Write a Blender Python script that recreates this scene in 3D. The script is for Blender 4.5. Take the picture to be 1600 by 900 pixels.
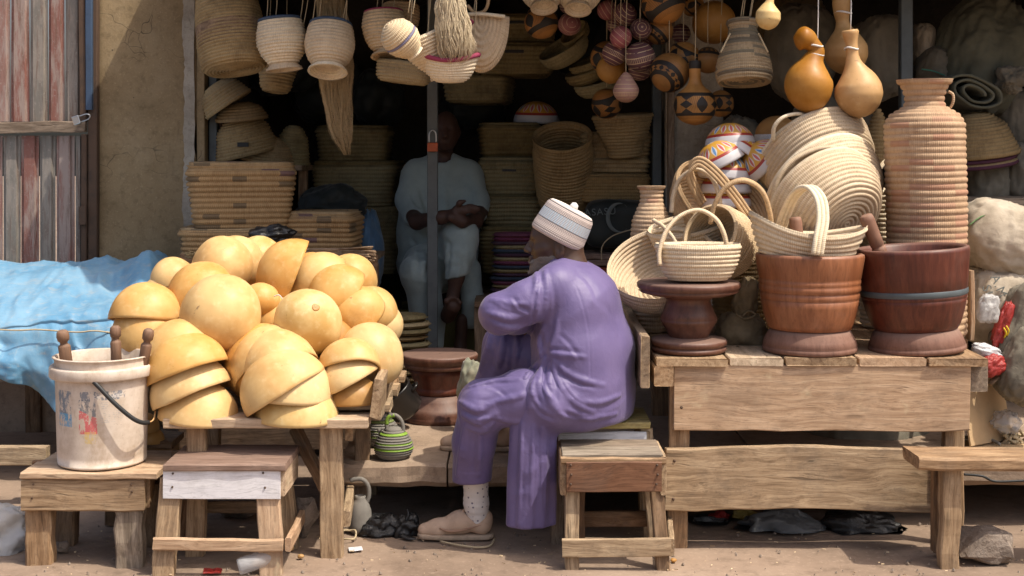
import bpy, bmesh, math, random
import numpy as np
from mathutils import Vector, Matrix
random.seed(7); RNG = np.random.default_rng(7)
scene = bpy.context.scene
for o in list(bpy.data.objects): bpy.data.objects.remove(o)
# ---------------------------------------------------------------- camera, light
F, H, VH, UC = 2100.0, 1.5, 240.0, 800.0          # focal length in photo pixels, eye height, horizon row, centre column
cam_d = bpy.data.cameras.new('camera'); cam = bpy.data.objects.new('camera', cam_d)
scene.collection.objects.link(cam); scene.camera = cam
cam.location = (0, 0, H); cam.rotation_euler = (math.pi/2, 0, 0)
cam_d.sensor_width = 36; cam_d.lens = F/1600*36; cam_d.shift_y = -(450-VH)/1600
cam_d.clip_end = 500
world = bpy.data.worlds.new('World'); scene.world = world; world.use_nodes = True
SUN = Vector((0.50, -0.27, 1.0)).normalized()
wn = world.node_tree.nodes; wl = world.node_tree.links
sky = wn.new('ShaderNodeTexSky'); sky.sky_type = 'NISHITA'; sky.sun_disc = False
sky.sun_elevation = math.asin(SUN.z); sky.sun_rotation = math.atan2(SUN.x, SUN.y)
sky.dust_density = 6.0; sky.air_density = 1.0
wn['Background'].inputs['Strength'].default_value = 0.15
wl.new(sky.outputs[0], wn['Background'].inputs['Color'])
sd = bpy.data.lights.new('sun', 'SUN'); sun = bpy.data.objects.new('sun', sd); scene.collection.objects.link(sun)
sd.energy = 3.5; sd.angle = math.radians(0.7); sd.color = (1.0, 0.92, 0.78)
sun.rotation_euler = SUN.to_track_quat('Z', 'Y').to_euler(); sun.location = (3, -2, 8)
scene.view_settings.view_transform = 'Standard'; scene.view_settings.look = 'None'
scene.view_settings.gamma = 1; scene.view_settings.use_curve_mapping = False
scene.view_settings.exposure = 0.36
# ---------------------------------------------------------------- helpers: pixels, noise, meshes
def P(u, v, d): return Vector(((u-UC)*d/F, d, H-(v-VH)*d/F))
def M(px, d): return px*d/F
def A(right, up, toward): return Vector((right, -toward, up)).normalized()
def G(u, d, z): return Vector(((u-UC)*d/F, d, z))
def _h(i, j, k):
    n = (i*374761393 + j*668265263 + k*2147483647 + 1274126177) & 0xffffffff
    n = ((n ^ (n >> 13))*1274126177) & 0xffffffff
    return ((n ^ (n >> 16)) & 0xffff)/32767.5 - 1.0
def vn(p):
    p = np.asarray(p, dtype=np.float64); i = np.floor(p).astype(np.int64); f = p-i; f = f*f*(3-2*f)
    r = 0
    for a in (0, 1):
        for b in (0, 1):
            for c in (0, 1):
                w = (f[..., 0] if a else 1-f[..., 0])*(f[..., 1] if b else 1-f[..., 1])*(f[..., 2] if c else 1-f[..., 2])
                r = r + w*_h(i[..., 0]+a, i[..., 1]+b, i[..., 2]+c)
    return r
def fbm(p, o=3):
    p = np.asarray(p, dtype=np.float64); r = 0; a = 1.0
    for k in range(o): r = r + a*vn(p*(2.03**k)+17.3*k); a *= .5
    return r
def ridge(p): return 1-2*np.abs(vn(p))
class MB:
    """collects quad grids and polygons into one mesh"""
    def __init__(s): s.v = []; s.n = 0; s.f = []; s.uv = []
    def grid(s, V, wrap=True, U=None, W=None, cap0=False, cap1=False, flip=False):
        V = np.asarray(V, float); m, n = V.shape[:2]; nn = n if wrap else n-1
        if U is None: U = np.broadcast_to(np.arange(nn+1)/nn, (m, nn+1))
        if W is None: W = np.broadcast_to((np.arange(m)/max(1, m-1))[:, None], (m, nn+1))
        b = s.n; s.v.append(V.reshape(-1, 3)); s.n += m*n
        i = np.arange(m-1)[:, None]; j = np.arange(nn)[None, :]; j2 = (j+1) % n
        q = np.stack([b+i*n+j, b+i*n+j2, b+(i+1)*n+j2, b+(i+1)*n+j], -1).reshape(-1, 4)
        t = np.stack([np.stack([U[:-1, :-1], W[:-1, :-1]], -1), np.stack([U[:-1, 1:], W[:-1, 1:]], -1),
                      np.stack([U[1:, 1:], W[1:, 1:]], -1), np.stack([U[1:, :-1], W[1:, :-1]], -1)], -2).reshape(-1, 4, 2)
        if flip: q = q[:, ::-1]; t = t[:, ::-1]
        s.f.extend(q.tolist()); s.uv.append(t.reshape(-1, 2))
        for c, row in ((cap0, 0), (cap1, m-1)):
            if c:
                p = [b+row*n+k for k in range(n)]
                if (row == 0) != flip: p = p[::-1]
                s.f.append(p); s.uv.append(np.zeros((n, 2)))
    def poly(s, vs, faces):
        b = s.n; vs = np.asarray([tuple(x) for x in vs], float); s.v.append(vs); s.n += len(vs)
        for f in faces: s.f.append([b+k for k in f]); s.uv.append(np.zeros((len(f), 2)))
    def mesh(s, name, mat, smooth=True):
        me = bpy.data.meshes.new(name); V = np.concatenate(s.v)
        me.from_pydata(V.tolist(), [], s.f)
        uv = me.uv_layers.new(name='UVMap'); uv.data.foreach_set('uv', np.concatenate(s.uv).astype(np.float32).ravel())
        if smooth: me.polygons.foreach_set('use_smooth', np.ones(len(me.polygons), bool))
        me.materials.append(mat); me.update(); return me
    def build(s, name, mat, parent=None, W=None, smooth=True):
        return place(name, s.mesh(name, mat, smooth), parent, W)
WM = {}
def place(name, me, parent=None, W=None):
    o = bpy.data.objects.new(name, me); scene.collection.objects.link(o)
    W = W if W is not None else Matrix()
    if parent is not None: o.parent = parent; o.matrix_basis = WM[parent.name].inverted() @ W
    else: o.matrix_basis = W
    WM[o.name] = W; return o
def tag(o, label, cat, group=None, kind=None):
    if kind: o['kind'] = kind
    if label: o['label'] = label
    if cat: o['category'] = cat
    if group: o['group'] = group
    return o
def thing(name, label, cat, loc, group=None):
    o = bpy.data.objects.new(name, None); scene.collection.objects.link(o); o.empty_display_size = .05
    W = Matrix.Translation(Vector(loc)); o.matrix_basis = W; WM[o.name] = W
    return tag(o, label, cat, group)
def T(loc): return Matrix.Translation(Vector(loc))
def frame(loc, z, roll=0.0, xhint=(1, 0, 0)):
    z = Vector(z).normalized(); x = Vector(xhint); x = x - z*x.dot(z)
    if x.length < 1e-3: x = Vector((0, 1, 0)) - z*z.y
    x.normalize(); y = z.cross(x)
    R = Matrix((x, y, z)).transposed().to_4x4()
    return T(loc) @ R @ Matrix.Rotation(roll, 4, 'Z')
def crm(pts, n):
    p = np.array([tuple(x) for x in pts], float); p = np.vstack([2*p[0]-p[1], p, 2*p[-1]-p[-2]]); out = []
    m = len(p)-3
    for s in np.linspace(0, m-1e-6, n):
        i = int(s); t = s-i; a, b, c, d = p[i:i+4]
        out.append(.5*((2*b)+(c-a)*t+(2*a-5*b+4*c-d)*t*t+(3*b-a-3*c+d)*t**3))
    return np.array(out)
def tube(mb, pts, r, n=24, sides=8, smooth=True, flat=1.0, up=(0, 0, 1), stitch=0.008, voff=0.0, caps=True):
    pts = crm(pts, n) if smooth else np.array([tuple(x) for x in pts], float); n = len(pts)
    r = np.broadcast_to(np.interp(np.linspace(0, 1, n), np.linspace(0, 1, len(np.atleast_1d(r))), np.atleast_1d(r)), (n,))
    t = np.gradient(pts, axis=0); t /= np.linalg.norm(t, axis=1)[:, None]+1e-9
    up = np.array(up, float); V = np.zeros((n, sides, 3)); prev = None
    for i in range(n):
        a = (up - t[i]*up.dot(t[i])) if prev is None else (prev - t[i]*prev.dot(t[i]))
        if np.linalg.norm(a) < 1e-4: a = np.cross(t[i], (0.3, 0.8, 0.1))
        a /= np.linalg.norm(a); prev = a; b = np.cross(t[i], a)
        th = np.arange(sides)/sides*2*math.pi
        V[i] = pts[i] + r[i]*(np.cos(th)[:, None]*a*flat + np.sin(th)[:, None]*b)
    L = np.concatenate([[0], np.cumsum(np.linalg.norm(np.diff(pts, axis=0), axis=1))])/stitch
    U = np.broadcast_to(L[:, None], (n, sides+1)); W = np.broadcast_to(np.arange(sides+1)/sides*.98+voff, (n, sides+1))
    mb.grid(V, True, U, W, caps, caps, flip=True)
def lathe(mb, prof, segs=48, sect=(1, 1, 2), wob=0.0, seed=0, warp=None, ustitch=None, vs=None, half=None):
    """profile [(r,z)...] revolved about Z; sect = (x scale, y scale, superellipse exponent)"""
    prof = np.array([(max(p[0], .0006), p[1]) for p in prof]); m = len(prof)
    th = np.arange(segs)/segs*2*math.pi; a, b, e = sect
    c, s_ = np.cos(th), np.sin(th)
    q = (np.abs(c)**e+np.abs(s_)**e)**(-1/e)
    X = prof[:, 0][:, None]*(c*q*a)[None]; Y = prof[:, 0][:, None]*(s_*q*b)[None]; Z = np.broadcast_to(prof[:, 1][:, None], (m, segs))
    V = np.stack([X, Y, Z], -1)
    if wob:
        R = prof[:, 0].max()
        k = 1+wob*fbm(V/R*1.1+seed*3.7, 2); V = np.stack([V[..., 0]*k, V[..., 1]*k, V[..., 2]+wob*R*.6*vn(V/R*1.3+seed+9)], -1)
    if warp is not None: V = warp(V)
    U = np.broadcast_to((np.arange(segs+1)/segs*(ustitch or 1))[None], (m, segs+1))
    if vs is None: vs = np.arange(m)/max(1, m-1)
    W = np.broadcast_to(np.asarray(vs, float)[:, None], (m, segs+1))
    mb.grid(V, True, U, W)
def coilprof(pts, w, k=4, th=None, double=True, seed=1):
    rg = random.Random(seed); th = th or w*.8
    p = np.array(pts, float); L = np.concatenate([[0], np.cumsum(np.linalg.norm(np.diff(p, axis=0), axis=1))])
    n = max(2, int(round(L[-1]/w))); ss = np.linspace(0, L[-1], n*k+1)
    r = np.interp(ss, L, p[:, 0]); z = np.interp(ss, L, p[:, 1])
    ker = max(1, k*2)                                            # soften the corners of the profile
    def sm(x):
        xp = np.concatenate([2*x[0]-x[ker:0:-1], x, 2*x[-1]-x[-2:-ker-2:-1]]); kk = np.hanning(ker+3)[1:-1]; kk /= kk.sum()
        y = np.convolve(xp, kk, 'same')[ker:ker+len(x)]; y[0] = x[0]; y[-1] = x[-1]; return y
    r, z = sm(r), sm(z)
    tr, tz = np.gradient(r), np.gradient(z); l = np.hypot(tr, tz)+1e-9; nr, nz = tz/l, -tr/l
    fr = np.arange(n*k+1)/k; ph = fr-np.floor(fr); am = np.array([1+rg.uniform(-.22, .22) for _ in range(n+1)])[np.minimum(np.floor(fr).astype(int), n)]
    off = th*(.04+.58*am*np.sin(math.pi*ph)**.62)
    out = list(zip(r+nr*off, z+nz*off)); vs = list(fr)
    if double:
        tip = (r[-1]+tr[-1]/l[-1]*th*.45, z[-1]+tz[-1]/l[-1]*th*.45); out.append(tip); vs.append(fr[-1]+.1)
        out += list(zip(r-nr*off, z-nz*off))[::-1]; vs += list(fr+50)[::-1]
    return out, vs, n
def coil(mb, pts, w=.016, segs=56, k=4, th=None, double=True, sect=(1, 1, 2), warp=None, wob=.012, seed=1, stitch=.0085):
    pr, vs, n = coilprof(pts, w, k, th, double, seed); R = max(p[0] for p in pts)
    lathe(mb, pr, segs, sect, wob, seed, warp, ustitch=max(12, round(2*math.pi*R/stitch)), vs=vs); return n
def board(name, p0, p1, w, t, mat, parent=None, wd=(0, 0, 1), jit=.002, n=5, seed=0, taper=1.0, bev=.004, bow=0.0):
    """a plank or beam from p0 to p1; w along wd, t across; its local X runs along the grain"""
    p0, p1 = Vector(p0), Vector(p1); x = (p1-p0); L = x.length; x.normalize()
    y = Vector(wd); y = (y-x*y.dot(x)).normalized(); z = x.cross(y)
    W = T((p0+p1)/2) @ Matrix((x, y, z)).transposed().to_4x4()
    rg = random.Random(seed*13+int(L*1e4)); hw, ht = w/2, t/2; b = min(bev, hw*.4, ht*.4)
    sec = [(-hw+b, -ht), (hw-b, -ht), (hw, -ht+b), (hw, ht-b), (hw-b, ht), (-hw+b, ht), (-hw, ht-b), (-hw, -ht+b)]
    V = []
    for i in range(n):
        s = i/(n-1); k = 1+(taper-1)*s; dy = rg.uniform(-jit, jit)+bow*(1-(2*s-1)**2); dz = rg.uniform(-jit, jit)*.5
        e = 1.0 if 0 < i < n-1 else .985
        V.append([((s-.5)*L+(rg.uniform(-jit, jit) if i in (0, n-1) else 0), a*k*e+dy+rg.uniform(-jit, jit)*.4, c*k*e+dz) for a, c in sec])
    mb = MB(); mb.grid(V, True, None, None, True, True)
    return mb.build(name, mat, parent, W, smooth=False)
def blob(mb, c, rad, rot=None, amp=.12, freq=1.6, wr=.05, wf=4.0, seed=0, nu=56, nv=36, box=2.0, stretch=(1, 1, .5), floor=None, warp=None):
    th = np.arange(nu)/nu*2*math.pi; ph = np.linspace(.02, math.pi-.02, nv)
    D = np.stack([np.sin(ph)[:, None]*np.cos(th)[None], np.sin(ph)[:, None]*np.sin(th)[None], np.broadcast_to(np.cos(ph)[:, None], (nv, nu))], -1)
    q = (np.abs(D)**box).sum(-1)**(-1/box)
    r = q*(1+amp*fbm(D*freq+seed*5.1, 2)+wr*ridge(D*wf*np.array(stretch)+seed*2.7+.6*fbm(D*2+seed, 2)[..., None])+wr*.4*ridge(D*wf*2.3+seed))
    V = D*r[..., None]*np.array(rad)
    if warp is not None: V = warp(V)
    if rot is not None: V = V @ np.array(rot.to_3x3().transposed())
    V = V+np.array(tuple(c))
    if floor is not None: V[..., 2] = np.maximum(V[..., 2], floor)
    mb.grid(V, True, flip=True)
# ---------------------------------------------------------------- implicit surfaces (bodies and cloth)
def surfnet(f, lo, hi, h, bs=8):
    lo = np.array(lo, float); n = np.ceil((np.array(hi)-lo)/h/bs).astype(int)*bs+1
    Fv = np.full(n, 1.0, np.float32); nb = (n-1)//bs
    C = np.stack(np.meshgrid(*[np.arange(x) for x in nb], indexing='ij'), -1).reshape(-1, 3)
    cc = lo+(C+.5)*bs*h; fv = f(cc); keep = C[np.abs(fv) < bs*h*1.25]
    g = np.stack(np.meshgrid(*[np.arange(bs+1)]*3, indexing='ij'), -1).reshape(-1, 3)
    far = C[fv <= -bs*h*1.25]
    for c in far: Fv[c[0]*bs:c[0]*bs+bs+1, c[1]*bs:c[1]*bs+bs+1, c[2]*bs:c[2]*bs+bs+1] = -1
    for s in range(0, len(keep), 400):
        K = keep[s:s+400]; idx = (K[:, None]*bs+g[None]).reshape(-1, 3)
        Fv[idx[:, 0], idx[:, 1], idx[:, 2]] = f(lo+idx*h)
    S = Fv < 0; c8 = [S[a:n[0]-1+a, b:n[1]-1+b, c:n[2]-1+c] for a in (0, 1) for b in (0, 1) for c in (0, 1)]
    sm = sum(x.astype(np.int8) for x in c8); act = (sm > 0) & (sm < 8); ids = np.full(act.shape, -1, np.int64)
    ai = np.argwhere(act); ids[act] = np.arange(len(ai))
    acc = np.zeros((len(ai), 3)); cnt = np.zeros(len(ai))
    offs = [(a, b, c) for a in (0, 1) for b in (0, 1) for c in (0, 1)]
    for p in offs:
        for ax in range(3):
            if p[ax]: continue
            q = list(p); q[ax] = 1
            fa = Fv[ai[:, 0]+p[0], ai[:, 1]+p[1], ai[:, 2]+p[2]]; fb = Fv[ai[:, 0]+q[0], ai[:, 1]+q[1], ai[:, 2]+q[2]]
            m = (fa < 0) != (fb < 0); t = np.where(m, fa/(fa-fb+1e-12), 0)
            v = np.array(p, float)[None].repeat(len(ai), 0); v[:, ax] += t
            acc += v*m[:, None]; cnt += m
    V = lo+(ai+acc/cnt[:, None])*h; faces = []
    for ax in range(3):
        o1, o2 = (ax+1) % 3, (ax+2) % 3; sl = [slice(1, -1)]*3; sl[ax] = slice(0, -1)
        A0 = S[tuple(sl)]; sl2 = list(sl); sl2[ax] = slice(1, None); B0 = S[tuple(sl2)]
        e = np.argwhere(A0 != B0); ins = A0[A0 != B0]; e = e+1; e[:, ax] -= 1
        def cid(d1, d2):
            k = e.copy(); k[:, o1] += d1; k[:, o2] += d2; return ids[k[:, 0], k[:, 1], k[:, 2]]
        q = np.stack([cid(-1, -1), cid(0, -1), cid(0, 0), cid(-1, 0)], -1)
        q[~ins] = q[~ins][:, ::-1]; faces.append(q)
    return V, np.concatenate(faces)
def cone(p, a, b, ra, rb):
    a = np.array(tuple(a)); b = np.array(tuple(b)); ba = b-a
    t = np.clip(((p-a)@ba)/(ba@ba+1e-12), 0, 1)
    return np.linalg.norm(p-a-t[:, None]*ba, axis=1)-(ra+(rb-ra)*t)
def smin(a, b, k):
    h = np.maximum(k-np.abs(a-b), 0)/k; return np.minimum(a, b)-h*h*k*.25
def smax(a, b, k): return -smin(-a, -b, k)
def ell(p, c, r, R=None):
    q = p-np.array(tuple(c))
    if R is not None: q = q@R
    q = q/np.array(r); l = np.linalg.norm(q, axis=1); return (l-1)*min(r)
def chain(p, pts, k=.03):
    """pts: list of (Vector, radius) joined by smooth cones"""
    f = None
    for (a, ra), (b, rb) in zip(pts[:-1], pts[1:]):
        g = cone(p, a, b, ra, rb); f = g if f is None else smin(f, g, k)
    return f
def normals(V, Q):
    n = np.cross(V[Q[:, 2]]-V[Q[:, 0]], V[Q[:, 3]]-V[Q[:, 1]]); N = np.zeros_like(V)
    for k in range(4): np.add.at(N, Q[:, k], n)
    return N/(np.linalg.norm(N, axis=1)[:, None]+1e-12)
def relax(V, Q, it=2):
    for _ in range(it):
        S = np.zeros_like(V); c = np.zeros(len(V))
        for a in range(4):
            for b in ((a+1) % 4, (a-1) % 4):
                np.add.at(S, Q[:, a], V[Q[:, b]]); np.add.at(c, Q[:, a], 1)
        V = V*.4+.6*S/c[:, None]
    return V
def soft(name, f, lo, hi, h, mat, parent=None, post=None, it=2, W0=None):
    V, Q = surfnet(f, lo, hi, h); V = relax(V, Q, it)
    if post is not None: V = post(V, normals(V, Q))
    O = WM[parent.name].translation if parent is not None else Vector((0, 0, 0))
    me = bpy.data.meshes.new(name); me.from_pydata((V-np.array(tuple(O))).tolist(), [], Q.tolist())
    me.polygons.foreach_set('use_smooth', np.ones(len(me.polygons), bool)); me.materials.append(mat); me.update()
    return place(name, me, parent, T(O))
# ---------------------------------------------------------------- materials
class NT:
    def __init__(s, name):
        s.m = bpy.data.materials.new(name); s.m.use_nodes = True; s.t = s.m.node_tree; s.b = s.t.nodes['Principled BSDF']
    def n(s, typ, ins=None, **kw):
        nd = s.t.nodes.new('ShaderNode'+typ)
        for k, v in kw.items(): setattr(nd, k, v)
        for k, v in (ins or {}).items(): s.set(nd.inputs[k], v)
        return nd
    def set(s, sock, v):
        if isinstance(v, bpy.types.NodeSocket): s.t.links.new(v, sock)
        else:
            if isinstance(v, tuple) and len(v) == 3 and sock.type == 'RGBA': v = (*v, 1)
            sock.default_value = v
    def math(s, op, a, b=0.0, c=None):
        ins = {0: a, 1: b}
        if c is not None: ins[2] = c
        return s.n('Math', ins, operation=op).outputs[0]
    def noise(s, vec, scale, detail=4, rough=.55, dist=0.0):
        return s.n('TexNoise', {'Vector': vec, 'Scale': scale, 'Detail': detail, 'Roughness': rough, 'Distortion': dist}).outputs['Fac']
    def ramp(s, fac, stops):
        r = s.n('ValToRGB', {'Fac': fac}); e = r.color_ramp.elements
        while len(e) < len(stops): e.new(.5)
        for el, (p, c) in zip(e, stops): el.position = p; el.color = (*c, 1) if len(c) == 3 else c
        return r.outputs['Color']
    def sm(s, x, a, b): return s.n('MapRange', {'Value': x, 'From Min': a, 'From Max': b}, interpolation_type='SMOOTHSTEP').outputs['Result']
    def mix(s, f, a, b, mode='MIX'):
        nd = s.n('Mix', data_type='RGBA', blend_type=mode); s.set(nd.inputs[0], f); s.set(nd.inputs[6], a); s.set(nd.inputs[7], b); return nd.outputs[2]
    def obj(s, rnd=True):
        c = s.n('TexCoord').outputs['Object']
        if not rnd: return c
        r = s.n('ObjectInfo').outputs['Random']
        return s.n('VectorMath', {0: c, 1: s.n('CombineXYZ', {0: s.math('MULTIPLY', r, 37.), 1: s.math('MULTIPLY', r, 91.), 2: s.math('MULTIPLY', r, 53.)}).outputs[0]}, operation='ADD').outputs[0]
    def scl(s, v, x, y, z): return s.n('VectorMath', {0: v, 1: (x, y, z)}, operation='MULTIPLY').outputs[0]
    def rnd(s): return s.n('ObjectInfo').outputs['Random']
    def uv(s):
        x = s.n('SeparateXYZ', {0: s.n('UVMap').outputs[0]}); return x.outputs[0], x.outputs[1]
    def bump(s, h, strength=.3, dist=.01, prev=None):
        ins = {'Height': h, 'Strength': strength, 'Distance': dist}
        if prev is not None: ins['Normal'] = prev
        return s.n('Bump', ins).outputs['Normal']
    def fin(s, col, rough=.7, normal=None, spec=.35, **kw):
        s.set(s.b.inputs['Base Color'], col); s.set(s.b.inputs['Roughness'], rough); s.set(s.b.inputs['Specular IOR Level'], spec)
        if normal is not None: s.set(s.b.inputs['Normal'], normal)
        for k, v in kw.items(): s.set(s.b.inputs[k.replace('_', ' ')], v)
        return s.m
def tint(N, col, amt=.14):
    r = N.rnd(); v = N.math('MULTIPLY_ADD', r, 2*amt, 1-amt)
    return N.n('HueSaturation', {'Hue': N.math('MULTIPLY_ADD', r, .014, .493), 'Saturation': N.math('MULTIPLY_ADD', r, -.25, 1.12), 'Value': v, 'Color': col}).outputs[0]
def straw(name, a=(.60, .47, .30), b=(.38, .27, .155), dye=None, frac=.0, bands=(), rough=.75, block=7.0, soil=.5):
    N = NT(name); U, V = N.uv(); o = N.obj()
    fu = N.math('FLOOR', U); fv = N.math('FLOOR', V)
    w1 = N.n('TexWhiteNoise', {'Vector': N.n('CombineXYZ', {0: fu, 1: fv, 2: N.rnd()}).outputs[0]}, noise_dimensions='3D').outputs['Value']
    w2 = N.n('TexWhiteNoise', {'Vector': N.n('CombineXYZ', {0: fv, 1: 3.3, 2: N.rnd()}).outputs[0]}, noise_dimensions='3D').outputs['Value']
    big = N.noise(o, 9, 4, .6)
    f = N.math('ADD', N.math('MULTIPLY', N.math('POWER', w1, 2.6), .30), N.math('MULTIPLY', w2, .20))
    f = N.math('ADD', f, N.math('MULTIPLY', N.sm(big, .42, .75), soil))
    col = N.mix(N.math('MINIMUM', f, 1.0), a, b)
    gap = N.math('GREATER_THAN', N.math('ADD', N.math('FRACT', U), N.math('MULTIPLY', w1, .10)), .93)
    speck = N.math('GREATER_THAN', N.noise(o, 190, 1), .70)
    col = N.mix(N.math('MULTIPLY', N.math('MAXIMUM', N.math('MULTIPLY', gap, .6), speck), .5), col, tuple(x*.30 for x in b))
    if dye:
        bl = N.n('TexWhiteNoise', {'Vector': N.n('CombineXYZ', {0: N.math('FLOOR', N.math('MULTIPLY', U, 1/block)), 1: fv, 2: 0.0}).outputs[0]}, noise_dimensions='3D')
        m = N.math('LESS_THAN', bl.outputs['Value'], frac); dc = N.mix(N.math('GREATER_THAN', w2, .5), dye[0], dye[-1])
        col = N.mix(N.math('MULTIPLY', m, .8), col, dc)
    for v0, v1, c in bands:
        m = N.math('MULTIPLY', N.math('GREATER_THAN', V, v0), N.math('LESS_THAN', V, v1)); col = N.mix(N.math('MULTIPLY', m, .85), col, c)
    col = tint(N, col)
    st = N.math('SINE', N.math('MULTIPLY', U, 6.2832)); fib = N.noise(N.scl(o, 60, 60, 300), 1.2, 3)
    nm = N.bump(N.math('ADD', st, N.math('MULTIPLY', fib, 1.2)), .3, .0014)
    return N.fin(col, rough, nm, .25)
def wood(name, c0, c1, c2, rough=.72, grain=1.0, dirt=(.10, .08, .065), dirtamt=.45, spec=.25, bmp=.35, cracks=.5):
    N = NT(name); o = N.obj()
    wv = N.noise(N.scl(o, 1.3, 5, 5), 2.0, 2)
    ow = N.n('VectorMath', {0: o, 1: N.n('CombineXYZ', {0: 0.0, 1: N.math('MULTIPLY', wv, .10), 2: N.math('MULTIPLY', wv, .07)}).outputs[0]}, operation='ADD').outputs[0]
    g1 = N.noise(N.scl(ow, 2.2*grain, 34*grain, 34*grain), 1.6, 5, .65); g2 = N.noise(N.scl(ow, 7, 170, 170), 1.5, 3, .6)
    col = N.ramp(g1, [(.32, c0), (.5, c1), (.66, c2)])
    col = N.mix(N.math('MULTIPLY', N.sm(g2, .48, .70), .45), col, tuple(x*.42 for x in c0))
    stn = N.sm(N.noise(N.scl(o, 3, 9, 9), 1.7, 5, .7, .6), .52, .68); col = N.mix(N.math('MULTIPLY', stn, dirtamt*.95), col, tuple(x*.50 for x in c0))
    kn = N.n('TexVoronoi', {'Vector': N.scl(ow, 2.6, 7, 7), 'Scale': 1.0}).outputs['Distance']; col = N.mix(N.math('MULTIPLY', N.sm(kn, .13, .05), cracks), col, tuple(x*.35 for x in c0))
    crk = N.sm(N.noise(N.scl(ow, 2.6, 60, 60), 1.0, 2, .5), .66, .73); col = N.mix(N.math('MULTIPLY', crk, cracks), col, (.035, .025, .018))
    d = N.sm(N.noise(o, 6, 6, .72), .46, .70); col = N.mix(N.math('MULTIPLY', d, dirtamt), col, dirt)
    gr = N.sm(N.noise(o, 85, 4, .7), .55, .72); col = N.mix(N.math('MULTIPLY', gr, dirtamt*.7), col, tuple(x*.8 for x in dirt))
    pale = N.sm(N.noise(o, 11, 4, .6), .58, .8); col = N.mix(N.math('MULTIPLY', pale, .35), col, tuple(min(.7, x*1.45) for x in c2))
    col = tint(N, col, .10)
    h = N.math('SUBTRACT', N.math('ADD', N.math('MULTIPLY', g1, .6), N.math('MULTIPLY', g2, .5)), N.math('MULTIPLY', crk, .9))
    return N.fin(col, rough, N.bump(h, bmp, .004), spec)
def turned(name, c0, c1, c2, rough=.42, dust=(.30, .21, .17), dustamt=.38):
    """lacquered turned hardwood with dust"""
    N = NT(name); o = N.obj()
    g1 = N.noise(N.scl(o, 20, 20, 2.4), 1.6, 5, .6, .6); g2 = N.noise(N.scl(o, 110, 110, 9), 1.3, 3)
    col = N.ramp(g1, [(.3, c0), (.52, c1), (.74, c2)])
    col = N.mix(N.math('MULTIPLY', N.sm(g2, .5, .75), .35), col, tuple(x*.4 for x in c0))
    nz = N.n('SeparateXYZ', {0: N.n('NewGeometry').outputs['Normal']}).outputs[2]
    d = N.math('ADD', N.math('MULTIPLY', N.sm(nz, .25, .9), .75), N.math('MULTIPLY', N.sm(N.noise(o, 8, 5, .65), .5, .8), .35))
    d = N.math('MINIMUM', N.math('MULTIPLY', d, dustamt), 1.0); col = N.mix(d, col, dust)
    r = N.math('MULTIPLY_ADD', d, .45, rough)
    return N.fin(col, r, N.bump(N.math('ADD', g1, N.math('MULTIPLY', g2, .4)), .18, .003), .45)
def calabash(name, a=(.66, .43, .175), b=(.54, .305, .10), pale=(.77, .58, .32)):
    N = NT(name); o = N.obj()
    n1 = N.noise(o, 6, 4, .6); n2 = N.noise(o, 30, 4, .6)
    col = N.mix(N.sm(n1, .35, .7), a, b); col = N.mix(N.math('MULTIPLY', N.sm(n2, .5, .8), .45), col, pale)
    sp = N.sm(N.n('TexVoronoi', {'Vector': o, 'Scale': 45.}).outputs['Distance'], .10, .05)
    spn = N.math('MULTIPLY', sp, N.sm(N.noise(o, 14, 2), .56, .66)); col = N.mix(N.math('MULTIPLY', spn, .7), col, (.14, .065, .025))
    sc = N.sm(N.noise(N.scl(o, 1, 1, 3.5), 24, 5, .75, 1.5), .70, .76); col = N.mix(N.math('MULTIPLY', sc, .5), col, (.30, .15, .055))
    st = N.sm(N.noise(o, 4.2, 6, .72), .56, .74); col = N.mix(N.math('MULTIPLY', st, .48), col, (.36, .19, .065))
    fr = N.sm(N.noise(o, 120, 3, .6), .66, .74); col = N.mix(N.math('MULTIPLY', fr, .35), col, (.26, .13, .05))
    br = N.math('MULTIPLY', N.sm(N.noise(o, 17, 5, .75, .8), .66, .71), .75); col = N.mix(br, col, (.25, .135, .065))
    col = tint(N, col, .07)
    return N.fin(col, N.math('MULTIPLY_ADD', n2, .3, .34), N.bump(N.math('ADD', n2, N.math('MULTIPLY', n1, 2.0)), .12, .004), .35)
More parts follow.
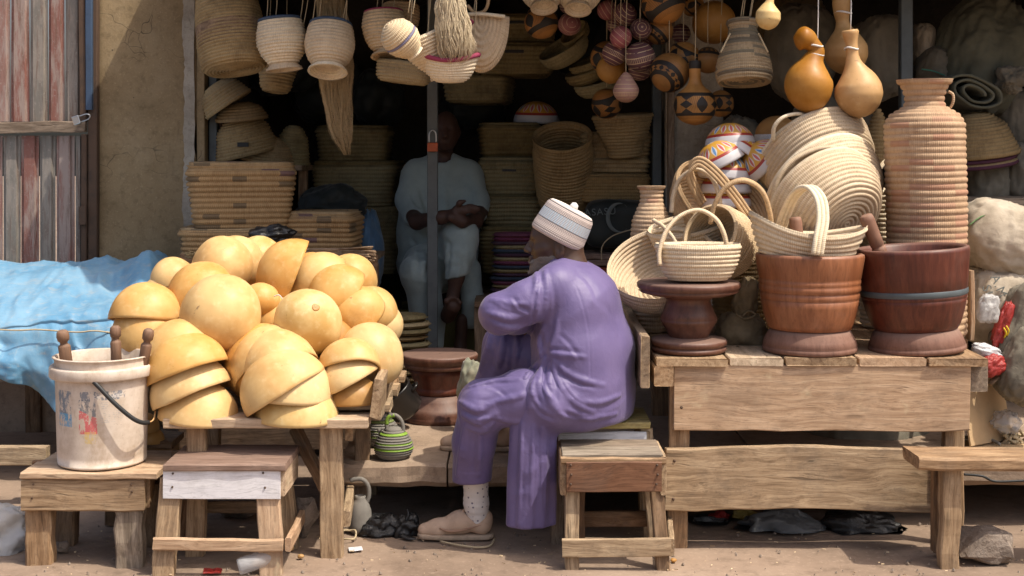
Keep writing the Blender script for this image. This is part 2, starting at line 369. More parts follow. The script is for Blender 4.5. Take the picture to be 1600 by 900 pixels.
def carved(name, ground=(.42, .20, .055), lines=True, petals=5.0, bands=((.30, .36), (.66, .72)), dark=(.022, .018, .015)):
    """calabash with burnt black bands, leaf shapes and fine hatching"""
    N = NT(name); U, V = N.uv(); o = N.obj()
    col = N.mix(N.sm(N.noise(o, 10, 4), .35, .7), ground, tuple(x*.62 for x in ground))
    v0, v1 = bands[0][1], bands[1][0]
    t = N.n('MapRange', {'Value': V, 'From Min': v0, 'From Max': v1}).outputs[0]
    ins = N.math('MULTIPLY', N.math('GREATER_THAN', V, v0), N.math('LESS_THAN', V, v1))
    fu = N.math('FRACT', N.math('MULTIPLY', U, petals)); du = N.math('ABSOLUTE', N.math('SUBTRACT', fu, .5))
    leaf = N.math('LESS_THAN', du, N.math('MULTIPLY', N.math('SINE', N.math('MULTIPLY', t, 3.14159)), .17))
    fu2 = N.math('FRACT', N.math('MULTIPLY_ADD', U, petals, .5)); du2 = N.math('ABSOLUTE', N.math('SUBTRACT', fu2, .5))
    zig = N.math('ABSOLUTE', N.math('SUBTRACT', N.math('FRACT', N.math('MULTIPLY', t, 2.0)), .5))
    bird = N.math('LESS_THAN', du2, N.math('MULTIPLY', zig, .42))
    hat = N.math('GREATER_THAN', N.math('FRACT', N.math('ADD', N.math('MULTIPLY', U, petals*14), N.math('MULTIPLY', t, N.math('MULTIPLY', N.math('SUBTRACT', fu, .5), 9.)))), .68)
    blk = N.math('MULTIPLY', ins, N.math('MAXIMUM', leaf, bird))
    col = N.mix(N.math('MULTIPLY', N.math('MULTIPLY', hat, ins), .55), col, (.10, .045, .018))
    for b0, b1 in bands: blk = N.math('MAXIMUM', blk, N.math('MULTIPLY', N.math('GREATER_THAN', V, b0), N.math('LESS_THAN', V, b1)))
    ln = N.math('MULTIPLY', N.math('GREATER_THAN', N.math('FRACT', N.math('MULTIPLY', V, 60.)), .72), N.math('MULTIPLY', N.math('GREATER_THAN', V, bands[1][1]+.01), N.math('LESS_THAN', V, bands[1][1]+.09)))
    col = N.mix(N.math('MULTIPLY', ln, .7), col, (.06, .03, .015)); col = N.mix(blk, col, dark)
    return N.fin(col, .5, None, .35)
def striped(name, base=(.085, .035, .040), line=(.55, .40, .24), n=9.0):
    N = NT(name); U, V = N.uv(); o = N.obj()
    vv = N.math('ADD', V, N.math('MULTIPLY', N.noise(o, 6, 2), .05)); fv = N.math('FRACT', N.math('MULTIPLY', vv, n))
    l = N.math('MULTIPLY', N.math('LESS_THAN', fv, .15), N.math('GREATER_THAN', N.noise(o, 40, 3), .40))
    b = N.math('FLOOR', N.math('MULTIPLY', vv, n)); odd = N.math('LESS_THAN', N.math('ABSOLUTE', N.math('SUBTRACT', b, 4.0)), .5)
    h = N.math('MULTIPLY', odd, N.math('GREATER_THAN', N.math('FRACT', N.math('MULTIPLY', U, 46.)), .66))
    col = N.mix(N.noise(o, 18, 4), base, tuple(x*1.9 for x in base)); col = N.mix(N.math('MAXIMUM', l, N.math('MULTIPLY', h, .6)), col, line)
    return N.fin(tint(N, col, .2), .48, None, .4)
def painted(name):
    """enamel bowl: white rim, red line, yellow band with blue and white leaves"""
    N = NT(name); U, V = N.uv(); o = N.obj()
    col = N.mix(0.0, (.60, .31, .045), (.7, .4, .05))
    t = N.n('MapRange', {'Value': V, 'From Min': .30, 'From Max': .68}).outputs[0]
    fu = N.math('FRACT', N.math('MULTIPLY', U, 15.)); du = N.math('ABSOLUTE', N.math('SUBTRACT', fu, .5))
    leaf = N.math('LESS_THAN', du, N.math('MULTIPLY', N.math('SINE', N.math('MULTIPLY', N.n('Clamp', {0: t}).outputs[0], 3.14159)), .36))
    inner = N.math('LESS_THAN', du, N.math('MULTIPLY', N.math('SINE', N.math('MULTIPLY', N.n('Clamp', {0: t}).outputs[0], 3.14159)), .17))
    wb = N.n('TexWhiteNoise', {'W': N.math('FLOOR', N.math('MULTIPLY', U, 15.))}, noise_dimensions='1D').outputs['Value']
    lc = N.mix(N.math('GREATER_THAN', wb, .45), (.10, .24, .50), (.52, .10, .10))
    col = N.mix(leaf, col, (.60, .58, .55)); col = N.mix(inner, col, lc)
    for a, b, c in ((.68, .76, (.33, .035, .025)), (.76, 1.01, (.56, .54, .56)), (-.1, .12, (.62, .58, .5))):
        col = N.mix(N.math('MULTIPLY', N.math('GREATER_THAN', V, a), N.math('LESS_THAN', V, b)), col, c)
    col = N.mix(N.math('MULTIPLY', N.sm(N.noise(o, 20, 5, .7), .52, .8), .35), col, (.35, .28, .2))
    return N.fin(col, .4, None, .5)
def cloth(name, a, b, scale=9, rough=.75, weave=900, sheen=.3, spec=.3, wr=.3):
    N = NT(name); o = N.obj(False)
    n1 = N.noise(o, scale, 4, .6); col = N.mix(N.sm(n1, .3, .72), a, b)
    w = N.noise(N.scl(o, 1, 1, 1), weave, 2); f = N.noise(o, 26, 4, .65, .8)
    nm = N.bump(N.math('ADD', N.math('MULTIPLY', w, .12), f), wr, .006)
    return N.fin(col, rough, nm, spec, Sheen_Weight=sheen, Sheen_Roughness=.4)
def plaster(name, a, b, c, scale=3.0, rough=.92, bmp=.4, marks=True):
    N = NT(name); o = N.obj(False)
    n1 = N.noise(o, scale, 6, .65); n2 = N.noise(o, scale*9, 5, .7)
    col = N.ramp(n1, [(.3, a), (.5, b), (.72, c)]); col = N.mix(N.math('MULTIPLY', N.sm(n2, .48, .72), .45), col, tuple(x*.52 for x in a))
    n3 = N.noise(o, scale*34, 4, .7); col = N.mix(N.math('MULTIPLY', N.sm(n3, .54, .70), .35), col, tuple(min(.8, x*1.35) for x in c))
    n4 = N.sm(N.noise(o, scale*.55, 6, .72, .5), .46, .66); col = N.mix(N.math('MULTIPLY', n4, .38), col, tuple(x*.62 for x in a))
    if marks:
        k = N.sm(N.noise(N.scl(o, 1, 1, .35), scale*2.2, 6, .75, .8), .60, .72); col = N.mix(N.math('MULTIPLY', k, .55), col, tuple(x*.42 for x in a))
        p = N.sm(N.n('TexVoronoi', {'Vector': o, 'Scale': 9.}).outputs['Distance'], .055, .035); col = N.mix(N.math('MULTIPLY', p, .8), col, (.05, .04, .03))
        cr = N.n('TexVoronoi', {'Vector': N.n('VectorMath', {0: o, 1: N.n('TexNoise', {'Vector': o, 'Scale': 4.}).outputs['Color']}, operation='ADD').outputs[0], 'Scale': 1.6}, feature='DISTANCE_TO_EDGE').outputs['Distance']
        crm_ = N.math('MULTIPLY', N.sm(cr, .008, .002), N.sm(N.noise(o, 1.6, 2), .5, .6)); col = N.mix(N.math('MULTIPLY', crm_, .8), col, (.05, .04, .03))
    return N.fin(col, rough, N.bump(N.math('ADD', n2, N.math('MULTIPLY', n1, 1.5)), bmp, .008), .2)
def plain(name, c, rough=.6, spec=.4, metal=0.0, var=.35, scale=25, **kw):
    N = NT(name); o = N.obj(); n = N.noise(o, scale, 5, .65)
    col = N.mix(N.math('MULTIPLY', N.sm(n, .42, .78), var), c, tuple(x*.35+.02 for x in c))
    return N.fin(col, N.math('MULTIPLY_ADD', n, .25, rough-.1), N.bump(n, .12, .004), spec, Metallic=metal, **kw)
def plastic_bag(name, c, rough=.25, alpha=None):
    N = NT(name); o = N.obj(); n = N.noise(o, 38, 5, .7, 1.2); kw = {}
    if alpha: kw = {'Alpha': alpha}
    return N.fin(c, rough, N.bump(n, .55, .012), .55, **kw)
MAT = {}
MAT['straw'] = straw('pale_straw_coil', (.72, .60, .43), (.52, .39, .255), soil=.32)
MAT['straw_warm'] = straw('warm_straw_coil', (.57, .42, .255), (.36, .235, .125), soil=.5)
MAT['straw_pink'] = straw('pinkish_straw_coil', (.56, .41, .27), (.38, .25, .155), dye=((.43, .25, .17), (.46, .29, .20)), frac=.14, block=11)
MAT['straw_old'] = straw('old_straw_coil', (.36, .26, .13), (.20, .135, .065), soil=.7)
MAT['straw_dark'] = straw('dark_straw_coil', (.27, .215, .105), (.14, .105, .05), soil=.7)  # darkest straw tone, mostly for goods set deep in the shop
MAT['straw_dyed'] = straw('dyed_straw_coil', (.46, .32, .17), (.29, .185, .09), dye=((.15, .09, .105), (.13, .10, .065)), frac=.15, block=8)
MAT['straw_rim'] = straw('straw_with_dyed_rim', (.58, .46, .265), (.38, .275, .145), bands=((11.6, 12.6, (.10, .12, .26)), (12.6, 13.6, (.27, .055, .07)), (60.5, 64, (.24, .06, .08))))
MAT['straw_purple'] = straw('straw_with_purple_bands', (.36, .27, .15), (.20, .14, .075), bands=((9, 11, (.085, .03, .05)), (5, 6, (.075, .03, .045))))
MAT['straw_blue'] = straw('straw_with_blue_stripe', (.62, .47, .29), (.42, .29, .17), bands=((9.2, 10.2, (.09, .10, .22)),))
MAT['straw_grey'] = straw('grey_banded_straw', (.40, .29, .17), (.22, .15, .085), dye=((.13, .12, .09), (.10, .085, .065)), frac=.42, block=24)
MAT['wood'] = wood('weathered_plank_wood', (.21, .132, .074), (.36, .245, .145), (.48, .345, .215), dirtamt=.40)
MAT['wood_pale'] = wood('pale_sawn_wood', (.36, .24, .15), (.49, .345, .225), (.60, .44, .30), dirtamt=.26)
MAT['wood_grey'] = wood('grey_weathered_wood', (.14, .105, .075), (.25, .195, .145), (.36, .29, .22))
MAT['wood_brown'] = wood('brown_worn_wood', (.12, .068, .036), (.22, .135, .075), (.31, .20, .12))
MAT['wood_topbrown'] = wood('dusty_brown_board', (.17, .105, .078), (.235, .155, .118), (.30, .205, .16), dirtamt=.25, cracks=.2)
MAT['veneer'] = wood('reddish_veneer', (.10, .038, .018), (.165, .07, .035), (.23, .105, .055), rough=.5, dirtamt=.25, bmp=.1, cracks=.3)
MAT['yellow_board'] = wood('worn_yellow_board', (.28, .20, .055), (.40, .30, .085), (.46, .37, .15), dirtamt=.5)
MAT['white_board'] = wood('white_laminate_board', (.70, .69, .72), (.74, .73, .76), (.78, .77, .79), rough=.45, dirt=(.40, .36, .33), dirtamt=.28, bmp=.04, cracks=0, spec=.4)
MAT['ply_edge'] = wood('raw_board_edge', (.36, .24, .11), (.48, .33, .16), (.56, .41, .22))
MAT['mortar'] = turned('lacquered_red_wood', (.062, .014, .008), (.105, .026, .014), (.15, .042, .022))
MAT['mortar_mid'] = turned('orange_brown_wood', (.19, .068, .028), (.27, .102, .044), (.34, .14, .065), rough=.40)
MAT['mortar_base'] = turned('dusty_base_wood', (.15, .072, .050), (.20, .10, .07), (.24, .13, .095), rough=.7, dust=(.28, .19, .15), dustamt=.8)
MAT['stool_wood'] = turned('dusty_red_brown_wood', (.075, .03, .020), (.12, .05, .032), (.17, .08, .05), rough=.42, dustamt=.55)
MAT['pestle'] = turned('pestle_wood', (.16, .075, .045), (.23, .115, .072), (.30, .16, .105), rough=.6, dust=(.34, .22, .16))
MAT['pestle_dark'] = turned('old_pestle_wood', (.12, .065, .038), (.19, .105, .062), (.26, .15, .09), rough=.65, dust=(.3, .2, .14), dustamt=.3)
MAT['cal'] = calabash('golden_calabash')
MAT['cal_pale'] = calabash('pale_calabash', (.72, .55, .27), (.56, .36, .13), (.82, .70, .42))
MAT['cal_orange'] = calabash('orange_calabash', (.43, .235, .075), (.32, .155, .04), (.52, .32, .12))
MAT['cal_tan'] = calabash('tan_calabash', (.56, .33, .14), (.42, .22, .08), (.66, .46, .25))
MAT['cal_in'] = calabash('calabash_cut_edge', (.50, .31, .12), (.36, .2, .07), (.58, .42, .2))
MAT['carved'] = carved('burnt_carved_calabash', petals=4.0)
MAT['carved_b'] = carved('burnt_carved_calabash_broad', (.38, .17, .045), petals=3.0, bands=((.22, .30), (.60, .70)))
MAT['carved_c'] = carved('burnt_band_calabash', (.36, .17, .05), petals=7.0, bands=((.18, .25), (.34, .42)))
MAT['ball'] = striped('purple_striped_ball'); MAT['ball_red'] = striped('maroon_striped_ball', (.19, .055, .06), (.5, .3, .22), 7.0)
MAT['ball_tan'] = striped('tan_striped_ball', (.27, .16, .13), (.60, .45, .27), 11.0)
MAT['painted'] = painted('painted_enamel')
MAT['purple'] = cloth('purple_satin_cotton', (.112, .086, .205), (.148, .115, .250), 7, .50, 1100, .15, .38, .30)
MAT['robe'] = cloth('pale_grey_robe', (.36, .42, .40), (.28, .33, .32), 8, .85)
MAT['skin'] = plain('dark_skin', (.060, .030, .019), .46, .5, var=.35, scale=60)
MAT['skin_far'] = plain('deep_brown_skin', (.075, .036, .024), .55, .4, var=.3)
MAT['sole'] = plain('foot_sole', (.13, .072, .05), .65, .3, var=.4, scale=60)
MAT['beard'] = plain('grey_stubble', (.19, .16, .14), .85, .2, var=1.0, scale=420)
MAT['black_plastic'] = plastic_bag('black_plastic', (.012, .012, .013), .28)
MAT['clear_plastic'] = plastic_bag('clear_plastic', (.62, .62, .63), .22, .42)
MAT['cloudy_plastic'] = plastic_bag('cloudy_plastic', (.55, .54, .53), .35, .72)
MAT['grey_plastic'] = plastic_bag('dull_grey_plastic', (.14, .145, .15), .4, .85)
MAT['burlap'] = cloth('brown_burlap', (.24, .185, .115), (.16, .12, .07), 14, .9, 420, .1, .15, .6)
MAT['sack'] = cloth('dirty_white_sack', (.50, .43, .34), (.36, .30, .225), 7, .8, 500, .1, .25, .5)
MAT['sack_grey'] = cloth('grey_sack', (.235, .21, .165), (.15, .135, .105), 6, .85, 500, .1, .2, .5)
MAT['cloth_green'] = cloth('grey_green_cloth', (.155, .155, .115), (.10, .10, .075), 6, .9, 500, .1, .15, .5)
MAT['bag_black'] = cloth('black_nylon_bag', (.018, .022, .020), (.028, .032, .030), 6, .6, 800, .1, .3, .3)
MAT['rag'] = cloth('grey_green_rag', (.22, .23, .17), (.30, .27, .20), 16, .9)
MAT['concrete'] = plaster('worn_concrete', (.24, .175, .125), (.33, .245, .18), (.40, .305, .23), 2.5, marks=False)
MAT['ground'] = plaster('packed_dirt', (.19, .135, .098), (.275, .20, .148), (.335, .252, .19), 1.2, .95, .5, marks=False)
MAT['plaster'] = plaster('stained_cement_plaster', (.22, .155, .085), (.30, .22, .125), (.36, .275, .17), 2.3)
MAT['plaster_pale'] = plaster('pale_lime_wash', (.30, .26, .21), (.42, .375, .31), (.50, .45, .38), 5)
MAT['wall_dark'] = plaster('dark_plaster', (.05, .045, .038), (.075, .066, .055), (.10, .09, .075), 2.0, marks=False)  # one very dark plaster for gutter wall, shop floor and inner walls
MAT['steel'] = plain('blue_grey_steel', (.085, .105, .115), .5, .5, var=.6, scale=14)
MAT['steel_blue'] = plain('worn_blue_steel', (.05, .085, .15), .6, .4, var=.8, scale=10)
MAT['rust'] = plain('rusty_steel', (.10, .062, .042), .8, .3, var=.8, scale=12)
MAT['post'] = plain('dark_grey_steel_post', (.12, .13, .128), .5, .5, var=.5, scale=16)
MAT['chrome'] = plain('worn_steel', (.55, .55, .55), .3, .5, 1.0, var=.3)
MAT['orange'] = plain('orange_lock_body', (.52, .10, .025), .45, .5, var=.3)
MAT['black'] = plain('black_rubber', (.02, .021, .022), .5, .4, var=.2)
MAT['black_pot'] = plain('sooty_black_pot', (.014, .013, .013), .3, .5, var=.2)
MAT['pink'] = plain('dyed_pink_rim', (.30, .05, .10), .7, .2, var=.4, scale=60)
MAT['purple_rim'] = plain('dyed_purple_rim', (.09, .035, .06), .8, .2, var=.4, scale=60)
MAT['string'] = plain('twine', (.46, .37, .24), .9, .1, var=.3)
MAT['white_string'] = plain('white_string', (.66, .64, .62), .8, .2, var=.2)
MAT['fibre'] = plain('raw_fibre', (.60, .45, .26), .6, .3, var=.55, scale=70)
MAT['fibre_pale'] = plain('pale_raw_fibre', (.70, .58, .40), .6, .3, var=.4, scale=70)
MAT['rubber_grey'] = plain('grey_rubber', (.20, .185, .165), .7, .3, var=.35, scale=30)
MAT['rubber_lime'] = plain('lime_green_rubber', (.22, .36, .05), .6, .35, var=.35, scale=40)
MAT['rubber_lime_dark'] = plain('dull_green_rubber', (.15, .19, .06), .7, .3, var=.5, scale=30)  # darker, duller green for the bands of the rear kettle
MAT['stone'] = plaster('rough_stone', (.15, .115, .09), (.235, .185, .148), (.34, .28, .23), 7, .9, .8, marks=False)
MAT['shoe'] = plain('dusty_beige_shoe', (.52, .37, .27), .75, .25, var=.35, scale=30)
MAT['shoe_sole'] = plain('dirty_rubber_sole', (.44, .33, .24), .85, .2, var=.6, scale=30)
MAT['shoe_mark'] = plain('brown_shoe_mark', (.36, .22, .15), .7, .2, var=.2)
MAT['cardboard'] = plain('cardboard', (.44, .31, .18), .85, .15, var=.25, scale=12)
MAT['red_pack'] = plastic_bag('red_packet', (.34, .03, .025), .35)
MAT['yellow_print'] = plain('yellow_print', (.62, .42, .02), .4, .4, var=.2)
MAT['silver_pack'] = plastic_bag('silver_packet', (.55, .55, .57), .2)
MAT['blue_cloth'] = cloth('faded_blue_cloth', (.12, .22, .34), (.08, .15, .25), 8)
MAT['dark_box'] = plain('dark_container', (.022, .020, .018), .8, .2, var=.3)
MAT['print_grey'] = plain('faded_grey_print', (.20, .215, .20), .8, .2, var=.3)
MAT['print_white'] = plain('faded_white_print', (.15, .17, .165), .7, .2, var=.4)
MAT['print_green'] = plain('faded_green_print', (.17, .30, .13), .8, .2, var=.5, scale=60)
MAT['olive_plastic'] = plain('dark_olive_crate', (.10, .085, .022), .55, .35, var=.4)
MAT['teal'] = plain('teal_stripe', (.10, .33, .26), .7, .2, var=.3)
MAT['cap_white'] = None
for nm, c in (('magenta', (.20, .045, .095)), ('plum', (.10, .05, .075)), ('blue', (.065, .08, .115)), ('straw', (.33, .25, .12)), ('rust', (.26, .06, .03)), ('brown', (.15, .085, .05)), ('green', (.045, .085, .05))):
    MAT['mat_'+nm] = straw('woven_mat_'+nm, c, tuple(x*.5 for x in c))
def mk_tarp():
    N = NT('blue_tarpaulin'); o = N.obj(False)
    n = N.noise(o, 5, 5, .65); n2 = N.noise(o, 26, 5, .7, 1.0)
    col = N.mix(N.sm(n, .32, .72), (.11, .275, .44), (.20, .36, .50)); col = N.mix(N.math('MULTIPLY', N.sm(n2, .50, .76), .55), col, (.38, .41, .42)); col = N.mix(N.math('MULTIPLY', N.sm(N.noise(N.scl(o, 2, 5, 5), 3.0, 6, .75, 1.0), .54, .66), .40), col, (.40, .38, .34))
    return N.fin(col, .5, N.bump(N.math('ADD', N.math('MULTIPLY', n2, .35), n), .35, .012), .4)
MAT['tarp'] = mk_tarp()
def mk_bucket():
    N = NT('dirty_white_bucket'); U, V = N.uv(); o = N.obj(False)
    g = N.noise(o, 10, 6, .7); wear = N.noise(N.scl(o, 34, 34, 15), 1.4, 6, .8)
    col = N.mix(N.sm(g, .35, .75), (.62, .53, .45), (.45, .35, .26))
    def box(u0, u1, v0, v1): 
        return N.math('MULTIPLY', N.math('MULTIPLY', N.math('GREATER_THAN', U, u0), N.math('LESS_THAN', U, u1)), N.math('MULTIPLY', N.math('GREATER_THAN', V, v0), N.math('LESS_THAN', V, v1)))
    dg = N.math('ADD', V, N.math('MULTIPLY', U, 1.2))
    def put(col, mask, c, thr, amt=.8): return N.mix(N.math('MULTIPLY', N.math('MULTIPLY', mask, N.sm(wear, thr, thr+.06)), amt), col, c)
    col = put(col, box(.615, .685, .46, .73), (.09, .15, .22), .47); col = put(col, box(.615, .685, .40, .52), (.10, .33, .55), .46)
    col = put(col, box(.715, .88, .65, .73), (.12, .15, .20), .47)
    tx = N.math('MULTIPLY', box(.765, .87, .665, .705), N.math('GREATER_THAN', N.n('TexWhiteNoise', {'Vector': N.n('CombineXYZ', {0: N.math('FLOOR', N.math('MULTIPLY', U, 190.)), 1: N.math('FLOOR', N.math('MULTIPLY', V, 120.)), 2: 0.0}).outputs[0]}, noise_dimensions='3D').outputs['Value'], .5))
    col = N.mix(N.math('MULTIPLY', tx, .75), col, (.66, .6, .55))
    col = put(col, N.math('MULTIPLY', box(.715, .775, .50, .66), N.math('GREATER_THAN', dg, 1.42)), (.10, .13, .17), .47)
    col = put(col, N.math('MULTIPLY', box(.715, .78, .34, .56), N.math('LESS_THAN', dg, 1.42)), (.56, .10, .11), .44, .9)
    col = put(col, box(.735, .775, .25, .36), (.62, .44, .12), .47, .7)
    ln = N.math('MULTIPLY', box(.785, .87, .44, .63), N.math('GREATER_THAN', N.math('FRACT', N.math('MULTIPLY', V, 62.)), .55)); col = put(col, ln, (.32, .33, .36), .50, .7)
    st = N.sm(N.noise(N.scl(o, 9, 9, 4), 2.0, 6, .75), .50, .70); col = N.mix(N.math('MULTIPLY', st, .55), col, (.38, .28, .20))
    sp = N.sm(N.noise(o, 70, 4, .7), .60, .70); col = N.mix(N.math('MULTIPLY', sp, .4), col, (.28, .21, .16))
    return N.fin(col, .55, N.bump(g, .1, .004), .35)
MAT['bucket'] = mk_bucket()
def mk_sock():
    N = NT('white_dotted_sock'); o = N.obj(False)
    v = N.n('TexVoronoi', {'Vector': o, 'Scale': 52., 'Randomness': .35}).outputs['Distance']
    col = N.mix(N.math('MULTIPLY', N.sm(v, .24, .19), .85), (.66, .63, .62), (.10, .09, .16))
    return N.fin(col, .9, N.bump(N.math('SINE', N.math('MULTIPLY', N.n('SeparateXYZ', {0: N.scl(o, 700, 700, 1)}).outputs[0], 1.0)), .15, .002), .15)
MAT['sock'] = mk_sock()
def mk_cap():
    N = NT('embroidered_cap'); U, V = N.uv(); o = N.obj(False)
    col = N.mix(N.noise(o, 40, 3), (.58, .50, .46), (.48, .41, .39))
    zz = N.math('GREATER_THAN', N.math('FRACT', N.math('MULTIPLY', U, 92.)), .5)
    def band(a, b): return N.math('MULTIPLY', N.math('GREATER_THAN', V, a), N.math('LESS_THAN', V, b))
    blue = band(.36, .66); st = N.math('GREATER_THAN', N.math('FRACT', N.math('MULTIPLY', U, 46.)), .42)
    col = N.mix(N.math('MULTIPLY', blue, N.math('MULTIPLY_ADD', st, .5, .5)), col, (.30, .37, .45))
    ck = N.math('MULTIPLY', blue, N.math('MULTIPLY', st, N.math('GREATER_THAN', N.math('FRACT', N.math('MULTIPLY', V, 34.)), .5))); col = N.mix(N.math('MULTIPLY', ck, .6), col, (.62, .64, .66))
    for a, b in ((.23, .34), (.68, .78), (.03, .12)): col = N.mix(N.math('MULTIPLY', N.math('MULTIPLY', band(a, b), zz), .5), col, (.16, .13, .13))
    for a, b in ((.345, .362), (.655, .672), (.86, .875)): col = N.mix(band(a, b), col, (.05, .05, .055))
    col = N.mix(band(.885, 1.1), col, (.70, .64, .58))
    h = N.math('ADD', N.math('SINE', N.math('MULTIPLY', U, 92*6.283)), N.math('SINE', N.math('MULTIPLY', V, 150.)))
    return N.fin(col, .85, N.bump(h, .35, .002), .2)
MAT['cap'] = mk_cap()
def mk_strip(name, a, b):
    N = NT(name); o = N.obj(); n = N.noise(N.scl(o, 9, 9, 1.4), 2.0, 6, .75); n2 = N.noise(N.scl(o, 30, 30, 3), 1.5, 5, .7)
    col = N.mix(N.sm(n, .44, .60), a, b); col = N.mix(N.math('MULTIPLY', N.sm(n2, .50, .66), .65), col, (.15, .095, .07)); col = N.mix(N.math('MULTIPLY', N.sm(N.noise(o, 60, 5, .75), .56, .66), .5), col, (.36, .32, .29))
    return N.fin(col, .75, N.bump(n2, .2, .005), .25)
MAT['strip_red'] = mk_strip('peeling_red_paint', (.235, .105, .085), (.32, .245, .215))
MAT['strip_grey'] = mk_strip('faded_grey_paint', (.27, .235, .205), (.19, .175, .155))
MAT['strip_pink'] = mk_strip('faded_pink_paint', (.32, .25, .225), (.27, .15, .125))
# ---------------------------------------------------------------- the setting
def ground():
    xs = np.concatenate([[-90, -40, -15, -6], np.linspace(-3.5, 3.5, 90), [6, 15, 40, 90]])
    ys = np.concatenate([[-90, -40, -10, 0, 3], np.linspace(4.3, 7.6, 60), [9, 12, 30, 90]])
    X, Y = np.meshgrid(xs, ys); Q = np.stack([X, Y, 0*X], -1)
    Z = np.where((np.abs(X) < 3.6) & (Y > 4.2) & (Y < 7.7), .006*fbm(Q*2.2)+.0035*vn(Q*9), 0)-.003
    mb = MB(); mb.grid(np.stack([X, Y, Z], -1), False); o = mb.build('ground', MAT['ground'])
    tag(o, 'packed brown dirt ground along the street', None, kind='structure')
ground()
def rough_slab(name, x0, x1, y0, y1, z0, z1, mat, label, seed=0, nx=26, rag=.012):
    """concrete slab with a chipped front edge"""
    yy = np.concatenate([[y0]*5, np.linspace(y0, y1, 10)[1:], [y1]]); zz = np.concatenate([np.linspace(z0, z1, 5), [z1]*9, [z0]])
    yy[0] += .03; yy[4] += .012; zz[3] = z1-.012
    xs = np.linspace(x0, x1, nx); V = np.zeros((len(yy), nx, 3))
    for i in range(len(yy)): V[i, :, 0] = xs; V[i, :, 1] = yy[i]; V[i, :, 2] = zz[i]
    n = fbm(V*9+seed, 3); V[:5, :, 1] += rag*n[:5]; V[:5, :, 2] += rag*.5*vn(V[:5]*14+seed); V[5:14, :, 2] += .003*n[5:14]
    V[:, 0, 0] = x0; V[:, -1, 0] = x1
    mb = MB(); mb.grid(V, False)
    for j in (0, nx-1): mb.poly(V[:, j], [list(range(len(yy)))[::(1 if j else -1)]])
    o = mb.build(name, mat, smooth=False); tag(o, label, None, kind='structure'); return o
rough_slab('pavement_slab', -.70, -.262, 5.36, 7.42, .165, .26, MAT['concrete'], 'concrete slab over the gutter under the green kettle', 1)
rough_slab('pavement_slab', -.255, 1.0, 5.38, 7.42, .16, .257, MAT['concrete'], 'concrete slab over the gutter behind the purple man', 2)
rough_slab('pavement_slab', 1.006, 3.6, 5.40, 7.42, .16, .262, MAT['concrete'], 'concrete slab over the gutter behind the right bench', 3)
def boxm(mb, x0, x1, y0, y1, z0, z1):
    mb.poly([(x0, y0, z0), (x1, y0, z0), (x1, y1, z0), (x0, y1, z0), (x0, y0, z1), (x1, y0, z1), (x1, y1, z1), (x0, y1, z1)],
            [(0, 3, 2, 1), (4, 5, 6, 7), (0, 1, 5, 4), (1, 2, 6, 5), (2, 3, 7, 6), (3, 0, 4, 7)])
def box(name, x0, x1, y0, y1, z0, z1, mat, parent=None, smooth=False):
    mb = MB(); boxm(mb, x0, x1, y0, y1, z0, z1); c = Vector(((x0+x1)/2, (y0+y1)/2, z0))
    mb.v = [v-np.array(tuple(c)) for v in mb.v]; return mb.build(name, mat, parent, T(c), smooth)
DW = 7.42
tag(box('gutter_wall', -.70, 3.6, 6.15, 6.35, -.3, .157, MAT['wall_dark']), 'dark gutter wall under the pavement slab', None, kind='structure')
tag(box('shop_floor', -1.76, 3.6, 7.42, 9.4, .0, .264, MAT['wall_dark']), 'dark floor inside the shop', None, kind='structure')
# pillar between the metal door and the shop
def wall_face(name, x0, x1, y0, th, z0, z1, mat, label, seed=0, amp=.006):
    nx, nz = 24, 60; X, Z = np.meshgrid(np.linspace(x0, x1, nx), np.linspace(z0, z1, nz)); Q = np.stack([X, 0*X+y0, Z], -1)
    n = fbm(Q*3+seed, 3); V = Q.copy(); V[..., 1] += amp*n
    ch = np.maximum(0, fbm(Q[:, -1]*7+seed, 3)-.35)*.05; V[:, -1, 0] -= ch; V[:, -2, 0] -= ch*.5; V[:, -1, 1] += .012; V[:, 0, 1] += .012
    c = np.array([(x0+x1)/2, y0, z0]); B = V.copy(); 
    L = np.stack([V[:, 0], V[:, 0]+[0, th, 0]], 1)-c; R = np.stack([V[:, -1], V[:, -1]+[0, th, 0]], 1)-c
    mb = MB(); mb.grid(V-c, False); mb.grid(L, False, flip=True); mb.grid(R, False); mb.grid(np.stack([R[:, 1], L[:, 1]], 1), False)
    return tag(mb.build(name, mat, W=T(c)), label, 'wall')
wall_face('cement_wall', -2.30, -1.745, DW, .28, 0, 2.75, MAT['plaster'], 'stained brown cement wall pillar beside the metal door', 3)
def ragged_strip(parent, x0, x1, y, z0, z1, mat, seed, name):
    zs = np.linspace(z0, z1, 90); Q = np.stack([0*zs, 0*zs+seed, zs], -1)
    a = x0+.007*fbm(Q*6, 3)+.005*vn(Q*60); b = x1+.004*vn(Q*20+5)
    V = np.stack([np.stack([a, 0*zs+y, zs], -1), np.stack([b, 0*zs+y, zs], -1)], 1); V = np.concatenate([V, V[:, ::-1]+[0, .006, 0]], 1)
    mb = MB(); mb.grid(V, True); return mb.build(name, mat, parent, smooth=False)
pw = bpy.data.objects['cement_wall']
ragged_strip(pw, -1.812, -1.752, DW-.008, .85, 2.74, MAT['plaster_pale'], 4, 'lime_wash_strip')
board('door_jamb', (-1.722, DW+.05, .26), (-1.722, DW+.05, 2.7), .045, .09, MAT['plaster'], pw, (1, 0, 0), .004, 9, 5)
jamb = tag(board('steel_door_frame', (-1.668, DW+.10, .26), (-1.668, DW+.10, 2.7), .046, .06, MAT['steel'], None, (1, 0, 0), .001), 'blue grey steel frame of the shop opening beside the cement pillar', 'door frame')
board('rusty_edge', (-1.628, DW+.13, .26), (-1.628, DW+.13, 2.7), .026, .05, MAT['rust'], jamb, (1, 0, 0), .001)
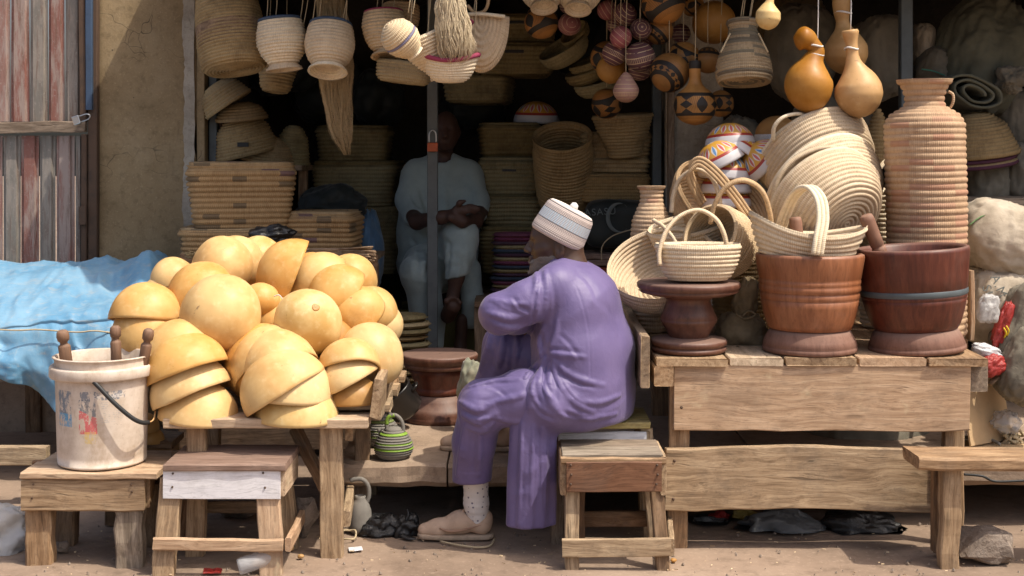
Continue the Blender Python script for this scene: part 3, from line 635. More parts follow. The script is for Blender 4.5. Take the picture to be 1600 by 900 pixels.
tag(box('left_wall', -6, -3.25, DW+.02, DW+.3, 0, 3.0, MAT['plaster']), 'cement wall beyond the metal door at the far left', 'wall')
wall_face('cement_pillar', .845, 1.16, DW-.05, .30, .262, 2.75, MAT['plaster_pale'], 'pale grey cement pillar between the two shop openings', 8)
board('pillar_edge_strip', (.868, DW-.075, .27), (.868, DW-.075, 2.7), .04, .03, MAT['wood_grey'], bpy.data.objects['cement_pillar'], (1, 0, 0), .003, 9)
tag(board('steel_door_frame', (.80, DW+.02, .27), (.80, DW+.02, 2.7), .05, .05, MAT['steel'], None, (1, 0, 0), .001), 'blue grey steel frame of the shop opening beside the pale pillar', 'door frame')
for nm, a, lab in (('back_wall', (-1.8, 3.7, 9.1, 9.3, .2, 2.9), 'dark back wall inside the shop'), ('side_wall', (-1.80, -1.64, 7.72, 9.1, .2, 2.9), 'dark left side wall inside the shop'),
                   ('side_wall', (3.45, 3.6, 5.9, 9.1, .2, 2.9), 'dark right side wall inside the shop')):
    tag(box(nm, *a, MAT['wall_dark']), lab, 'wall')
tag(box('door_plinth', -3.6, -2.31, DW-.14, DW+.3, -.02, .262, MAT['concrete']), 'low concrete plinth under the metal door', None, kind='structure')
# corrugated roof over the shop front (above the picture, it gives the shade)
def awning():
    out = [(-1.93, 9.4), (-1.93, 7.0), (-1.25, 6.10), (-.3, 5.85), (3.7, 5.72), (3.7, 9.4)]
    zf = lambda y: 2.38+.11*(y-5.8)
    mb = MB(); n = len(out); vs = [(x, y, zf(y)) for x, y in out]+[(x, y, zf(y)+.03) for x, y in out]
    mb.poly(vs, [list(range(n))[::-1], list(range(n, 2*n))]+[(k, (k+1) % n, (k+1) % n+n, k+n) for k in range(n)])
    r = mb.build('shop_awning', MAT['rust'], smooth=False); tag(r, 'rusty metal awning roof above the shop front', 'awning')
awning()
for y, x0, x1 in ((5.95, -.6, 3.5), (6.6, -1.5, 3.5), (7.25, -1.7, 3.5)):
    tag(board('roof_pole', (x0, y, 2.36), (x1, y, 2.36), .05, .05, MAT['wood_brown']), {5.95: 'front', 6.6: 'middle', 7.25: 'rear'}[y]+' wooden pole under the awning that the goods hang from', 'pole')
# metal door with painted corrugated strips
door = thing('metal_door', 'old corrugated metal door with peeling red and grey paint', 'door', G(60, 7.4, 0))
def corr(name, x0, x1, z0, z1, mat, seed):
    y = DW-.03; p = [(0, .016), (.14, .016), (.2, 0), (.8, 0), (.86, .016), (1, .016)]; nz = 14
    zs = np.linspace(z0, z1, nz); V = np.zeros((nz, len(p)*2, 3)); w = x1-x0; cx = (x0+x1)/2
    for j, (s, dy) in enumerate(p):
        V[:, j] = np.stack([x0+s*w-cx+0*zs, dy+.003*vn(np.stack([zs*3, 0*zs+s*2+seed, 0*zs], -1)), zs-z0], -1); V[:, 2*len(p)-1-j] = V[:, j]+[0, .004, 0]
    mb = MB(); mb.grid(V, True, None, None, True, True, flip=False); return mb.build(name, mat, door, T((cx, y, z0)), smooth=False)
ux = lambda u: (u-UC)*7.39/F
zv = lambda v: H-(v-VH)*7.39/F
up = [-150, -118, -88, -58, -28, -13, 15, 45, 74, 100, 127]; lo = [-150, -116, -84, -54, -25, 3, 31, 60, 86, 116, 128]
um = ['grey', 'red', 'grey', 'pink', 'grey', 'pink', 'red', 'grey', 'red', 'grey']; lm = ['grey', 'red', 'pink', 'grey', 'pink', 'grey', 'red', 'grey', 'pink', 'grey']
for k in range(10):
    corr('painted_strip', ux(up[k])+.003, ux(up[k+1])-.003, zv(190), 2.6, MAT['strip_'+um[k]], k)
    corr('painted_strip', ux(lo[k])+.003, ux(lo[k+1])-.003, .275, zv(212), MAT['strip_'+lm[k]], k+20)
board('cross_bar', (ux(-150), DW-.05, zv(201)), (ux(136), DW-.05, zv(198)), .062, .04, MAT['wood_grey'], door, (0, 0, 1), .004, 12)
board('upper_stile', (ux(133), DW-.05, zv(190)), (ux(130), DW-.05, 2.6), .036, .04, MAT['rust'], door, (1, 0, 0), .001)
board('blue_stile', (ux(143), DW-.055, zv(172)), (ux(142), DW-.055, 2.6), .036, .05, MAT['steel_blue'], door, (1, 0, 0), .001)
board('lower_stile', (ux(134), DW-.05, .275), (ux(134), DW-.05, zv(210)), .03, .04, MAT['rust'], door, (1, 0, 0), .001)
board('frame_post', (ux(146), DW-.03, .02), (ux(147), DW-.03, 2.7), .05, .05, MAT['rust'], door, (1, 0, 0), .002)
board('hinge', (ux(134), DW-.08, zv(350)), (ux(134), DW-.08, zv(322)), .042, .02, MAT['rust'], door, (1, 0, 0), .001)
def padlock(u, v, d, s, tilt, body, label):
    r = thing('padlock', label, 'padlock', P(u, v, d)); w = s; W = WM[r.name] @ Matrix.Rotation(tilt, 4, 'Y')
    mb = MB(); boxm(mb, -w/2, w/2, -w*.2, w*.2, -w*.85, 0); b = mb.build('lock_body', body, r, W, smooth=False)
    mo = b.modifiers.new('bevel', 'BEVEL'); mo.width = w*.08; mo.segments = 2
    mb = MB(); tube(mb, [(-w*.33, 0, -.002), (-w*.33, 0, w*.75), (-w*.2, 0, w*1.08), (0, 0, w*1.2), (w*.2, 0, w*1.08), (w*.33, 0, w*.75), (w*.33, 0, -.002)], w*.075, 28, 8, up=(0, 1, 0)); mb.build('shackle', MAT['chrome'], r, W)
    return r
padlock(125, 186, 7.30, .048, 1.25, MAT['chrome'], 'small steel padlock closing the metal door')
post = tag(board('steel_post', G(676, 7.25, .26), G(676, 7.25, 2.42), .057, .05, MAT['post'], None, (1, 0, 0), .0006), 'dark grey steel post standing in the shop opening', 'post')
padlock(676, 223, 7.20, .056, 0, MAT['orange'], 'orange padlock hanging on the grey steel post')
# ---------------------------------------------------------------- tables, stools, benches
def B(name, parent, a, b, w, t, mat, wd=(0, 0, 1), **k):
    """board between two (u, v, d) picture points"""
    return board(name, P(*a), P(*b), w, t, MAT[mat], parent, wd, seed=len(bpy.data.objects), **k)
def nails(parent, pts, d, r=.004, part='front'):
    parent = next((c for c in parent.children if c.name.startswith(part)), parent)
    for u, v in pts:
        mb = MB(); lathe(mb, [(.0005, .003), (r*.7, .0025), (r, 0), (r, -.006)], 10); mb.build('nail_head', MAT['rust'], parent, frame(P(u, v, d), (0, -1, 0)))
# table under the calabashes
t = thing('display_table', 'rough wooden table carrying the heap of calabash bowls', 'table', G(430, 5.4, 0)); zt = .519
board('top_plank', (-1.29, 5.03, zt-.018), (-.535, 5.03, zt-.018), .13, .036, MAT['wood_pale'], t, (0, 1, 0), .003, 7, 3)
for k, y in enumerate((5.19, 5.36, 5.53, 5.70, 5.87, 6.04)): board('top_plank', (-1.33, y, zt-.02), (-.50+.02*(k % 2), y, zt-.02), .155, .032, MAT['wood'], t, (0, 1, 0), .003, 7, k+20)
lg = lambda u0, u1, d, w=.08, tt=.05, m='wood': board('leg', G(u0, d, zt-.036), G(u1, d, -.01), w, tt, MAT[m], t, (1, 0, 0), .003, 5, int(u0))
lg(518, 519, 5.03, .084, .055); lg(309, 306, 5.03, .07, .05); board('leg', G(566, 5.5, .48), G(566, 5.42, 0), .06, .05, MAT['wood_brown'], t, (1, 0, 0)); lg(330, 330, 5.95); lg(575, 575, 5.95)
board('side_rail', G(545, 5.06, .46), G(563, 5.9, .46), .085, .03, MAT['wood'], t, (0, 0, 1)); board('low_rail', G(541, 5.04, .13), G(556, 5.9, .17), .06, .03, MAT['wood'], t, (0, 0, 1))
board('brace', G(430, 5.30, .44), G(468, 5.35, .52-.04), .055, .03, MAT['wood'], t, (0, 0, 1)); board('brace', G(460, 5.20, .44), G(508, 5.08, .24), .055, .03, MAT['wood_brown'], t, (0, 0, 1))
board('side_board', (-.505, 5.0, .585), (-.515, 5.95, .60), .15, .034, MAT['wood'], t, (.12, 0, 1), .004, 6); board('edge_block', (-.66, 5.10, .545), (-.525, 5.10, .545), .05, .03, MAT['wood_grey'], t, (0, 1, 0))
# bucket stand
s = thing('low_stool', 'low thick-legged wooden stool carrying the white bucket', 'stool', G(140, 5.0, 0)); zt2 = .345
for k, (y0, y1) in enumerate(((4.86, 5.04), (5.045, 5.24))): board('top_plank', G(32+6*k, 4.87, zt2-.012)+Vector((0, (y0+y1)/2-4.87, 0)), G(246, 4.87, zt2-.012)+Vector((.02*k, (y0+y1)/2-4.87, 0)), y1-y0, .024, MAT['wood_pale'], s, (0, 1, 0), .003, 6, k)
board('front_apron', G(35, 4.885, .262), G(227, 4.885, .26), .118, .028, MAT['wood'], s, (0, 0, 1), .003, 6, bev=.006)
board('side_apron', G(229, 4.91, .262)+Vector((.0, 0, 0)), G(238, 5.22, .262), .115, .026, MAT['wood'], s, (0, 0, 1)); board('back_apron', G(52, 5.21, .262), G(236, 5.21, .262), .10, .026, MAT['wood_brown'], s, (0, 0, 1))
for u0, u1, d, w, m in ((62, 66, 4.93, .095, 'wood'), (203, 205, 4.92, .10, 'wood_grey'), (103, 101, 5.18, .085, 'wood_brown'), (232, 232, 5.18, .08, 'wood_brown')): board('leg', G(u0, d, .23), G(u1, d, -.01), w, .07, MAT[m], s, (1, 0, 0), .005, 6, u0, bev=.008)
nails(s, ((52, 757), (50, 778), (205, 757), (206, 768)), 4.868)
# stool with the white board
s = thing('white_fronted_stool', 'small wooden stool with white front board and brown top', 'stool', G(350, 4.95, 0)); z3 = .390
board('seat', G(255, 4.80, z3-.012)+Vector((0, .16, 0)), G(446, 4.80, z3-.012)+Vector((0, .16, 0)), .335, .024, MAT['wood_topbrown'], s, (0, 1, 0), .002, 6)
board('white_front_board', G(256, 4.812, .318), G(438, 4.812, .316), .105, .018, MAT['white_board'], s, (0, 0, 1), .0008, 4, bev=.002)
board('side_board', G(437, 4.825, .32)+Vector((.01, 0, 0)), G(437, 4.825, .32)+Vector((.01, .29, 0)), .105, .02, MAT['wood_pale'], s); board('side_board', G(262, 4.825, .32), G(262, 4.825, .32)+Vector((0, .29, 0)), .10, .02, MAT['wood'], s)
board('back_board', G(268, 5.12, .32), G(440, 5.12, .32), .10, .018, MAT['wood_brown'], s)
for p0, p1, w, m in ((G(270, 4.845, .33), G(255, 4.80, -.005), .078, 'wood'), (G(420, 4.845, .33), G(424, 4.80, -.008), .082, 'wood_pale'), (G(298, 5.09, .33), G(288, 5.14, -.005), .07, 'wood_brown'), (G(440, 5.09, .33), G(452, 5.14, -.005), .07, 'wood')): board('leg', p0, p1, w, .045, MAT[m], s, (1, 0, 0), .003, 6, int(w*999))
board('front_stretcher', G(240, 4.776, .112), G(443, 4.776, .108), .042, .024, MAT['wood_pale'], s, (0, 0, 1), .002, 6); board('side_stretcher', G(443, 4.77, .11)+Vector((.016, 0, 0)), G(460, 5.17, .105)+Vector((.03, 0, 0)), .05, .022, MAT['wood_pale'], s); board('back_stretcher', G(280, 5.175, .14), G(462, 5.175, .14), .045, .02, MAT['wood_brown'], s)
nails(s, ((270, 740), (269, 761), (411, 739), (414, 762)), 4.801, part='white')
# brown veneer stool in front, yellow-topped stool under the man
s = thing('veneer_fronted_stool', 'small stool with reddish veneer front standing before the purple man', 'stool', G(960, 4.97, 0)); z4 = .412
for k in range(2): board('seat_plank', G(879, 4.86, z4-.01)+Vector((0, .065+.13*k, 0)), G(1036, 4.86, z4-.01)+Vector((0, .065+.13*k, 0)), .127, .022, MAT['wood_grey'], s, (0, 1, 0), .001, 5, k)
board('front_rail', G(876, 4.853, .392), G(1040, 4.853, .392), .022, .02, MAT['wood'], s)
board('veneer_panel', G(885, 4.838, .337), G(1034, 4.838, .337), .108, .012, MAT['veneer'], s, (0, 0, 1), .001, 4, bev=.005)
for u, du in ((880, 4), (1037, 6)): board('side_board', G(u, 4.855, .335), G(u, 4.855, .335)+Vector((0, .27, 0)), .14, .022, MAT['wood'], s)
for p0, p1, w, m in ((G(893, 4.89, .33), G(894, 4.85, -.005), .052, 'wood'), (G(1024, 4.89, .33), G(1037, 4.85, -.005), .05, 'wood_brown'), (G(905, 5.08, .33), G(903, 5.12, -.005), .05, 'wood_brown'), (G(1013, 5.08, .33), G(1024, 5.12, -.005), .05, 'wood')): board('leg', p0, p1, w, .04, MAT[m], s, (1, 0, 0), .003, 6, int(p0.x*99))
board('front_stretcher', G(878, 4.826, .083), G(1048, 4.826, .088), .066, .018, MAT['wood'], s, (0, 0, 1), .002, 6); board('side_stretcher', G(1046, 4.83, .085)+Vector((.008, 0, 0)), G(1030, 5.15, .085)+Vector((.04, 0, 0)), .06, .02, MAT['wood'], s); board('back_stretcher', G(895, 5.15, .10), G(1030, 5.15, .10), .06, .018, MAT['wood_brown'], s)
nails(s, ((892, 727), (893, 742), (892, 757), (1027, 727), (1026, 757), (1028, 742), (894, 848), (1036, 848), (1036, 860)), 4.826, part='veneer')
s = thing('yellow_topped_stool', 'stool with worn yellow top and white rail under the purple man', 'stool', G(940, 5.3, 0)); z5 = .470
board('seat', G(863, 5.15, z5-.012)+Vector((0, .15, 0)), G(1016, 5.15, z5-.012)+Vector((0, .15, 0)), .32, .025, MAT['yellow_board'], s, (0, 1, 0), .002, 5)
board('front_board', G(873, 5.158, .385), G(1010, 5.158, .39), .09, .016, MAT['white_board'], s); board('side_board', G(866, 5.17, .375), G(868, 5.44, .375), .13, .02, MAT['wood'], s); board('side_board', G(1012, 5.17, .385), G(1006, 5.44, .385), .10, .02, MAT['wood'], s)
for u0, u1, d0, d1 in ((875, 871, 5.19, 5.17), (1008, 1018, 5.19, 5.17), (880, 876, 5.42, 5.46), (1000, 1010, 5.42, 5.46)): board('leg', G(u0, d0, .44), G(u1, d1, -.005), .05, .04, MAT['wood_grey' if u0 < 900 else 'wood'], s, (1, 0, 0), .003, 6, u0)
board('side_stretcher', G(866, 5.17, .14), G(868, 5.46, .14), .05, .02, MAT['wood'], s)
# big display table on the right
t = thing('market_table', 'large wooden market table carrying mortars and straw baskets', 'table', G(1280, 5.7, 0)); ZT = .725
for k, (u0, u1, dy) in enumerate(((1025, 1138, .0), (1141, 1226, .012), (1228, 1340, .005), (1343, 1449, .01), (1452, 1546, .0))):
    a, b = G(u0, 5.09, 0).x, G(u1, 5.09, 0).x; board('top_plank', ((a+b)/2, 5.09+dy, ZT-.016), ((a+b)/2, 6.75, ZT-.016), b-a, .031, MAT['wood_pale' if k % 2 else 'wood'], t, (1, 0, 0), .003, 8, k)
board('front_apron', G(1052, 5.118, .573), G(1514, 5.118, .570), .250, .03, MAT['wood_pale'], t, (0, 0, 1), .004, 12, 2, bev=.003)
board('side_board', (.503, 5.06, .712), (.503, 6.5, .735), .20, .034, MAT['wood'], t, (0, 0, 1), .005, 8); board('beam', (.575, 5.08, .655), (.575, 6.5, .655), .075, .075, MAT['wood'], t, (0, 0, 1), .003); board('beam', G(1530, 5.14, .645), G(1530, 5.14, .645)+Vector((0, 1.4, 0)), .075, .115, MAT['wood_grey'], t, (1, 0, 0), .004)
for u0, u1, d in ((1062, 1057, 5.15), (1489, 1487, 5.18)): board('leg', G(u0, d, .69), G(u1, d, -.01), .075, .05, MAT['wood'], t, (1, 0, 0), .003, 6, u0)
for u in (1030, 1420): board('leg', G(u, 6.4, .69), G(u, 6.4, .25), .075, .05, MAT['wood_brown'], t, (1, 0, 0))
board('low_board', G(1040, 5.098, .263), G(1466, 5.098, .258), .237, .034, MAT['wood'], t, (0, 0, 1), .004, 10, 9, bow=.012); board('low_board_end', G(1463, 5.07, .26), G(1463, 5.115, .26), .17, .03, MAT['wood'], t)
nails(t, ((1065, 637), (1054, 720), (1052, 780)), 5.08, .006)
# bench at the right edge
s = thing('plank_bench', 'weathered thick plank bench at the right edge beside a stone', 'bench', G(1560, 4.95, 0))
board('seat_plank', G(1423, 4.92, .385), G(1760, 4.92, .375), .20, .048, MAT['wood'], s, (0, 1, 0), .004, 9, 4, bev=.014); board('leg', G(1485, 4.89, .365), G(1481, 4.89, -.01), .068, .055, MAT['wood'], s, (1, 0, 0), .004, 7, 3); board('leg', G(1467, 5.0, .36), G(1466, 5.0, .02), .05, .05, MAT['wood_brown'], s, (1, 0, 0)); board('leg', G(1720, 4.93, .36), G(1722, 4.93, -.01), .07, .06, MAT['wood'], s, (1, 0, 0))
# plank at far left and its support
s = thing('low_bench', 'low dark bench plank behind the bucket stool at the left edge', 'bench', G(-60, 5.6, 0))
board('seat_plank', G(-220, 5.75, .215), G(75, 5.75, .21), .08, .05, MAT['wood'], s, (0, 0, 1)); board('leg', G(-150, 5.78, .2), G(-150, 5.78, -.01), .07, .05, MAT['wood_brown'], s, (1, 0, 0)); board('leg', G(60, 5.80, .2), G(60, 5.80, -.01), .06, .05, MAT['wood_brown'], s, (1, 0, 0))
# chipped board stack between the bucket stool and the calabash table
s = thing('broken_board_stack', 'chipped boards stacked behind the bucket stool', 'boards', G(215, 5.5, 0))
board('board', G(150, 5.40, .352), G(278, 5.40, .352), .20, .03, MAT['wood_brown'], s, (0, 1, 0), .006, 9); board('board', G(160, 5.42, .30), G(272, 5.42, .30), .17, .07, MAT['cardboard'], s, (0, 1, 0), .006, 9); board('post', G(180, 5.45, .26), G(180, 5.45, 0), .07, .06, MAT['wood_brown'], s, (1, 0, 0)); board('post', G(255, 5.45, .26), G(255, 5.45, 0), .07, .06, MAT['wood_brown'], s, (1, 0, 0))
# ---------------------------------------------------------------- calabash bowls
def calabash_bowl(u, v, d, rpx, ax, label, mat='cal', seed=0, cover=98, depth=1.0, scar=False, thick=.0065, group='halved calabash bowls heaped on the left table'):
    R = M(rpx, d); a = math.radians(cover); n = 22; th = thick; rg = random.Random(seed*7+3)
    ang = np.linspace(.001, a, n); pe = rg.uniform(.94, 1.06)*depth
    def ring(t, R): return (R*math.sin(t)**.97 if t > 0 else 0, R*pe*math.cos(t)+(.012*R*math.exp(-(t/.09)**2)))
    out = [ring(t, R) for t in ang]; inn = [ring(t, R-th) for t in ang][::-1]
    mid = ((out[-1][0]+inn[0][0])/2, (out[-1][1]+inn[0][1])/2-.001)
    prof = (out+[mid]+inn)[::-1]
    mb = MB(); lathe(mb, prof, 44, (1, rg.uniform(.93, 1.0), 2), .035, seed+1)
    o = mb.build('calabash_bowl', MAT[mat], None, frame(P(u, v, d), ax, rg.uniform(0, 6.28)))
    tag(o, label, 'bowl', group)
    if scar:
        mb = MB(); z = R*pe*math.cos(.06)
        lathe(mb, [(.016, -.004), (.0155, .001), (.012, .0035), (.007, .0015), (.0006, .003)], 20, wob=.1); mb.build('stem_scar', MAT['cal_tan'], o, WM[o.name] @ T((R*.30, 0, z*.955)) @ Matrix.Rotation(.32, 4, 'Y'))
    return o
CB = [  # u, v, d, r, axis(right, up, toward), label, material, cover
 (309, 654, 5.09, 63, (.10, 1, .02), 'lowest calabash bowl of the front left stack, flat on the table', 'cal', 90),
 (300, 618, 5.09, 64, (-.38, .92, -.12), 'second calabash bowl from below in the front left stack', 'cal', 90),
 (293, 582, 5.10, 66, (-.34, .93, -.18), 'third calabash bowl from below in the front left stack', 'cal', 92),
 (283, 562, 5.15, 62, (-.30, .88, -.42), 'topmost calabash bowl at the back of the front left stack', 'cal', 92),
 (462, 655, 5.07, 69, (.03, 1, .03), 'calabash bowl with stem mark, lowest of the front middle stack', 'cal_pale', 88),
 (456, 621, 5.07, 66, (.06, 1, .0), 'middle calabash bowl peeking out in the front middle stack', 'cal', 90),
 (446, 613, 5.055, 71, (-.54, .83, -.06), 'large tilted calabash bowl at the front of the middle stack', 'cal', 91),
 (440, 580, 5.14, 64, (-.40, .80, -.42), 'calabash bowl just behind the large tilted front bowl', 'cal', 92),
 (424, 572, 5.20, 66, (-.56, .74, -.34), 'calabash bowl second behind the large tilted front bowl', 'cal', 93),
 (410, 566, 5.24, 63, (-.72, .66, -.06), 'calabash bowl at the left of the middle stack beside the front left stack', 'cal', 100),
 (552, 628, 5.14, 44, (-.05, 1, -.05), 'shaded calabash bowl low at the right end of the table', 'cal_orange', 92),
 (549, 596, 5.14, 49, (-.46, .86, -.05), 'tilted calabash bowl under the front right cap bowl', 'cal', 92),
 (546, 578, 5.15, 52, (-.10, .86, -.45), 'cap-like calabash bowl with thick rim at the front right', 'cal', 92),
 (578, 560, 5.34, 56, (.18, .90, .35), 'large calabash bowl at the right end beside the steel pot', 'cal', 105),
 (481, 503, 5.27, 54, (.05, .60, .80), 'pale calabash with scarred top in the middle of the heap', 'cal_pale', 118),
 (345, 491, 5.24, 63, (.0, .35, .94), 'largest smooth orange calabash at the centre left of the heap', 'cal', 118),
 (228, 500, 5.32, 57, (.02, .95, -.18), 'cap-like calabash bowl above the bucket at the left edge of the heap', 'cal', 90),
 (229, 524, 5.31, 55, (.05, .97, .2), 'calabash bowl under the cap bowl at the left edge of the heap', 'cal', 100),
 (316, 466, 5.46, 57, (-.05, .85, .5), 'calabash bowl behind the largest orange calabash', 'cal', 110),
 (348, 416, 5.66, 48, (.25, .25, .93), 'round calabash with stem dot near the top left of the heap', 'cal', 115),
 (366, 414, 5.76, 46, (.70, .50, .50), 'calabash bowl tucked behind the stem dotted calabash', 'cal', 110),
 (405, 410, 5.90, 40, (.0, .95, .25), 'rearmost calabash bowl at the top of the heap under the black plastic', 'cal_pale', 105),
 (462, 432, 5.60, 60, (-.93, .36, .12), 'halved calabash standing on edge near the top of the heap', 'cal', 90),
 (486, 428, 5.74, 36, (-.3, .9, .2), 'small calabash bowl behind the halved one standing on edge', 'cal', 105),
 (505, 444, 5.58, 50, (-.72, .66, .22), 'tilted calabash bowl right of the one standing on edge', 'cal', 92),
 (532, 464, 5.50, 50, (-.66, .66, .36), 'second tilted calabash bowl in the upper right row', 'cal', 92),
 (548, 440, 5.76, 42, (.1, .92, .3), 'upper rear calabash bowl below the twig bundle', 'cal', 105),
 (560, 492, 5.46, 46, (-.40, .75, .52), 'third tilted calabash bowl in the upper right row', 'cal', 95),
 (580, 488, 5.58, 42, (.35, .80, .45), 'calabash bowl at the right shoulder of the heap', 'cal', 100),
 (594, 508, 5.60, 38, (.45, .75, .45), 'rightmost calabash bowl of the upper right row', 'cal', 105),
 (408, 470, 5.40, 30, (.1, .62, .78), 'small calabash with white string in the middle of the heap', 'cal', 118),
 (272, 440, 5.68, 38, (-.34, .92, .1), 'calabash bowl at the upper left beside the blue tarp', 'cal', 92),
 (258, 460, 5.66, 34, (-.2, .96, .2), 'calabash bowl under the upper left one beside the blue tarp', 'cal', 100),
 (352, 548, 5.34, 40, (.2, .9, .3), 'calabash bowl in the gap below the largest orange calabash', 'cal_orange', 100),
 (430, 508, 5.45, 44, (.1, .8, .5), 'calabash bowl half hidden left of the pale scarred calabash', 'cal', 100),
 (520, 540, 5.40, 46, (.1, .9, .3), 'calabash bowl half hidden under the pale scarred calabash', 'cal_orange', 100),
 (226, 668, 5.32, 24, (.1, 1, .1), 'small calabash bowl on the boards beside the bucket', 'cal', 95),
 (232, 690, 5.33, 25, (.05, 1, .0), 'small calabash bowl lowest on the boards beside the bucket', 'cal', 90)]
for k, c in enumerate(CB):
    g = 'halved calabash bowls heaped on the left table'
    calabash_bowl(c[0], c[1], c[2], c[3], A(*c[4]), c[5], c[6], k, c[7], scar=(k in (4, 14)), thick=.0085 if k == 12 else .0065)
# hidden core of the heap: unseen filler bowls, added as support and to stop light
for k, (u, v, d, r) in enumerate(((350, 580, 5.55, 70), (480, 580, 5.55, 72), (430, 520, 5.75, 70), (330, 520, 5.80, 66), (540, 560, 5.65, 60))):
    calabash_bowl(u, v, d, r, A(0, 1, .1), 'filler calabash bowl added deep inside the heap, hidden under the %s' % ('front left stack', 'pale scarred calabash', 'halved one standing on edge', 'stem dotted calabash', 'upper right row')[k], 'cal', 60+k, 95, group='filler bowls inside the heap')
mb = MB(); tube(mb, [P(428, 463, 5.30), P(436, 461, 5.29), P(441, 468, 5.29), P(437, 474, 5.30)], .0022, 14, 6); mb.build('string', MAT['white_string'], bpy.data.objects['calabash_bowl.030'])
# ---------------------------------------------------------------- bucket and pestles
def bucket():
    c = G(160, 5.03, zt2+.003); r = thing('plastic_bucket', 'dirty white plastic bucket with worn print and black handle', 'bucket', c); k = M(1, 5.03)
    h = .400; pr = [(.001, 0), (62*k, 0), (66*k, .004), (67*k, .012)]+[(67*k+(71-67)*k*s, .012+(h-.075)*s) for s in np.linspace(0, 1, 12)]
    vs = [0, 0, 0, .01]+list(np.linspace(.03, .85, 12))
    pr += [(71.5*k, h-.05), (72*k, h-.018), (72*k, h-.006), (75*k, h-.004), (75*k, h), (71*k, h+.001), (69*k, h-.004), (67*k, h-.06), (63*k, .02), (.001, .015)]; vs += [.88, .9, .91, .92, .93, .94, .95, .96, .98, 1]
    mb = MB(); lathe(mb, pr, 72, (1, 1, 2), .006, 3, vs=vs); mb.build('body', MAT['bucket'], r, T(c))
    mb = MB(); lathe(mb, [(71*k, h-.076), (78*k, h-.075), (79.5*k, h-.070), (79.5*k, h-.040), (78*k, h-.034), (71.5*k, h-.034)], 72, (1, 1, 2), .004, 5, vs=[.9]*6); mb.build('rim_band', MAT['bucket'], r, T(c))
    for s in (-1, 1):
        th = -2.05 if s < 0 else -.35
    a = P(137, 588, 4.86); mb = MB(); tube(mb, [P(137, 588, 4.868), P(150, 600, 4.848), P(178, 629, 4.845), P(205, 652, 4.86), P(221, 660, 4.885), P(232, 660, 4.92)], .0082, 30, 10); mb.build('handle_grip', MAT['black'], r)
    mb = MB(); tube(mb, [P(228, 661, 4.91), P(240, 655, 4.98), P(243, 630, 5.06), P(240, 600, 5.07)], .003, 16, 6); mb.build('handle_wire', MAT['cal_tan'], r)
bucket()
def pestle(base, top, rpx, label, mat='pestle_dark', knob=True, name='pestle'):
    b, t_ = Vector(base), Vector(top); L = (t_-b).length; R = rpx
    pr = [(.001, 0), (R*.9, .002), (R*.95, .02), (R*.82, L*.45), (R*.86, L*.55), (R*.70, L*.56), (R*.72, L*.575), (R*.88, L*.58), (R*1.0, L*.66), (R*1.02, L*.69), (R*.9, L*.695), (R*.92, L*.71), (R*1.0, L*.715), (R*.98, L*.80), (R*1.02, L*.86)]
    pr += [(R*.9, L*.875), (R*.62, L*.885), (R*.62, L*.90), (R*.95, L*.915), (R*1.05, L*.95), (R*.95, L*.985), (R*.6, L), (.001, L)] if knob else [(R*1.05, L*.95), (R*.95, L*.99), (R*.6, L), (.001, L)]
    mb = MB(); lathe(mb, pr, 28, wob=.02, seed=int(L*1e4) % 50); o = mb.build(name, MAT[mat], None, frame(b, t_-b)); return tag(o, label, 'pestle', 'wooden pestles')
pestle(P(122, 700, 5.03), P(97, 516, 4.98), .0225, 'wooden pestle leaning left in the white bucket')
pestle(P(186, 700, 5.03), P(180, 509, 5.02), .020, 'upright middle wooden pestle in the white bucket')
pestle(P(202, 700, 5.04), P(233, 514, 4.99), .020, 'wooden pestle leaning right in the white bucket')
# ---------------------------------------------------------------- mortars and turned stools
def turned_thing(name, u, d, z0, prof_px, mat, label, cat, tilt=0.0, base=None, top=None, segs=72, bands=()):
    """prof_px: (radius px, height px above the base) at distance d"""
    k = M(1, d); c = G(u, d, z0); r = thing(name, label, cat, c); W = T(c) @ Matrix.Rotation(tilt, 4, 'Y')
    for nm, pp, mt in prof_px:
        mb = MB(); lathe(mb, [(a*k, b*k) for a, b in pp], segs, wob=.006, seed=u); mb.build(nm, MAT[mt], r, W)
    return r
def hollow(rim_r, rim_h, depth): return [(rim_r-7, rim_h), (rim_r-11, rim_h-4), (rim_r-16, rim_h-30), (rim_r-26, rim_h-depth*.7), (rim_r-50, rim_h-depth), (1, rim_h-depth-4)]
turned_thing('wooden_mortar', 1265, 5.27, ZT+.001, [
 ('base', [(1, 0), (69, 0), (73, 3), (73, 8), (71, 10), (72.5, 12), (70, 20), (65, 29), (62, 35), (55, 37)], 'mortar_base'),
 ('bowl', [(55, 35), (64, 37), (67, 44), (71, 58), (74, 72), (76, 82), (74.5, 83), (76.5, 85), (77, 92), (75.5, 93.5), (76, 95), (78.5, 97), (78.5, 103), (77, 105), (78, 107), (79, 112), (77.5, 113.5), (79, 116), (82, 135), (84, 148), (83, 152), (79, 153.5)]+hollow(84, 153, 100), 'mortar_mid')],
 'mortar', 'orange brown wooden mortar with ridged waist on the market table', 'mortar')
turned_thing('wooden_mortar', 1433, 5.30, ZT+.001, [
 ('base', [(1, 0), (70, 0), (74, 3), (74, 8), (72, 9.5), (73, 11), (68, 24), (63, 33), (58, 35)], 'mortar_base'),
 ('bowl', [(58, 33), (63, 35), (68, 43), (74, 60), (78, 76), (79.5, 82), (78.5, 83), (80, 84.5), (80.5, 88), (79.5, 89), (80.8, 91), (81, 97), (80, 98), (81.5, 99.5), (83, 118), (85, 140), (86.5, 155), (86, 160), (82, 161.5)]+hollow(87, 161, 105), 'mortar')],
 'mortar', 'dark red lacquered mortar with a lighter patch and pestle at the right', 'mortar', tilt=-.055)
mr = bpy.data.objects['wooden_mortar.001']
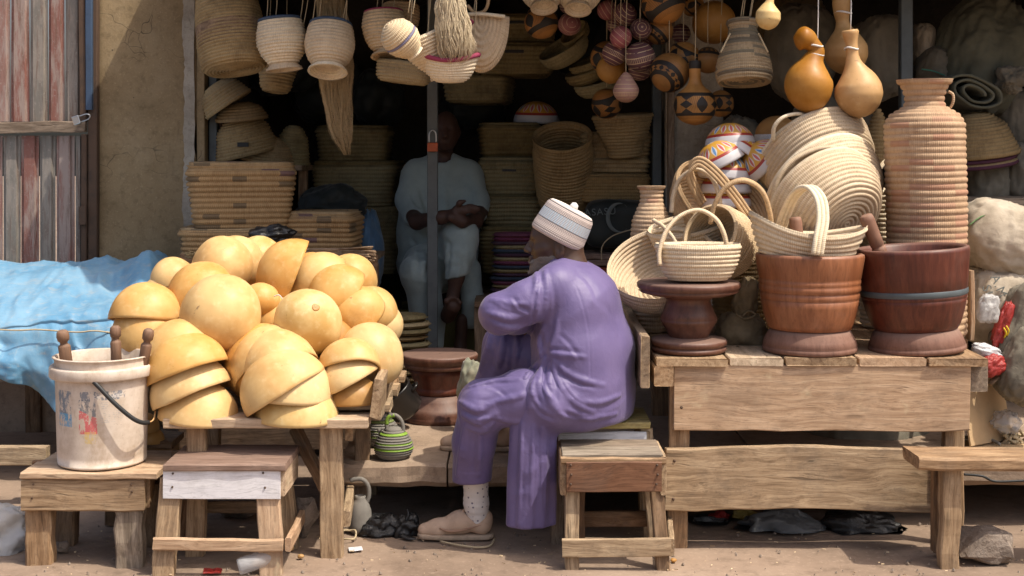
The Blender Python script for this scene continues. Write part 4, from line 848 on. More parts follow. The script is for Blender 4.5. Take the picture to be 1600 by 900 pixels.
k_ = M(1, 5.30); mb = MB(); lathe(mb, [(80.6*k_, 88.5*k_), (81.6*k_, 90*k_), (81.6*k_, 96*k_), (80.8*k_, 97.5*k_)], 72, wob=.006, seed=1433, ustitch=60); mb.build('twisted_band', MAT['steel'], mr, WM[mr.name] @ Matrix.Rotation(-.055, 4, 'Y'))
pestle(P(1418, 500, 5.30), P(1352, 336, 5.26), .027, 'wooden pestle leaning in the dark red mortar', 'pestle', False)
pestle(P(1262, 480, 5.31), P(1242, 339, 5.35), .024, 'upright pestle whose head shows behind the oval basket', 'pestle', False)
turned_thing('pedestal_stool', 1076, 5.27, ZT+.001, [
 ('base', [(1, 0), (55, 0), (59, 3), (59, 7), (56, 8.5), (56, 10), (59.5, 12), (60, 17), (57, 20), (30, 23)], 'stool_wood'),
 ('stem', [(29, 21), (31, 25), (37, 36), (43, 46), (44.5, 49), (43, 50), (44.5, 52), (40, 62), (36, 72), (34, 80), (38, 84), (50, 88)], 'stool_wood'),
 ('seat', [(40, 86), (60, 88), (74, 92), (78, 95), (76, 96.5), (78, 98), (80.5, 101), (80.5, 106), (78, 109), (50, 110), (1, 110)], 'stool_wood')],
 'stool_wood', 'pedestal stool of dark turned wood under the small round basket', 'stool')
turned_thing('pedestal_stool', 687, 6.27, .258, [
 ('foot', [(1, 0), (54, 0), (57, 2), (58, 9), (56, 11), (57, 14), (50, 22), (43, 32), (38, 42), (30, 43)], 'stool_wood'),
 ('waist', [(30, 42), (39, 43), (39.5, 50), (38, 52), (38, 54), (40, 60), (45, 72), (50, 82), (45, 83)], 'mortar'),
 ('seat', [(45, 82), (54, 83), (56, 88), (54, 90), (56.5, 92), (60, 97), (60.5, 102), (58.5, 104.5), (54, 104), (30, 104.6), (1, 104.5)], 'stool_wood')],
 'stool_wood', 'dark red brown pedestal stool on the pavement slab beside the kettle', 'stool')
# ---------------------------------------------------------------- tarpaulin over a stall
def tarp():
    r = thing('tarp_stall', 'low stall covered by a crumpled bright blue tarpaulin', 'stall', G(60, 6.6, 0))
    us = np.linspace(-230, 243, 210); rows = []
    prof = [(7.22, .66), (7.2, .80), (7.12, .895), (6.95, .925), (6.75, .90), (6.55, .86), (6.36, .80), (6.22, .748), (6.15, .716), (6.13, .70), (6.12, .66), (6.11, .58), (6.09, .50), (6.07, .43), (6.06, .36), (6.05, .31)]
    pd = np.interp(np.linspace(0, 15, 80), range(16), [p[0] for p in prof]); pz = np.interp(np.linspace(0, 15, 80), range(16), [p[1] for p in prof])
    V = np.zeros((80, 210, 3)); s = np.linspace(0, 1, 80)
    x = (us-UC)*6.15/F
    for j in range(210):
        u = us[j]; hang = np.clip(np.interp(u, [-230, 0, 40, 92, 130, 170, 210, 243], [.43, .49, .45, .33, .40, .48, .52, .56]), 0, 1)
        z = pz.copy(); m = s > 9/15; z[m] = .70-(.70-pz[m])*((.70-hang)/(.70-.31))
        lump = math.exp(-((u-212)/30)**2)*.06; 
        right = max(0, (u-205)/38)
        dd = pd.copy(); z = z+lump*np.clip(1-np.abs(s-.28)/.3, 0, 1)-.10*right**2*np.clip(1-s*1.3, 0, 1)
        V[:, j] = np.stack([0*dd+x[j]+(dd-6.15)*(x[j]/6.15)*.55, dd, z], -1)
    Q = V*np.array([1, 1, 1.0]); wrp = np.stack([vn(Q*2.1+3), vn(Q*2.1+8), vn(Q*2.1+12)], -1)*.35
    dg = np.stack([Q[..., 0]*6+Q[..., 2]*4, Q[..., 1]*2.5, Q[..., 2]*2.2-Q[..., 0]*1.2], -1); n = .55*ridge(Q*np.array([2.0, 3, 3])+wrp*2)+.60*ridge(dg+wrp*3)+.30*ridge(dg*2.3+wrp*5)+.16*ridge(Q*16+wrp*6)+.06*ridge(Q*30+wrp*8)
    ri = np.clip((us-70)/120, 0, 1)[None]*.7+.80; low = np.clip((s-.62)/.2, 0, 1)[:, None]
    V[..., 2] += .030*n*ri*(1-low); V[..., 1] -= (.055*n*ri+(.07*np.sin(x*15+2*vn(Q*3)[-1])+.03*np.sin(x*41+3*vn(Q*5)[-1]))[None]*low*np.clip((s-.7)/.3, 0, 1)[:, None])*low
    g = np.exp(-((s-9.2/15)/.012)**2)[:, None]; V[..., 1] += .012*g
    mb = MB(); mb.grid(V, False); o = mb.build('tarpaulin', MAT['tarp'], r)
    md = o.modifiers.new('thickness', 'SOLIDIFY'); md.thickness = .003
    mb = MB(); tube(mb, [P(-230, 508, 6.07), P(-60, 512, 6.065), P(20, 516, 6.06), P(60, 515, 6.07), P(120, 519, 6.06), P(150, 517, 6.07), P(200, 524, 6.12)], .0035, 40, 6); mb.build('rope', MAT['string'], r)
    for u, d in ((54, 7.28), (215, 7.2), (-150, 7.2), (190, 6.25), (-150, 6.3)): board('leg', G(u, d, .66), G(u, d, -.01), .085, .06, MAT['wood_brown'], r, (1, 0, 0))
    for k in range(4): board('top_plank', G(-200, 6.25, .645)+Vector((0, .27*k, 0)), G(205, 6.25, .645)+Vector((0, .27*k, 0)), .26, .03, MAT['wood_brown'], r, (0, 1, 0))
tarp()
# ---------------------------------------------------------------- kettles and pots
def kettle(u, d, z0, s, label, mats, spout=None):
    c = G(u, d, z0); r = thing('coil_kettle', label, 'kettle', c); W = T(c); k = s
    pr = [(.001, 0), (.62, 0), (.78, .05), (.93, .25), (1.0, .5), (.97, .72), (.86, .98), (.70, 1.22), (.52, 1.38), (.42, 1.44)]
    zs = np.linspace(0, 1.44, 60); rr = np.interp(zs, [p[1] for p in pr[1:]], [p[0] for p in pr[1:]])
    full = [(.001, 0)]+[((a+.035*math.sin(z*52))*k, z*k) for a, z in zip(rr, zs)]+[(.001, 1.45*k)]
    cut = [0, 21, 26, 33, 37, 50, 55, 62]; 
    for i in range(len(cut)-1):
        mb = MB(); lathe(mb, full[cut[i]:cut[i+1]+1], 40, wob=.01, seed=4); mb.build('body' if i == 0 else 'coil_band', MAT[mats[i % 2]], r, W)
    mb = MB(); lathe(mb, [(.44*k, 1.38*k), (.46*k, 1.47*k), (.40*k, 1.50*k), (.36*k, 1.58*k), (.001, 1.62*k)], 28); mb.build('lid', MAT[mats[0]], r, W)
    mb = MB(); tube(mb, [(-.34*k, 0, 1.45*k), (-.36*k, 0, 1.8*k), (-.2*k, 0, 2.1*k), (.05*k, 0, 2.18*k), (.32*k, 0, 2.0*k), (.46*k, 0, 1.7*k), (.5*k, 0, 1.3*k)], .105*k, 28, 8, up=(0, 1, 0)); h = mb.build('handle', MAT[mats[0]], r, W)
    mb = MB(); tube(mb, [(-.36*k, 0, 1.70*k), (-.33*k, 0, 1.92*k), (-.2*k, 0, 2.1*k), (.05*k, 0, 2.18*k)], .112*k, 14, 8, up=(0, 1, 0)); mb.build('handle_band', MAT[mats[1]], r, W)
    mb = MB(); tube(mb, [(-.55*k, .2*k, 1.1*k), (-.75*k, .3*k, 1.3*k), (-.8*k, .32*k, 1.42*k)], [.16*k, .11*k, .09*k], 12, 8); mb.build('spout', MAT[mats[0]], r, W)
    return r
kettle(615, 5.47, .263, M(30.5, 5.47), 'grey and lime green ringed kettle on the pavement slab', ('rubber_grey', 'rubber_lime'))
kettle(594, 5.72, .263, M(30, 5.72), 'dark ringed kettle half hidden behind the calabash table', ('rubber_grey', 'rubber_lime_dark'))
def jug():
    d = 5.33; c = G(563, d, 0); r = thing('clay_jug', 'grey ribbed jug behind the calabash table leg on the ground', 'jug', c); k = M(1, d)
    mb = MB(); lathe(mb, [(1*k, 0), (15*k, 0), (19*k, 6*k), (18*k, 14*k), (17*k, 34*k), (12*k, 48*k), (8*k, 53*k), (9*k, 57*k), (6*k, 57*k), (1*k, 50*k)], 36, wob=.02); mb.build('body', MAT['rubber_grey'], r, T(c))
    mb = MB(); tube(mb, [(7*k, 0, 40*k), (13*k, 0, 55*k), (12*k, 0, 72*k), (3*k, 0, 82*k), (-9*k, 0, 82*k), (-16*k, 0, 80*k)], 3.6*k, 22, 8, up=(0, 1, 0)); mb.build('handle', MAT['rubber_grey'], r, T(c))
jug()
def black_pot():
    d = 6.05; c = P(622, 622, d); r = thing('black_pot', 'sooty black metal pot lying tilted beside the dark stool', 'pot', c); k = M(1, d); W = frame(c, A(-.55, .80, .25))
    mb = MB(); lathe(mb, [(1*k, -30*k), (22*k, -30*k), (28*k, -24*k), (29*k, 10*k), (31*k, 13*k), (31*k, 16*k), (27*k, 15*k), (26*k, -22*k), (1*k, -25*k)], 44, wob=.01); mb.build('body', MAT['black_pot'], r, W)
    mb = MB(); tube(mb, [(28*k, -8*k, 2*k), (37*k, -6*k, 4*k), (37*k, 6*k, 4*k), (28*k, 8*k, 2*k)], 2.2*k, 14, 7); mb.build('handle', MAT['black_pot'], r, W)
black_pot()
# ---------------------------------------------------------------- coiled straw baskets on the market table
def bowlpts(rb, rt, h, curve=1.0, n=10):
    return [(0.0005, 0), (rb*.5, 0), (rb, 0)]+[(rb+(rt-rb)*math.sin(s*math.pi/2)**curve, h*(1-math.cos(s*math.pi/2)) if curve < 1.5 else h*s) for s in np.linspace(.08, 1, n)]
def strap(mb, pts, w=.011, n=3, num=40, side=(0, 1, 0), flatten=1.0):
    """handle of n coils stitched side by side"""
    p = crm(pts, num); t = np.gradient(p, axis=0); t /= np.linalg.norm(t, axis=1)[:, None]; sd = np.array(side, float)
    s = sd[None]-t*(t@sd)[:, None]; s /= np.linalg.norm(s, axis=1)[:, None]+1e-9
    for k in range(n):
        tube(mb, p+s*(k-(n-1)/2)*w*1.55, w*.9, num, 7, smooth=False, up=tuple(s[0]), stitch=.007, voff=k+.01)
def basket(name, label, W, pts, w, mat, handles=(), sect=(1, 1, 2), warp=None, segs=64, seed=1, cat='basket', group=None, wob=.02, hw=.010, hn=3, side=(0, 1, 0), k=5, hmat=None):
    r = thing(name, label, cat, W.translation, group)
    mb = MB(); coil(mb, pts, w, segs, k, None, True, sect, warp, wob, seed); mb.build('body', MAT[mat], r, W)
    for h in handles:
        mb = MB(); strap(mb, h, hw, hn, 44, side); mb.build('handle', MAT[hmat or mat], r)
    return r
def pp(*a): return [P(*x) for x in a]
# small oval basket on the pedestal
d = 5.21; k = M(1, d); zb = ZT+M(111, 5.27)+.012
basket('handled_basket', 'small oval straw basket standing on the pedestal stool', T(G(1090, d, zb)), [(.0005, 0), (22*k, 0), (44*k, 1*k), (53*k, 10*k), (60*k, 27*k), (66*k, 53*k)], .0165, 'straw',
       [[P(1031, 415, 5.13), P(1031, 392, 5.14), P(1041, 362, 5.16), P(1062, 338, 5.19), P(1091, 328, 5.21), P(1117, 341, 5.22), P(1131, 365, 5.23), P(1136, 392, 5.24), P(1136, 408, 5.24)]], sect=(1, .72, 2.2), side=(.3, 1, 0), hw=.0085)
# boat basket on the mortar
d = 5.25; k = M(1, d)
def boat(V):
    V = V.copy(); x = V[..., 0]/(90*k); V[..., 2] += .055*x*x*np.clip(V[..., 2]/(40*k), 0, 1); return V
basket('handled_basket', 'boat shaped straw basket lying on the orange brown mortar', T(P(1254, 413, d)) @ Matrix.Rotation(.12, 4, 'Y'), [(.0005, 0), (30*k, 0), (58*k, 2*k), (70*k, 12*k), (81*k, 28*k), (91*k, 48*k)], .0172, 'straw',
       [[P(1277, 398, 5.055), P(1281, 372, 5.06), P(1286, 340, 5.09), P(1281, 309, 5.14), P(1264, 292, 5.21), P(1244, 302, 5.29), P(1229, 330, 5.36), P(1219, 360, 5.40), P(1216, 380, 5.41)]], sect=(1, .70, 2.1), warp=boat, side=(1, .2, 0), seed=3, hw=.0105, segs=72)
# round bowl basket at the left
d = 5.50; k = M(1, d); ax = A(-.22, .80, .52)
basket('bowl_basket', 'wide round straw bowl basket tilted at the left end of the table', frame(P(1036, 412, d), ax) @ T((0, 0, -52*k)), bowlpts(34*k, 88*k, 54*k, .9), .0185, 'straw', seed=5, segs=72)
# leaning tote with arch handle
d = 5.66; k = M(1, d); ax = A(-.18, .92, .34)
basket('handled_basket', 'straw tote with narrow rim leaning behind the small oval basket', frame(P(1072, 352, d), ax) @ T((0, 0, -64*k)), [(.0005, 0), (36*k, 0), (46*k, 16*k), (54*k, 40*k), (60*k, 64*k)], .018, 'straw',
       [pp((1049, 332, 5.68), (1052, 305, 5.68), (1064, 278, 5.66), (1087, 265, 5.62), (1110, 276, 5.58), (1122, 300, 5.56), (1126, 325, 5.56)), pp((1024, 346, 5.50), (1036, 354, 5.46), (1050, 370, 5.42), (1062, 392, 5.38))], sect=(1, .6, 2), seed=6, hw=.009)
# big tilted bowl with triple handle
d = 5.86; k = M(1, d); ax = A(.42, .66, .60)
basket('bowl_basket', 'large tilted straw bowl basket with triple coil handle', frame(P(1133, 312, d), ax) @ T((0, 0, -62*k)), bowlpts(40*k, 84*k, 64*k, .9), .0185, 'straw_warm',
       [pp((1098, 318, 5.62), (1088, 298, 5.60), (1078, 270, 5.58), (1092, 252, 5.56), (1118, 270, 5.53), (1148, 306, 5.52), (1169, 336, 5.53))], seed=7, segs=72, hw=.0095, side=(.3, .2, 1))
# basket with its mouth to the left
d = 5.44; k = M(1, d); ax = A(-.62, .42, .66)
basket('handled_basket', 'straw basket on its side with its mouth facing left', frame(P(1108, 364, d), ax) @ T((0, 0, -74*k)), [(.0005, 0), (36*k, 0), (50*k, 8*k), (54*k, 34*k), (52*k, 60*k), (46*k, 74*k)], .0155, 'straw_warm',
       [pp((1110, 348, 5.34), (1118, 316, 5.32), (1137, 290, 5.31), (1164, 282, 5.31), (1190, 298, 5.32), (1203, 332, 5.34), (1207, 372, 5.36), (1206, 398, 5.37))], seed=8, side=(.2, 1, .1), hw=.0105)
basket('bowl_basket', 'dark shaded straw basket under the one facing left', T(G(1165, 5.72, ZT+.01)), [(.0005, 0), (40*k, 0), (50*k, 20*k), (54*k, 80*k), (52*k, 128*k)], .018, 'straw_old', seed=9, segs=48)
# three large baskets lying nested with their bases to the street
for i, (u, v, dd, R, h, lab, ax) in enumerate(((1322, 350, 5.50, 90, 74, 'large straw basket lying with its spiral base to the street, frontmost of three', A(-.40, .56, -.72)), (1318, 328, 5.68, 92, 70, 'large straw basket nested in the middle of the three lying ones', A(-.38, .62, -.68)), (1302, 290, 5.90, 90, 78, 'large straw basket with loop handle, rearmost of the three lying ones', A(-.30, .70, -.60)))):
    k = M(1, dd); hs = [] if i < 2 else [pp((1208, 218, 5.86), (1210, 198, 5.83), (1224, 183, 5.82), (1246, 178, 5.85), (1262, 184, 5.9))]
    if i == 0: hs = [pp((1206, 322, 5.60), (1214, 284, 5.58), (1240, 250, 5.58), (1288, 231, 5.60), (1334, 242, 5.62), (1364, 264, 5.62), (1372, 282, 5.60))]
    basket('lying_basket', lab, frame(P(u, v, dd), ax), bowlpts(44*k, R*k, h*k, .85, 14), .0195, 'straw', hs, seed=11+i, segs=88, hw=.009 if i else .011, hn=2, sect=(1.0, 1, 2), wob=.03); lb = [o for o in bpy.data.objects if o.name.startswith('lying_basket')][-1]; mb = MB(); th = np.linspace(0, 2*math.pi, 61); tube(mb, [(R*k*math.cos(t)*(1+.012*math.sin(3*t)), R*k*math.sin(t), h*k) for t in th], .0135, 61, 8, smooth=False, caps=False, stitch=.007); mb.build('rim', MAT['straw'], lb, frame(P(u, v, dd), ax))
# vases
def vase(name, u, d, z0, pr, w, mat, label, seed, loops=(), segs=64, tilt=0):
    k = M(1, d); W = T(G(u, d, z0)) @ Matrix.Rotation(tilt, 4, 'Y'); r = thing(name, label, 'vase', G(u, d, z0))
    mb = MB(); coil(mb, [(a*k, b*k) for a, b in pr], w, segs, 5, w*.42, True, wob=.016, seed=seed); mb.build('body', MAT[mat], r, W)
    for l in loops:
        mb = MB(); tube(mb, l, .006, 20, 7); mb.build('loop_handle', MAT[mat], r)
vase('straw_vase', 1449, 5.66, ZT+.008, [(.3, 0), (54, 0), (57, 6), (58, 60), (59, 140), (60, 240), (60, 318), (59, 333), (52, 344), (38, 352), (29, 358), (27, 368), (29, 378), (34, 390), (42, 399)], .0255, 'straw_pink', 'tall bottle shaped straw vase with flared mouth behind the red mortar', 21,
     [pp((1482, 143, 5.63), (1489, 148, 5.62), (1489, 160, 5.62), (1483, 170, 5.63), (1474, 174, 5.64))], tilt=-.012)
vase('straw_vase', 1018, 5.85, ZT+.008, [(.3, 0), (26, 0), (29, 40), (31, 90), (32, 140), (29, 172), (21, 190), (16.5, 200), (16, 212), (17.5, 220), (22, 224)], .019, 'straw_pink', 'slender straw vase at the left end of the table beside the pillar', 22)
k = M(1, 6.0)
basket('cylinder_basket', 'straw cylinder basket squeezed between the lying baskets and the tall vase', T(G(1374, 6.0, ZT+.01)), [(.0005, 0), (26*k, 0), (28*k, 30*k), (28*k, 212*k)], .02, 'straw', [pp((1366, 290, 5.95), (1372, 268, 5.95), (1384, 252, 5.97), (1400, 246, 6.02))], seed=25, segs=40, hn=2)
# painted enamel bowls behind the baskets
def enamel(u, v, d, rpx, ax, label, mat='painted', group='painted bowls behind the baskets', cover=92):
    R = M(rpx, d); n = 18; a = math.radians(cover); ang = np.linspace(a, .002, n)
    pr = [((R-.005)*math.sin(t), (R-.005)*.92*math.cos(t)) for t in ang[::-1]]+[(R*math.sin(t), R*.92*math.cos(t)) for t in ang]
    vs = [.05]*n+list(ang/a)
    mb = MB(); lathe(mb, pr, 56, wob=.01, seed=int(u), vs=vs); o = mb.build('painted_bowl', MAT[mat], None, frame(P(u, v, d), ax, random.uniform(0, 6))); return tag(o, label, 'bowl', group)
enamel(1141, 228, 6.10, 39, A(-.05, .95, -.10), 'topmost painted bowl of the yellow and white stack')
enamel(1148, 246, 6.08, 40, A(.48, .80, -.30), 'painted bowl tilted right in the yellow and white stack')
enamel(1128, 256, 6.04, 41, A(-.45, .85, .02), 'painted bowl tilted left in the yellow and white stack')
enamel(1134, 278, 6.05, 40, A(.05, 1, .0), 'painted bowl under the tilted ones in the yellow and white stack')
enamel(1196, 254, 6.02, 38, A(-.75, .55, .1), 'painted bowl on edge behind the lying baskets')
for k2, v in enumerate((300, 322, 345, 368, 390)): enamel(1134, v, 6.07, 40, A(0, 1, 0), 'painted bowl low in the yellow and white stack behind the baskets, %s from the table' % ('fifth', 'fourth', 'third', 'second', 'lowest')[k2])
o = enamel(1214, 212, 6.45, 34, A(.02, 1, .0), 'tan dome bowl with a pale rim behind the lying baskets', 'cal_tan', None)
k = M(1, 6.45); mb = MB(); lathe(mb, [(34.5*k, -9*k), (35*k, -8*k), (35*k, 1*k), (34*k, 2*k)], 40); mb.build('pale_band', MAT['white_board'], o, T(P(1214, 212, 6.45)))
o = enamel(1220, 246, 6.43, 36, A(.02, 1, .0), 'grey dome bowl under the tan one behind the lying baskets', 'cal_pale', None)
mb = MB(); k = M(1, 6.3); coil(mb, [(.001, 88*k), (6*k, 80*k), (22*k, 34*k), (38*k, 0)], .019, 44, seed=30); tag(mb.build('cone_hat', MAT['straw_old'], None, T(P(1372, 258, 6.3))), 'pointed coiled straw hat behind the lying baskets', 'hat')
# ---------------------------------------------------------------- goods hanging from the roof poles
HZ = 2.33
def hang_strings(parent, tops, d, spread=.3, mat='string', r=.0022):
    """strings from picture points (u, v) up to the roof pole"""
    for (u, v) in tops:
        a = P(u, v, d); b = Vector((a.x+(random.random()-.5)*.03+spread*.06, a.y, HZ)); mb = MB(); tube(mb, [a, (a+b)/2+Vector((.004, .003, 0)), b], r, 6, 5); mb.build('string', MAT[mat], parent)
def hpot(name, u, v, d, pr, ax, w, mat, label, strings=(), rings=(), seed=0, segs=56, cat='basket', group='straw baskets hanging above the shop front'):
    k = M(1, d); W = frame(P(u, v, d), ax); r = thing(name, label, cat, P(u, v, d), group)
    mb = MB(); coil(mb, [(a*k, b*k) for a, b in pr], w, segs, 4, None, True, wob=.02, seed=seed); mb.build('body', MAT[mat], r, W)
    for rr, zz, m in rings:
        mb = MB(); th = np.linspace(0, 2*math.pi, 41); tube(mb, [(rr*k*math.cos(t), rr*k*math.sin(t), zz*k) for t in th], .0085, 41, 7, smooth=False, caps=False); mb.build('dyed_rim', MAT[m], r, W)
    hang_strings(r, strings, d); return r
POT = [(.3, 8), (20, 8), (23, 4), (28, -2), (29, 0), (24, 8), (26, 14), (33, 25), (37, 40), (36.5, 54), (32, 70), (30, 78)]
POT = [(.3, 9), (16, 9), (22, 10), (30, 20), (36, 34), (37.5, 46), (36, 60), (31, 76)]
def foot(parent, u, v, d, ax, s, mat, r0=20, r1=28, h=9):
    k = M(1, d)*s; mb = MB(); coil(mb, [(r0*k, 11*k), (r0*k*1.02, 7*k), ((r0+r1)/2*k, 3*k), (r1*k, 0)], .013, 44, seed=3); mb.build('foot_ring', MAT[mat], parent, frame(P(u, v, d), ax))
r = hpot('lidded_basket', 368, 108, 6.55, [(.3, 0), (44, 0), (50, 6), (52, 40), (51, 80), (46, 116)], A(-.16, .96, -.18), .0165, 'straw_old', 'large brown cylinder basket hanging by the cement pillar', ((347, 0), (352, 6)), seed=2)
mb = MB(); k = M(1, 6.55); lathe(mb, [(52.5*k, 36*k), (53.6*k, 38*k), (53.6*k, 70*k), (52.5*k, 72*k)], 56, ustitch=120); mb.build('woven_band', MAT['wood_brown'], r, frame(P(368, 108, 6.55), A(-.16, .96, -.18)))
r = hpot('footed_pot', 444, 108, 6.45, POT, A(-.10, .99, -.05), .0162, 'straw', 'footed straw pot with blue and red rim, left of the hanging pair', ((416, 38), (430, 34), (468, 38), (474, 40)), ((31.5, 78, 'steel_blue'), (30.5, 74.5, 'purple_rim')), 3); foot(r, 444, 109, 6.45, A(-.12, .99, -.05), 1, 'straw')
r = hpot('footed_pot', 512, 112, 6.35, POT, A(.03, .97, -.26), .0162, 'straw', 'footed straw pot showing its hollow foot, right of the hanging pair', ((488, 36), (498, 33), (535, 34), (540, 40)), ((31.5, 78, 'steel_blue'), (30.5, 74.5, 'purple_rim')), 4); foot(r, 512, 112, 6.35, A(.03, .93, -.36), 1.08, 'straw')
hpot('bowl_basket', 430, 142, 7.0, [(.3, 0), (18, 0), (23, 8), (28, 38)], A(.1, .98, -.1), .017, 'straw_old', 'brown straw bowl hanging behind the left footed pot', ((415, 110), (445, 108)), seed=5, segs=40)
r = hpot('footed_pot', 602, 84, 6.40, [(.3, 4), (14, 4), (22, 10), (30, 26), (33, 42), (31, 58), (28, 66)], A(-.05, .99, -.1), .0155, 'straw_warm', 'shaded straw pot with dish foot at the left of the hanging cluster', ((588, 22), (596, 20), (614, 20)), ((28.5, 66, 'pink'),), 6); foot(r, 606, 88, 6.38, A(-.06, .97, -.24), .95, 'straw_warm', 16, 27)
hpot('footed_pot', 624, 58, 6.55, [(.3, 4), (14, 4), (22, 10), (28, 26), (28, 40), (25, 52)], A(.05, .99, -.1), .0155, 'straw_warm', 'straw pot behind the sunlit lidded pot in the hanging cluster', ((610, 8), (640, 8)), seed=7)
r = hpot('lidded_pot', 645, 80, 5.86, [(.3, 0), (14, 0), (20, 8), (27, 22), (27, 36), (22, 48), (12, 56), (.4, 59)], A(-.62, .66, .42), .0135, 'straw_blue', 'small sunlit lidded straw pot with knotted top', ((638, 20), (645, 22)), seed=8); foot(r, 648, 83, 5.86, A(-.62, .66, .42), .7, 'straw', 12, 20)
mb = MB(); c = P(609, 46, 5.80); tube(mb, [c+Vector((-.012, 0, 0)), c+Vector((0, -.008, .014)), c+Vector((.012, 0, .002)), c+Vector((.002, -.004, -.008)), c+Vector((-.012, 0, .004))], .0045, 24, 6); mb.build('knot', MAT['string'], r)
r = hpot('footed_pot', 685, 118, 6.02, [(.3, 2), (10, 3), (15, 12), (28, 34), (36, 58), (36, 66)], A(-.40, .88, .10), .0155, 'straw', 'funnel shaped straw pot hanging tilted beside the boat basket', ((640, 60), (668, 50), (690, 60)), seed=9); foot(r, 686, 121, 6.02, A(-.40, .88, .1), .62, 'straw', 16, 22)
k = M(1, 5.98)
def boat2(V):
    V = V.copy(); x = V[..., 0]/(44*k); V[..., 2] += .03*x*x*np.clip(V[..., 2]/(24*k), 0, 1); return V
r = basket('boat_basket', 'hanging boat shaped straw basket with dyed pink rim', T(P(703, 127, 5.98)), [(.0005, 0), (18*k, 0), (30*k, 6*k), (38*k, 16*k), (44*k, 30*k)], .0135, 'straw', sect=(1, .6, 2), warp=boat2, seed=10, group='straw baskets hanging above the shop front'); hang_strings(r, ((668, 95), (701, 98), (738, 96)), 5.98)
mb = MB(); th = np.linspace(0, 2*math.pi, 41); tube(mb, [(45*k*math.cos(t), 27*k*math.sin(t), 31*k+.03*math.cos(t)**2) for t in th], .011, 41, 8, smooth=False, caps=False); mb.build('dyed_rim', MAT['pink'], r, T(P(703, 127, 5.98)))
def purse():
    d = 6.1; k = M(1, d); r = thing('flat_purse_basket', 'flat half oval straw purse hanging behind the pale fibre tassel', 'basket', P(754, 24, d), 'straw baskets hanging above the shop front')
    def wp(V):
        V = V.copy(); V[..., 1] = np.minimum(V[..., 1]*1.9, 0.006*np.sign(V[..., 1])*(V[..., 1] > 0)+.004*(V[..., 1] > 0)+np.minimum(V[..., 1]*1.9, .004)); return V
    mb = MB(); coil(mb, [(.0005, 0), (20*k, 0), (36*k, 3*k), (41*k, 14*k), (41*k, 24*k)], .0165, 72, 4, None, True, warp=wp, seed=12); mb.build('body', MAT['straw'], r, frame(P(752, 30, d), A(0, .05, -1), 0, (-1, 0, 0)))
    mb = MB(); tube(mb, [P(712, 24, d-.02), P(750, 22, d-.03), P(789, 26, d-.02)], .009, 12, 8); mb.build('rim', MAT['straw'], r)
    mb = MB(); tube(mb, pp((728, 28, d), (722, 4, d), (730, -16, d), (752, -18, d), (763, -4, d), (758, 16, d), (742, 20, d), (730, 8, d)), .008, 30, 8); mb.build('handle', MAT['straw_warm'], r)
    mb = MB(); tube(mb, pp((727, 28, d-.06), (738, 36, d-.08)), .012, 6, 8); mb.build('pink_toggle', MAT['pink'], r); hang_strings(r, ((739, 30), (735, -18)), d)
purse()
k = M(1, 6.45); basket('flat_basket', 'flat dark straw basket hanging low behind the cluster', T(P(630, 128, 6.45)) @ Matrix.Rotation(.13, 4, 'Y'), [(.0005, 0), (36*k, 0), (41*k, 8*k), (43*k, 30*k)], .016, 'straw_old', seed=13, segs=48, sect=(1, .7, 3))
def tassel(u, d, top, rows, mat, label, n=260, seed=0):
    """hank of raw fibre: rows = (v, centre u, half width px)"""
    rg = random.Random(seed); r = thing('fibre_tassel', label, 'tassel', P(u, top, d)); mb = MB(); vv = [x[0] for x in rows]; k = M(1, d)
    for i in range(n):
        a = rg.uniform(-1, 1); b = rg.uniform(-1, 1)*math.sqrt(max(0, 1-a*a)); end = min(1.0, rg.triangular(.25, 1.06, .92)); pts = []; ph = rg.uniform(0, 6); am = rg.uniform(.5, 2.2)
        for s in np.linspace(0, end, 13):
            v = vv[0]+(vv[-1]-vv[0])*s; cu = np.interp(v, vv, [x[1] for x in rows]); hw = np.interp(v, vv, [x[2] for x in rows])
            cl = math.sin(s*11+a*5)*2.2*s+math.sin(s*23+a*9+b*4)*1.3; pts.append(P(cu+a*hw*(1-.12*s)+am*math.sin(s*13+ph)+cl, v, d+b*hw*k*.7+.004*math.sin(s*17+ph)))
        tube(mb, pts, [.0011, .0012, .001, .0004], 14, 3)
    mb.build('strands', MAT[mat], r); return r
tassel(520, 6.62, -30, [(-30, 515, 18), (10, 517, 22), (60, 522, 25), (110, 525, 29), (150, 526, 26), (180, 529, 20), (205, 533, 18), (225, 537, 12), (242, 541, 5)], 'fibre', 'long raw fibre tassel hanging behind the right footed pot', 950, 1)
tassel(700, 5.90, -30, [(-30, 703, 15), (10, 704, 23), (40, 708, 30), (70, 712, 32), (88, 713, 27), (100, 708, 14)], 'fibre_pale', 'pale bushy fibre tassel hanging in front of the shop', 1000, 2)
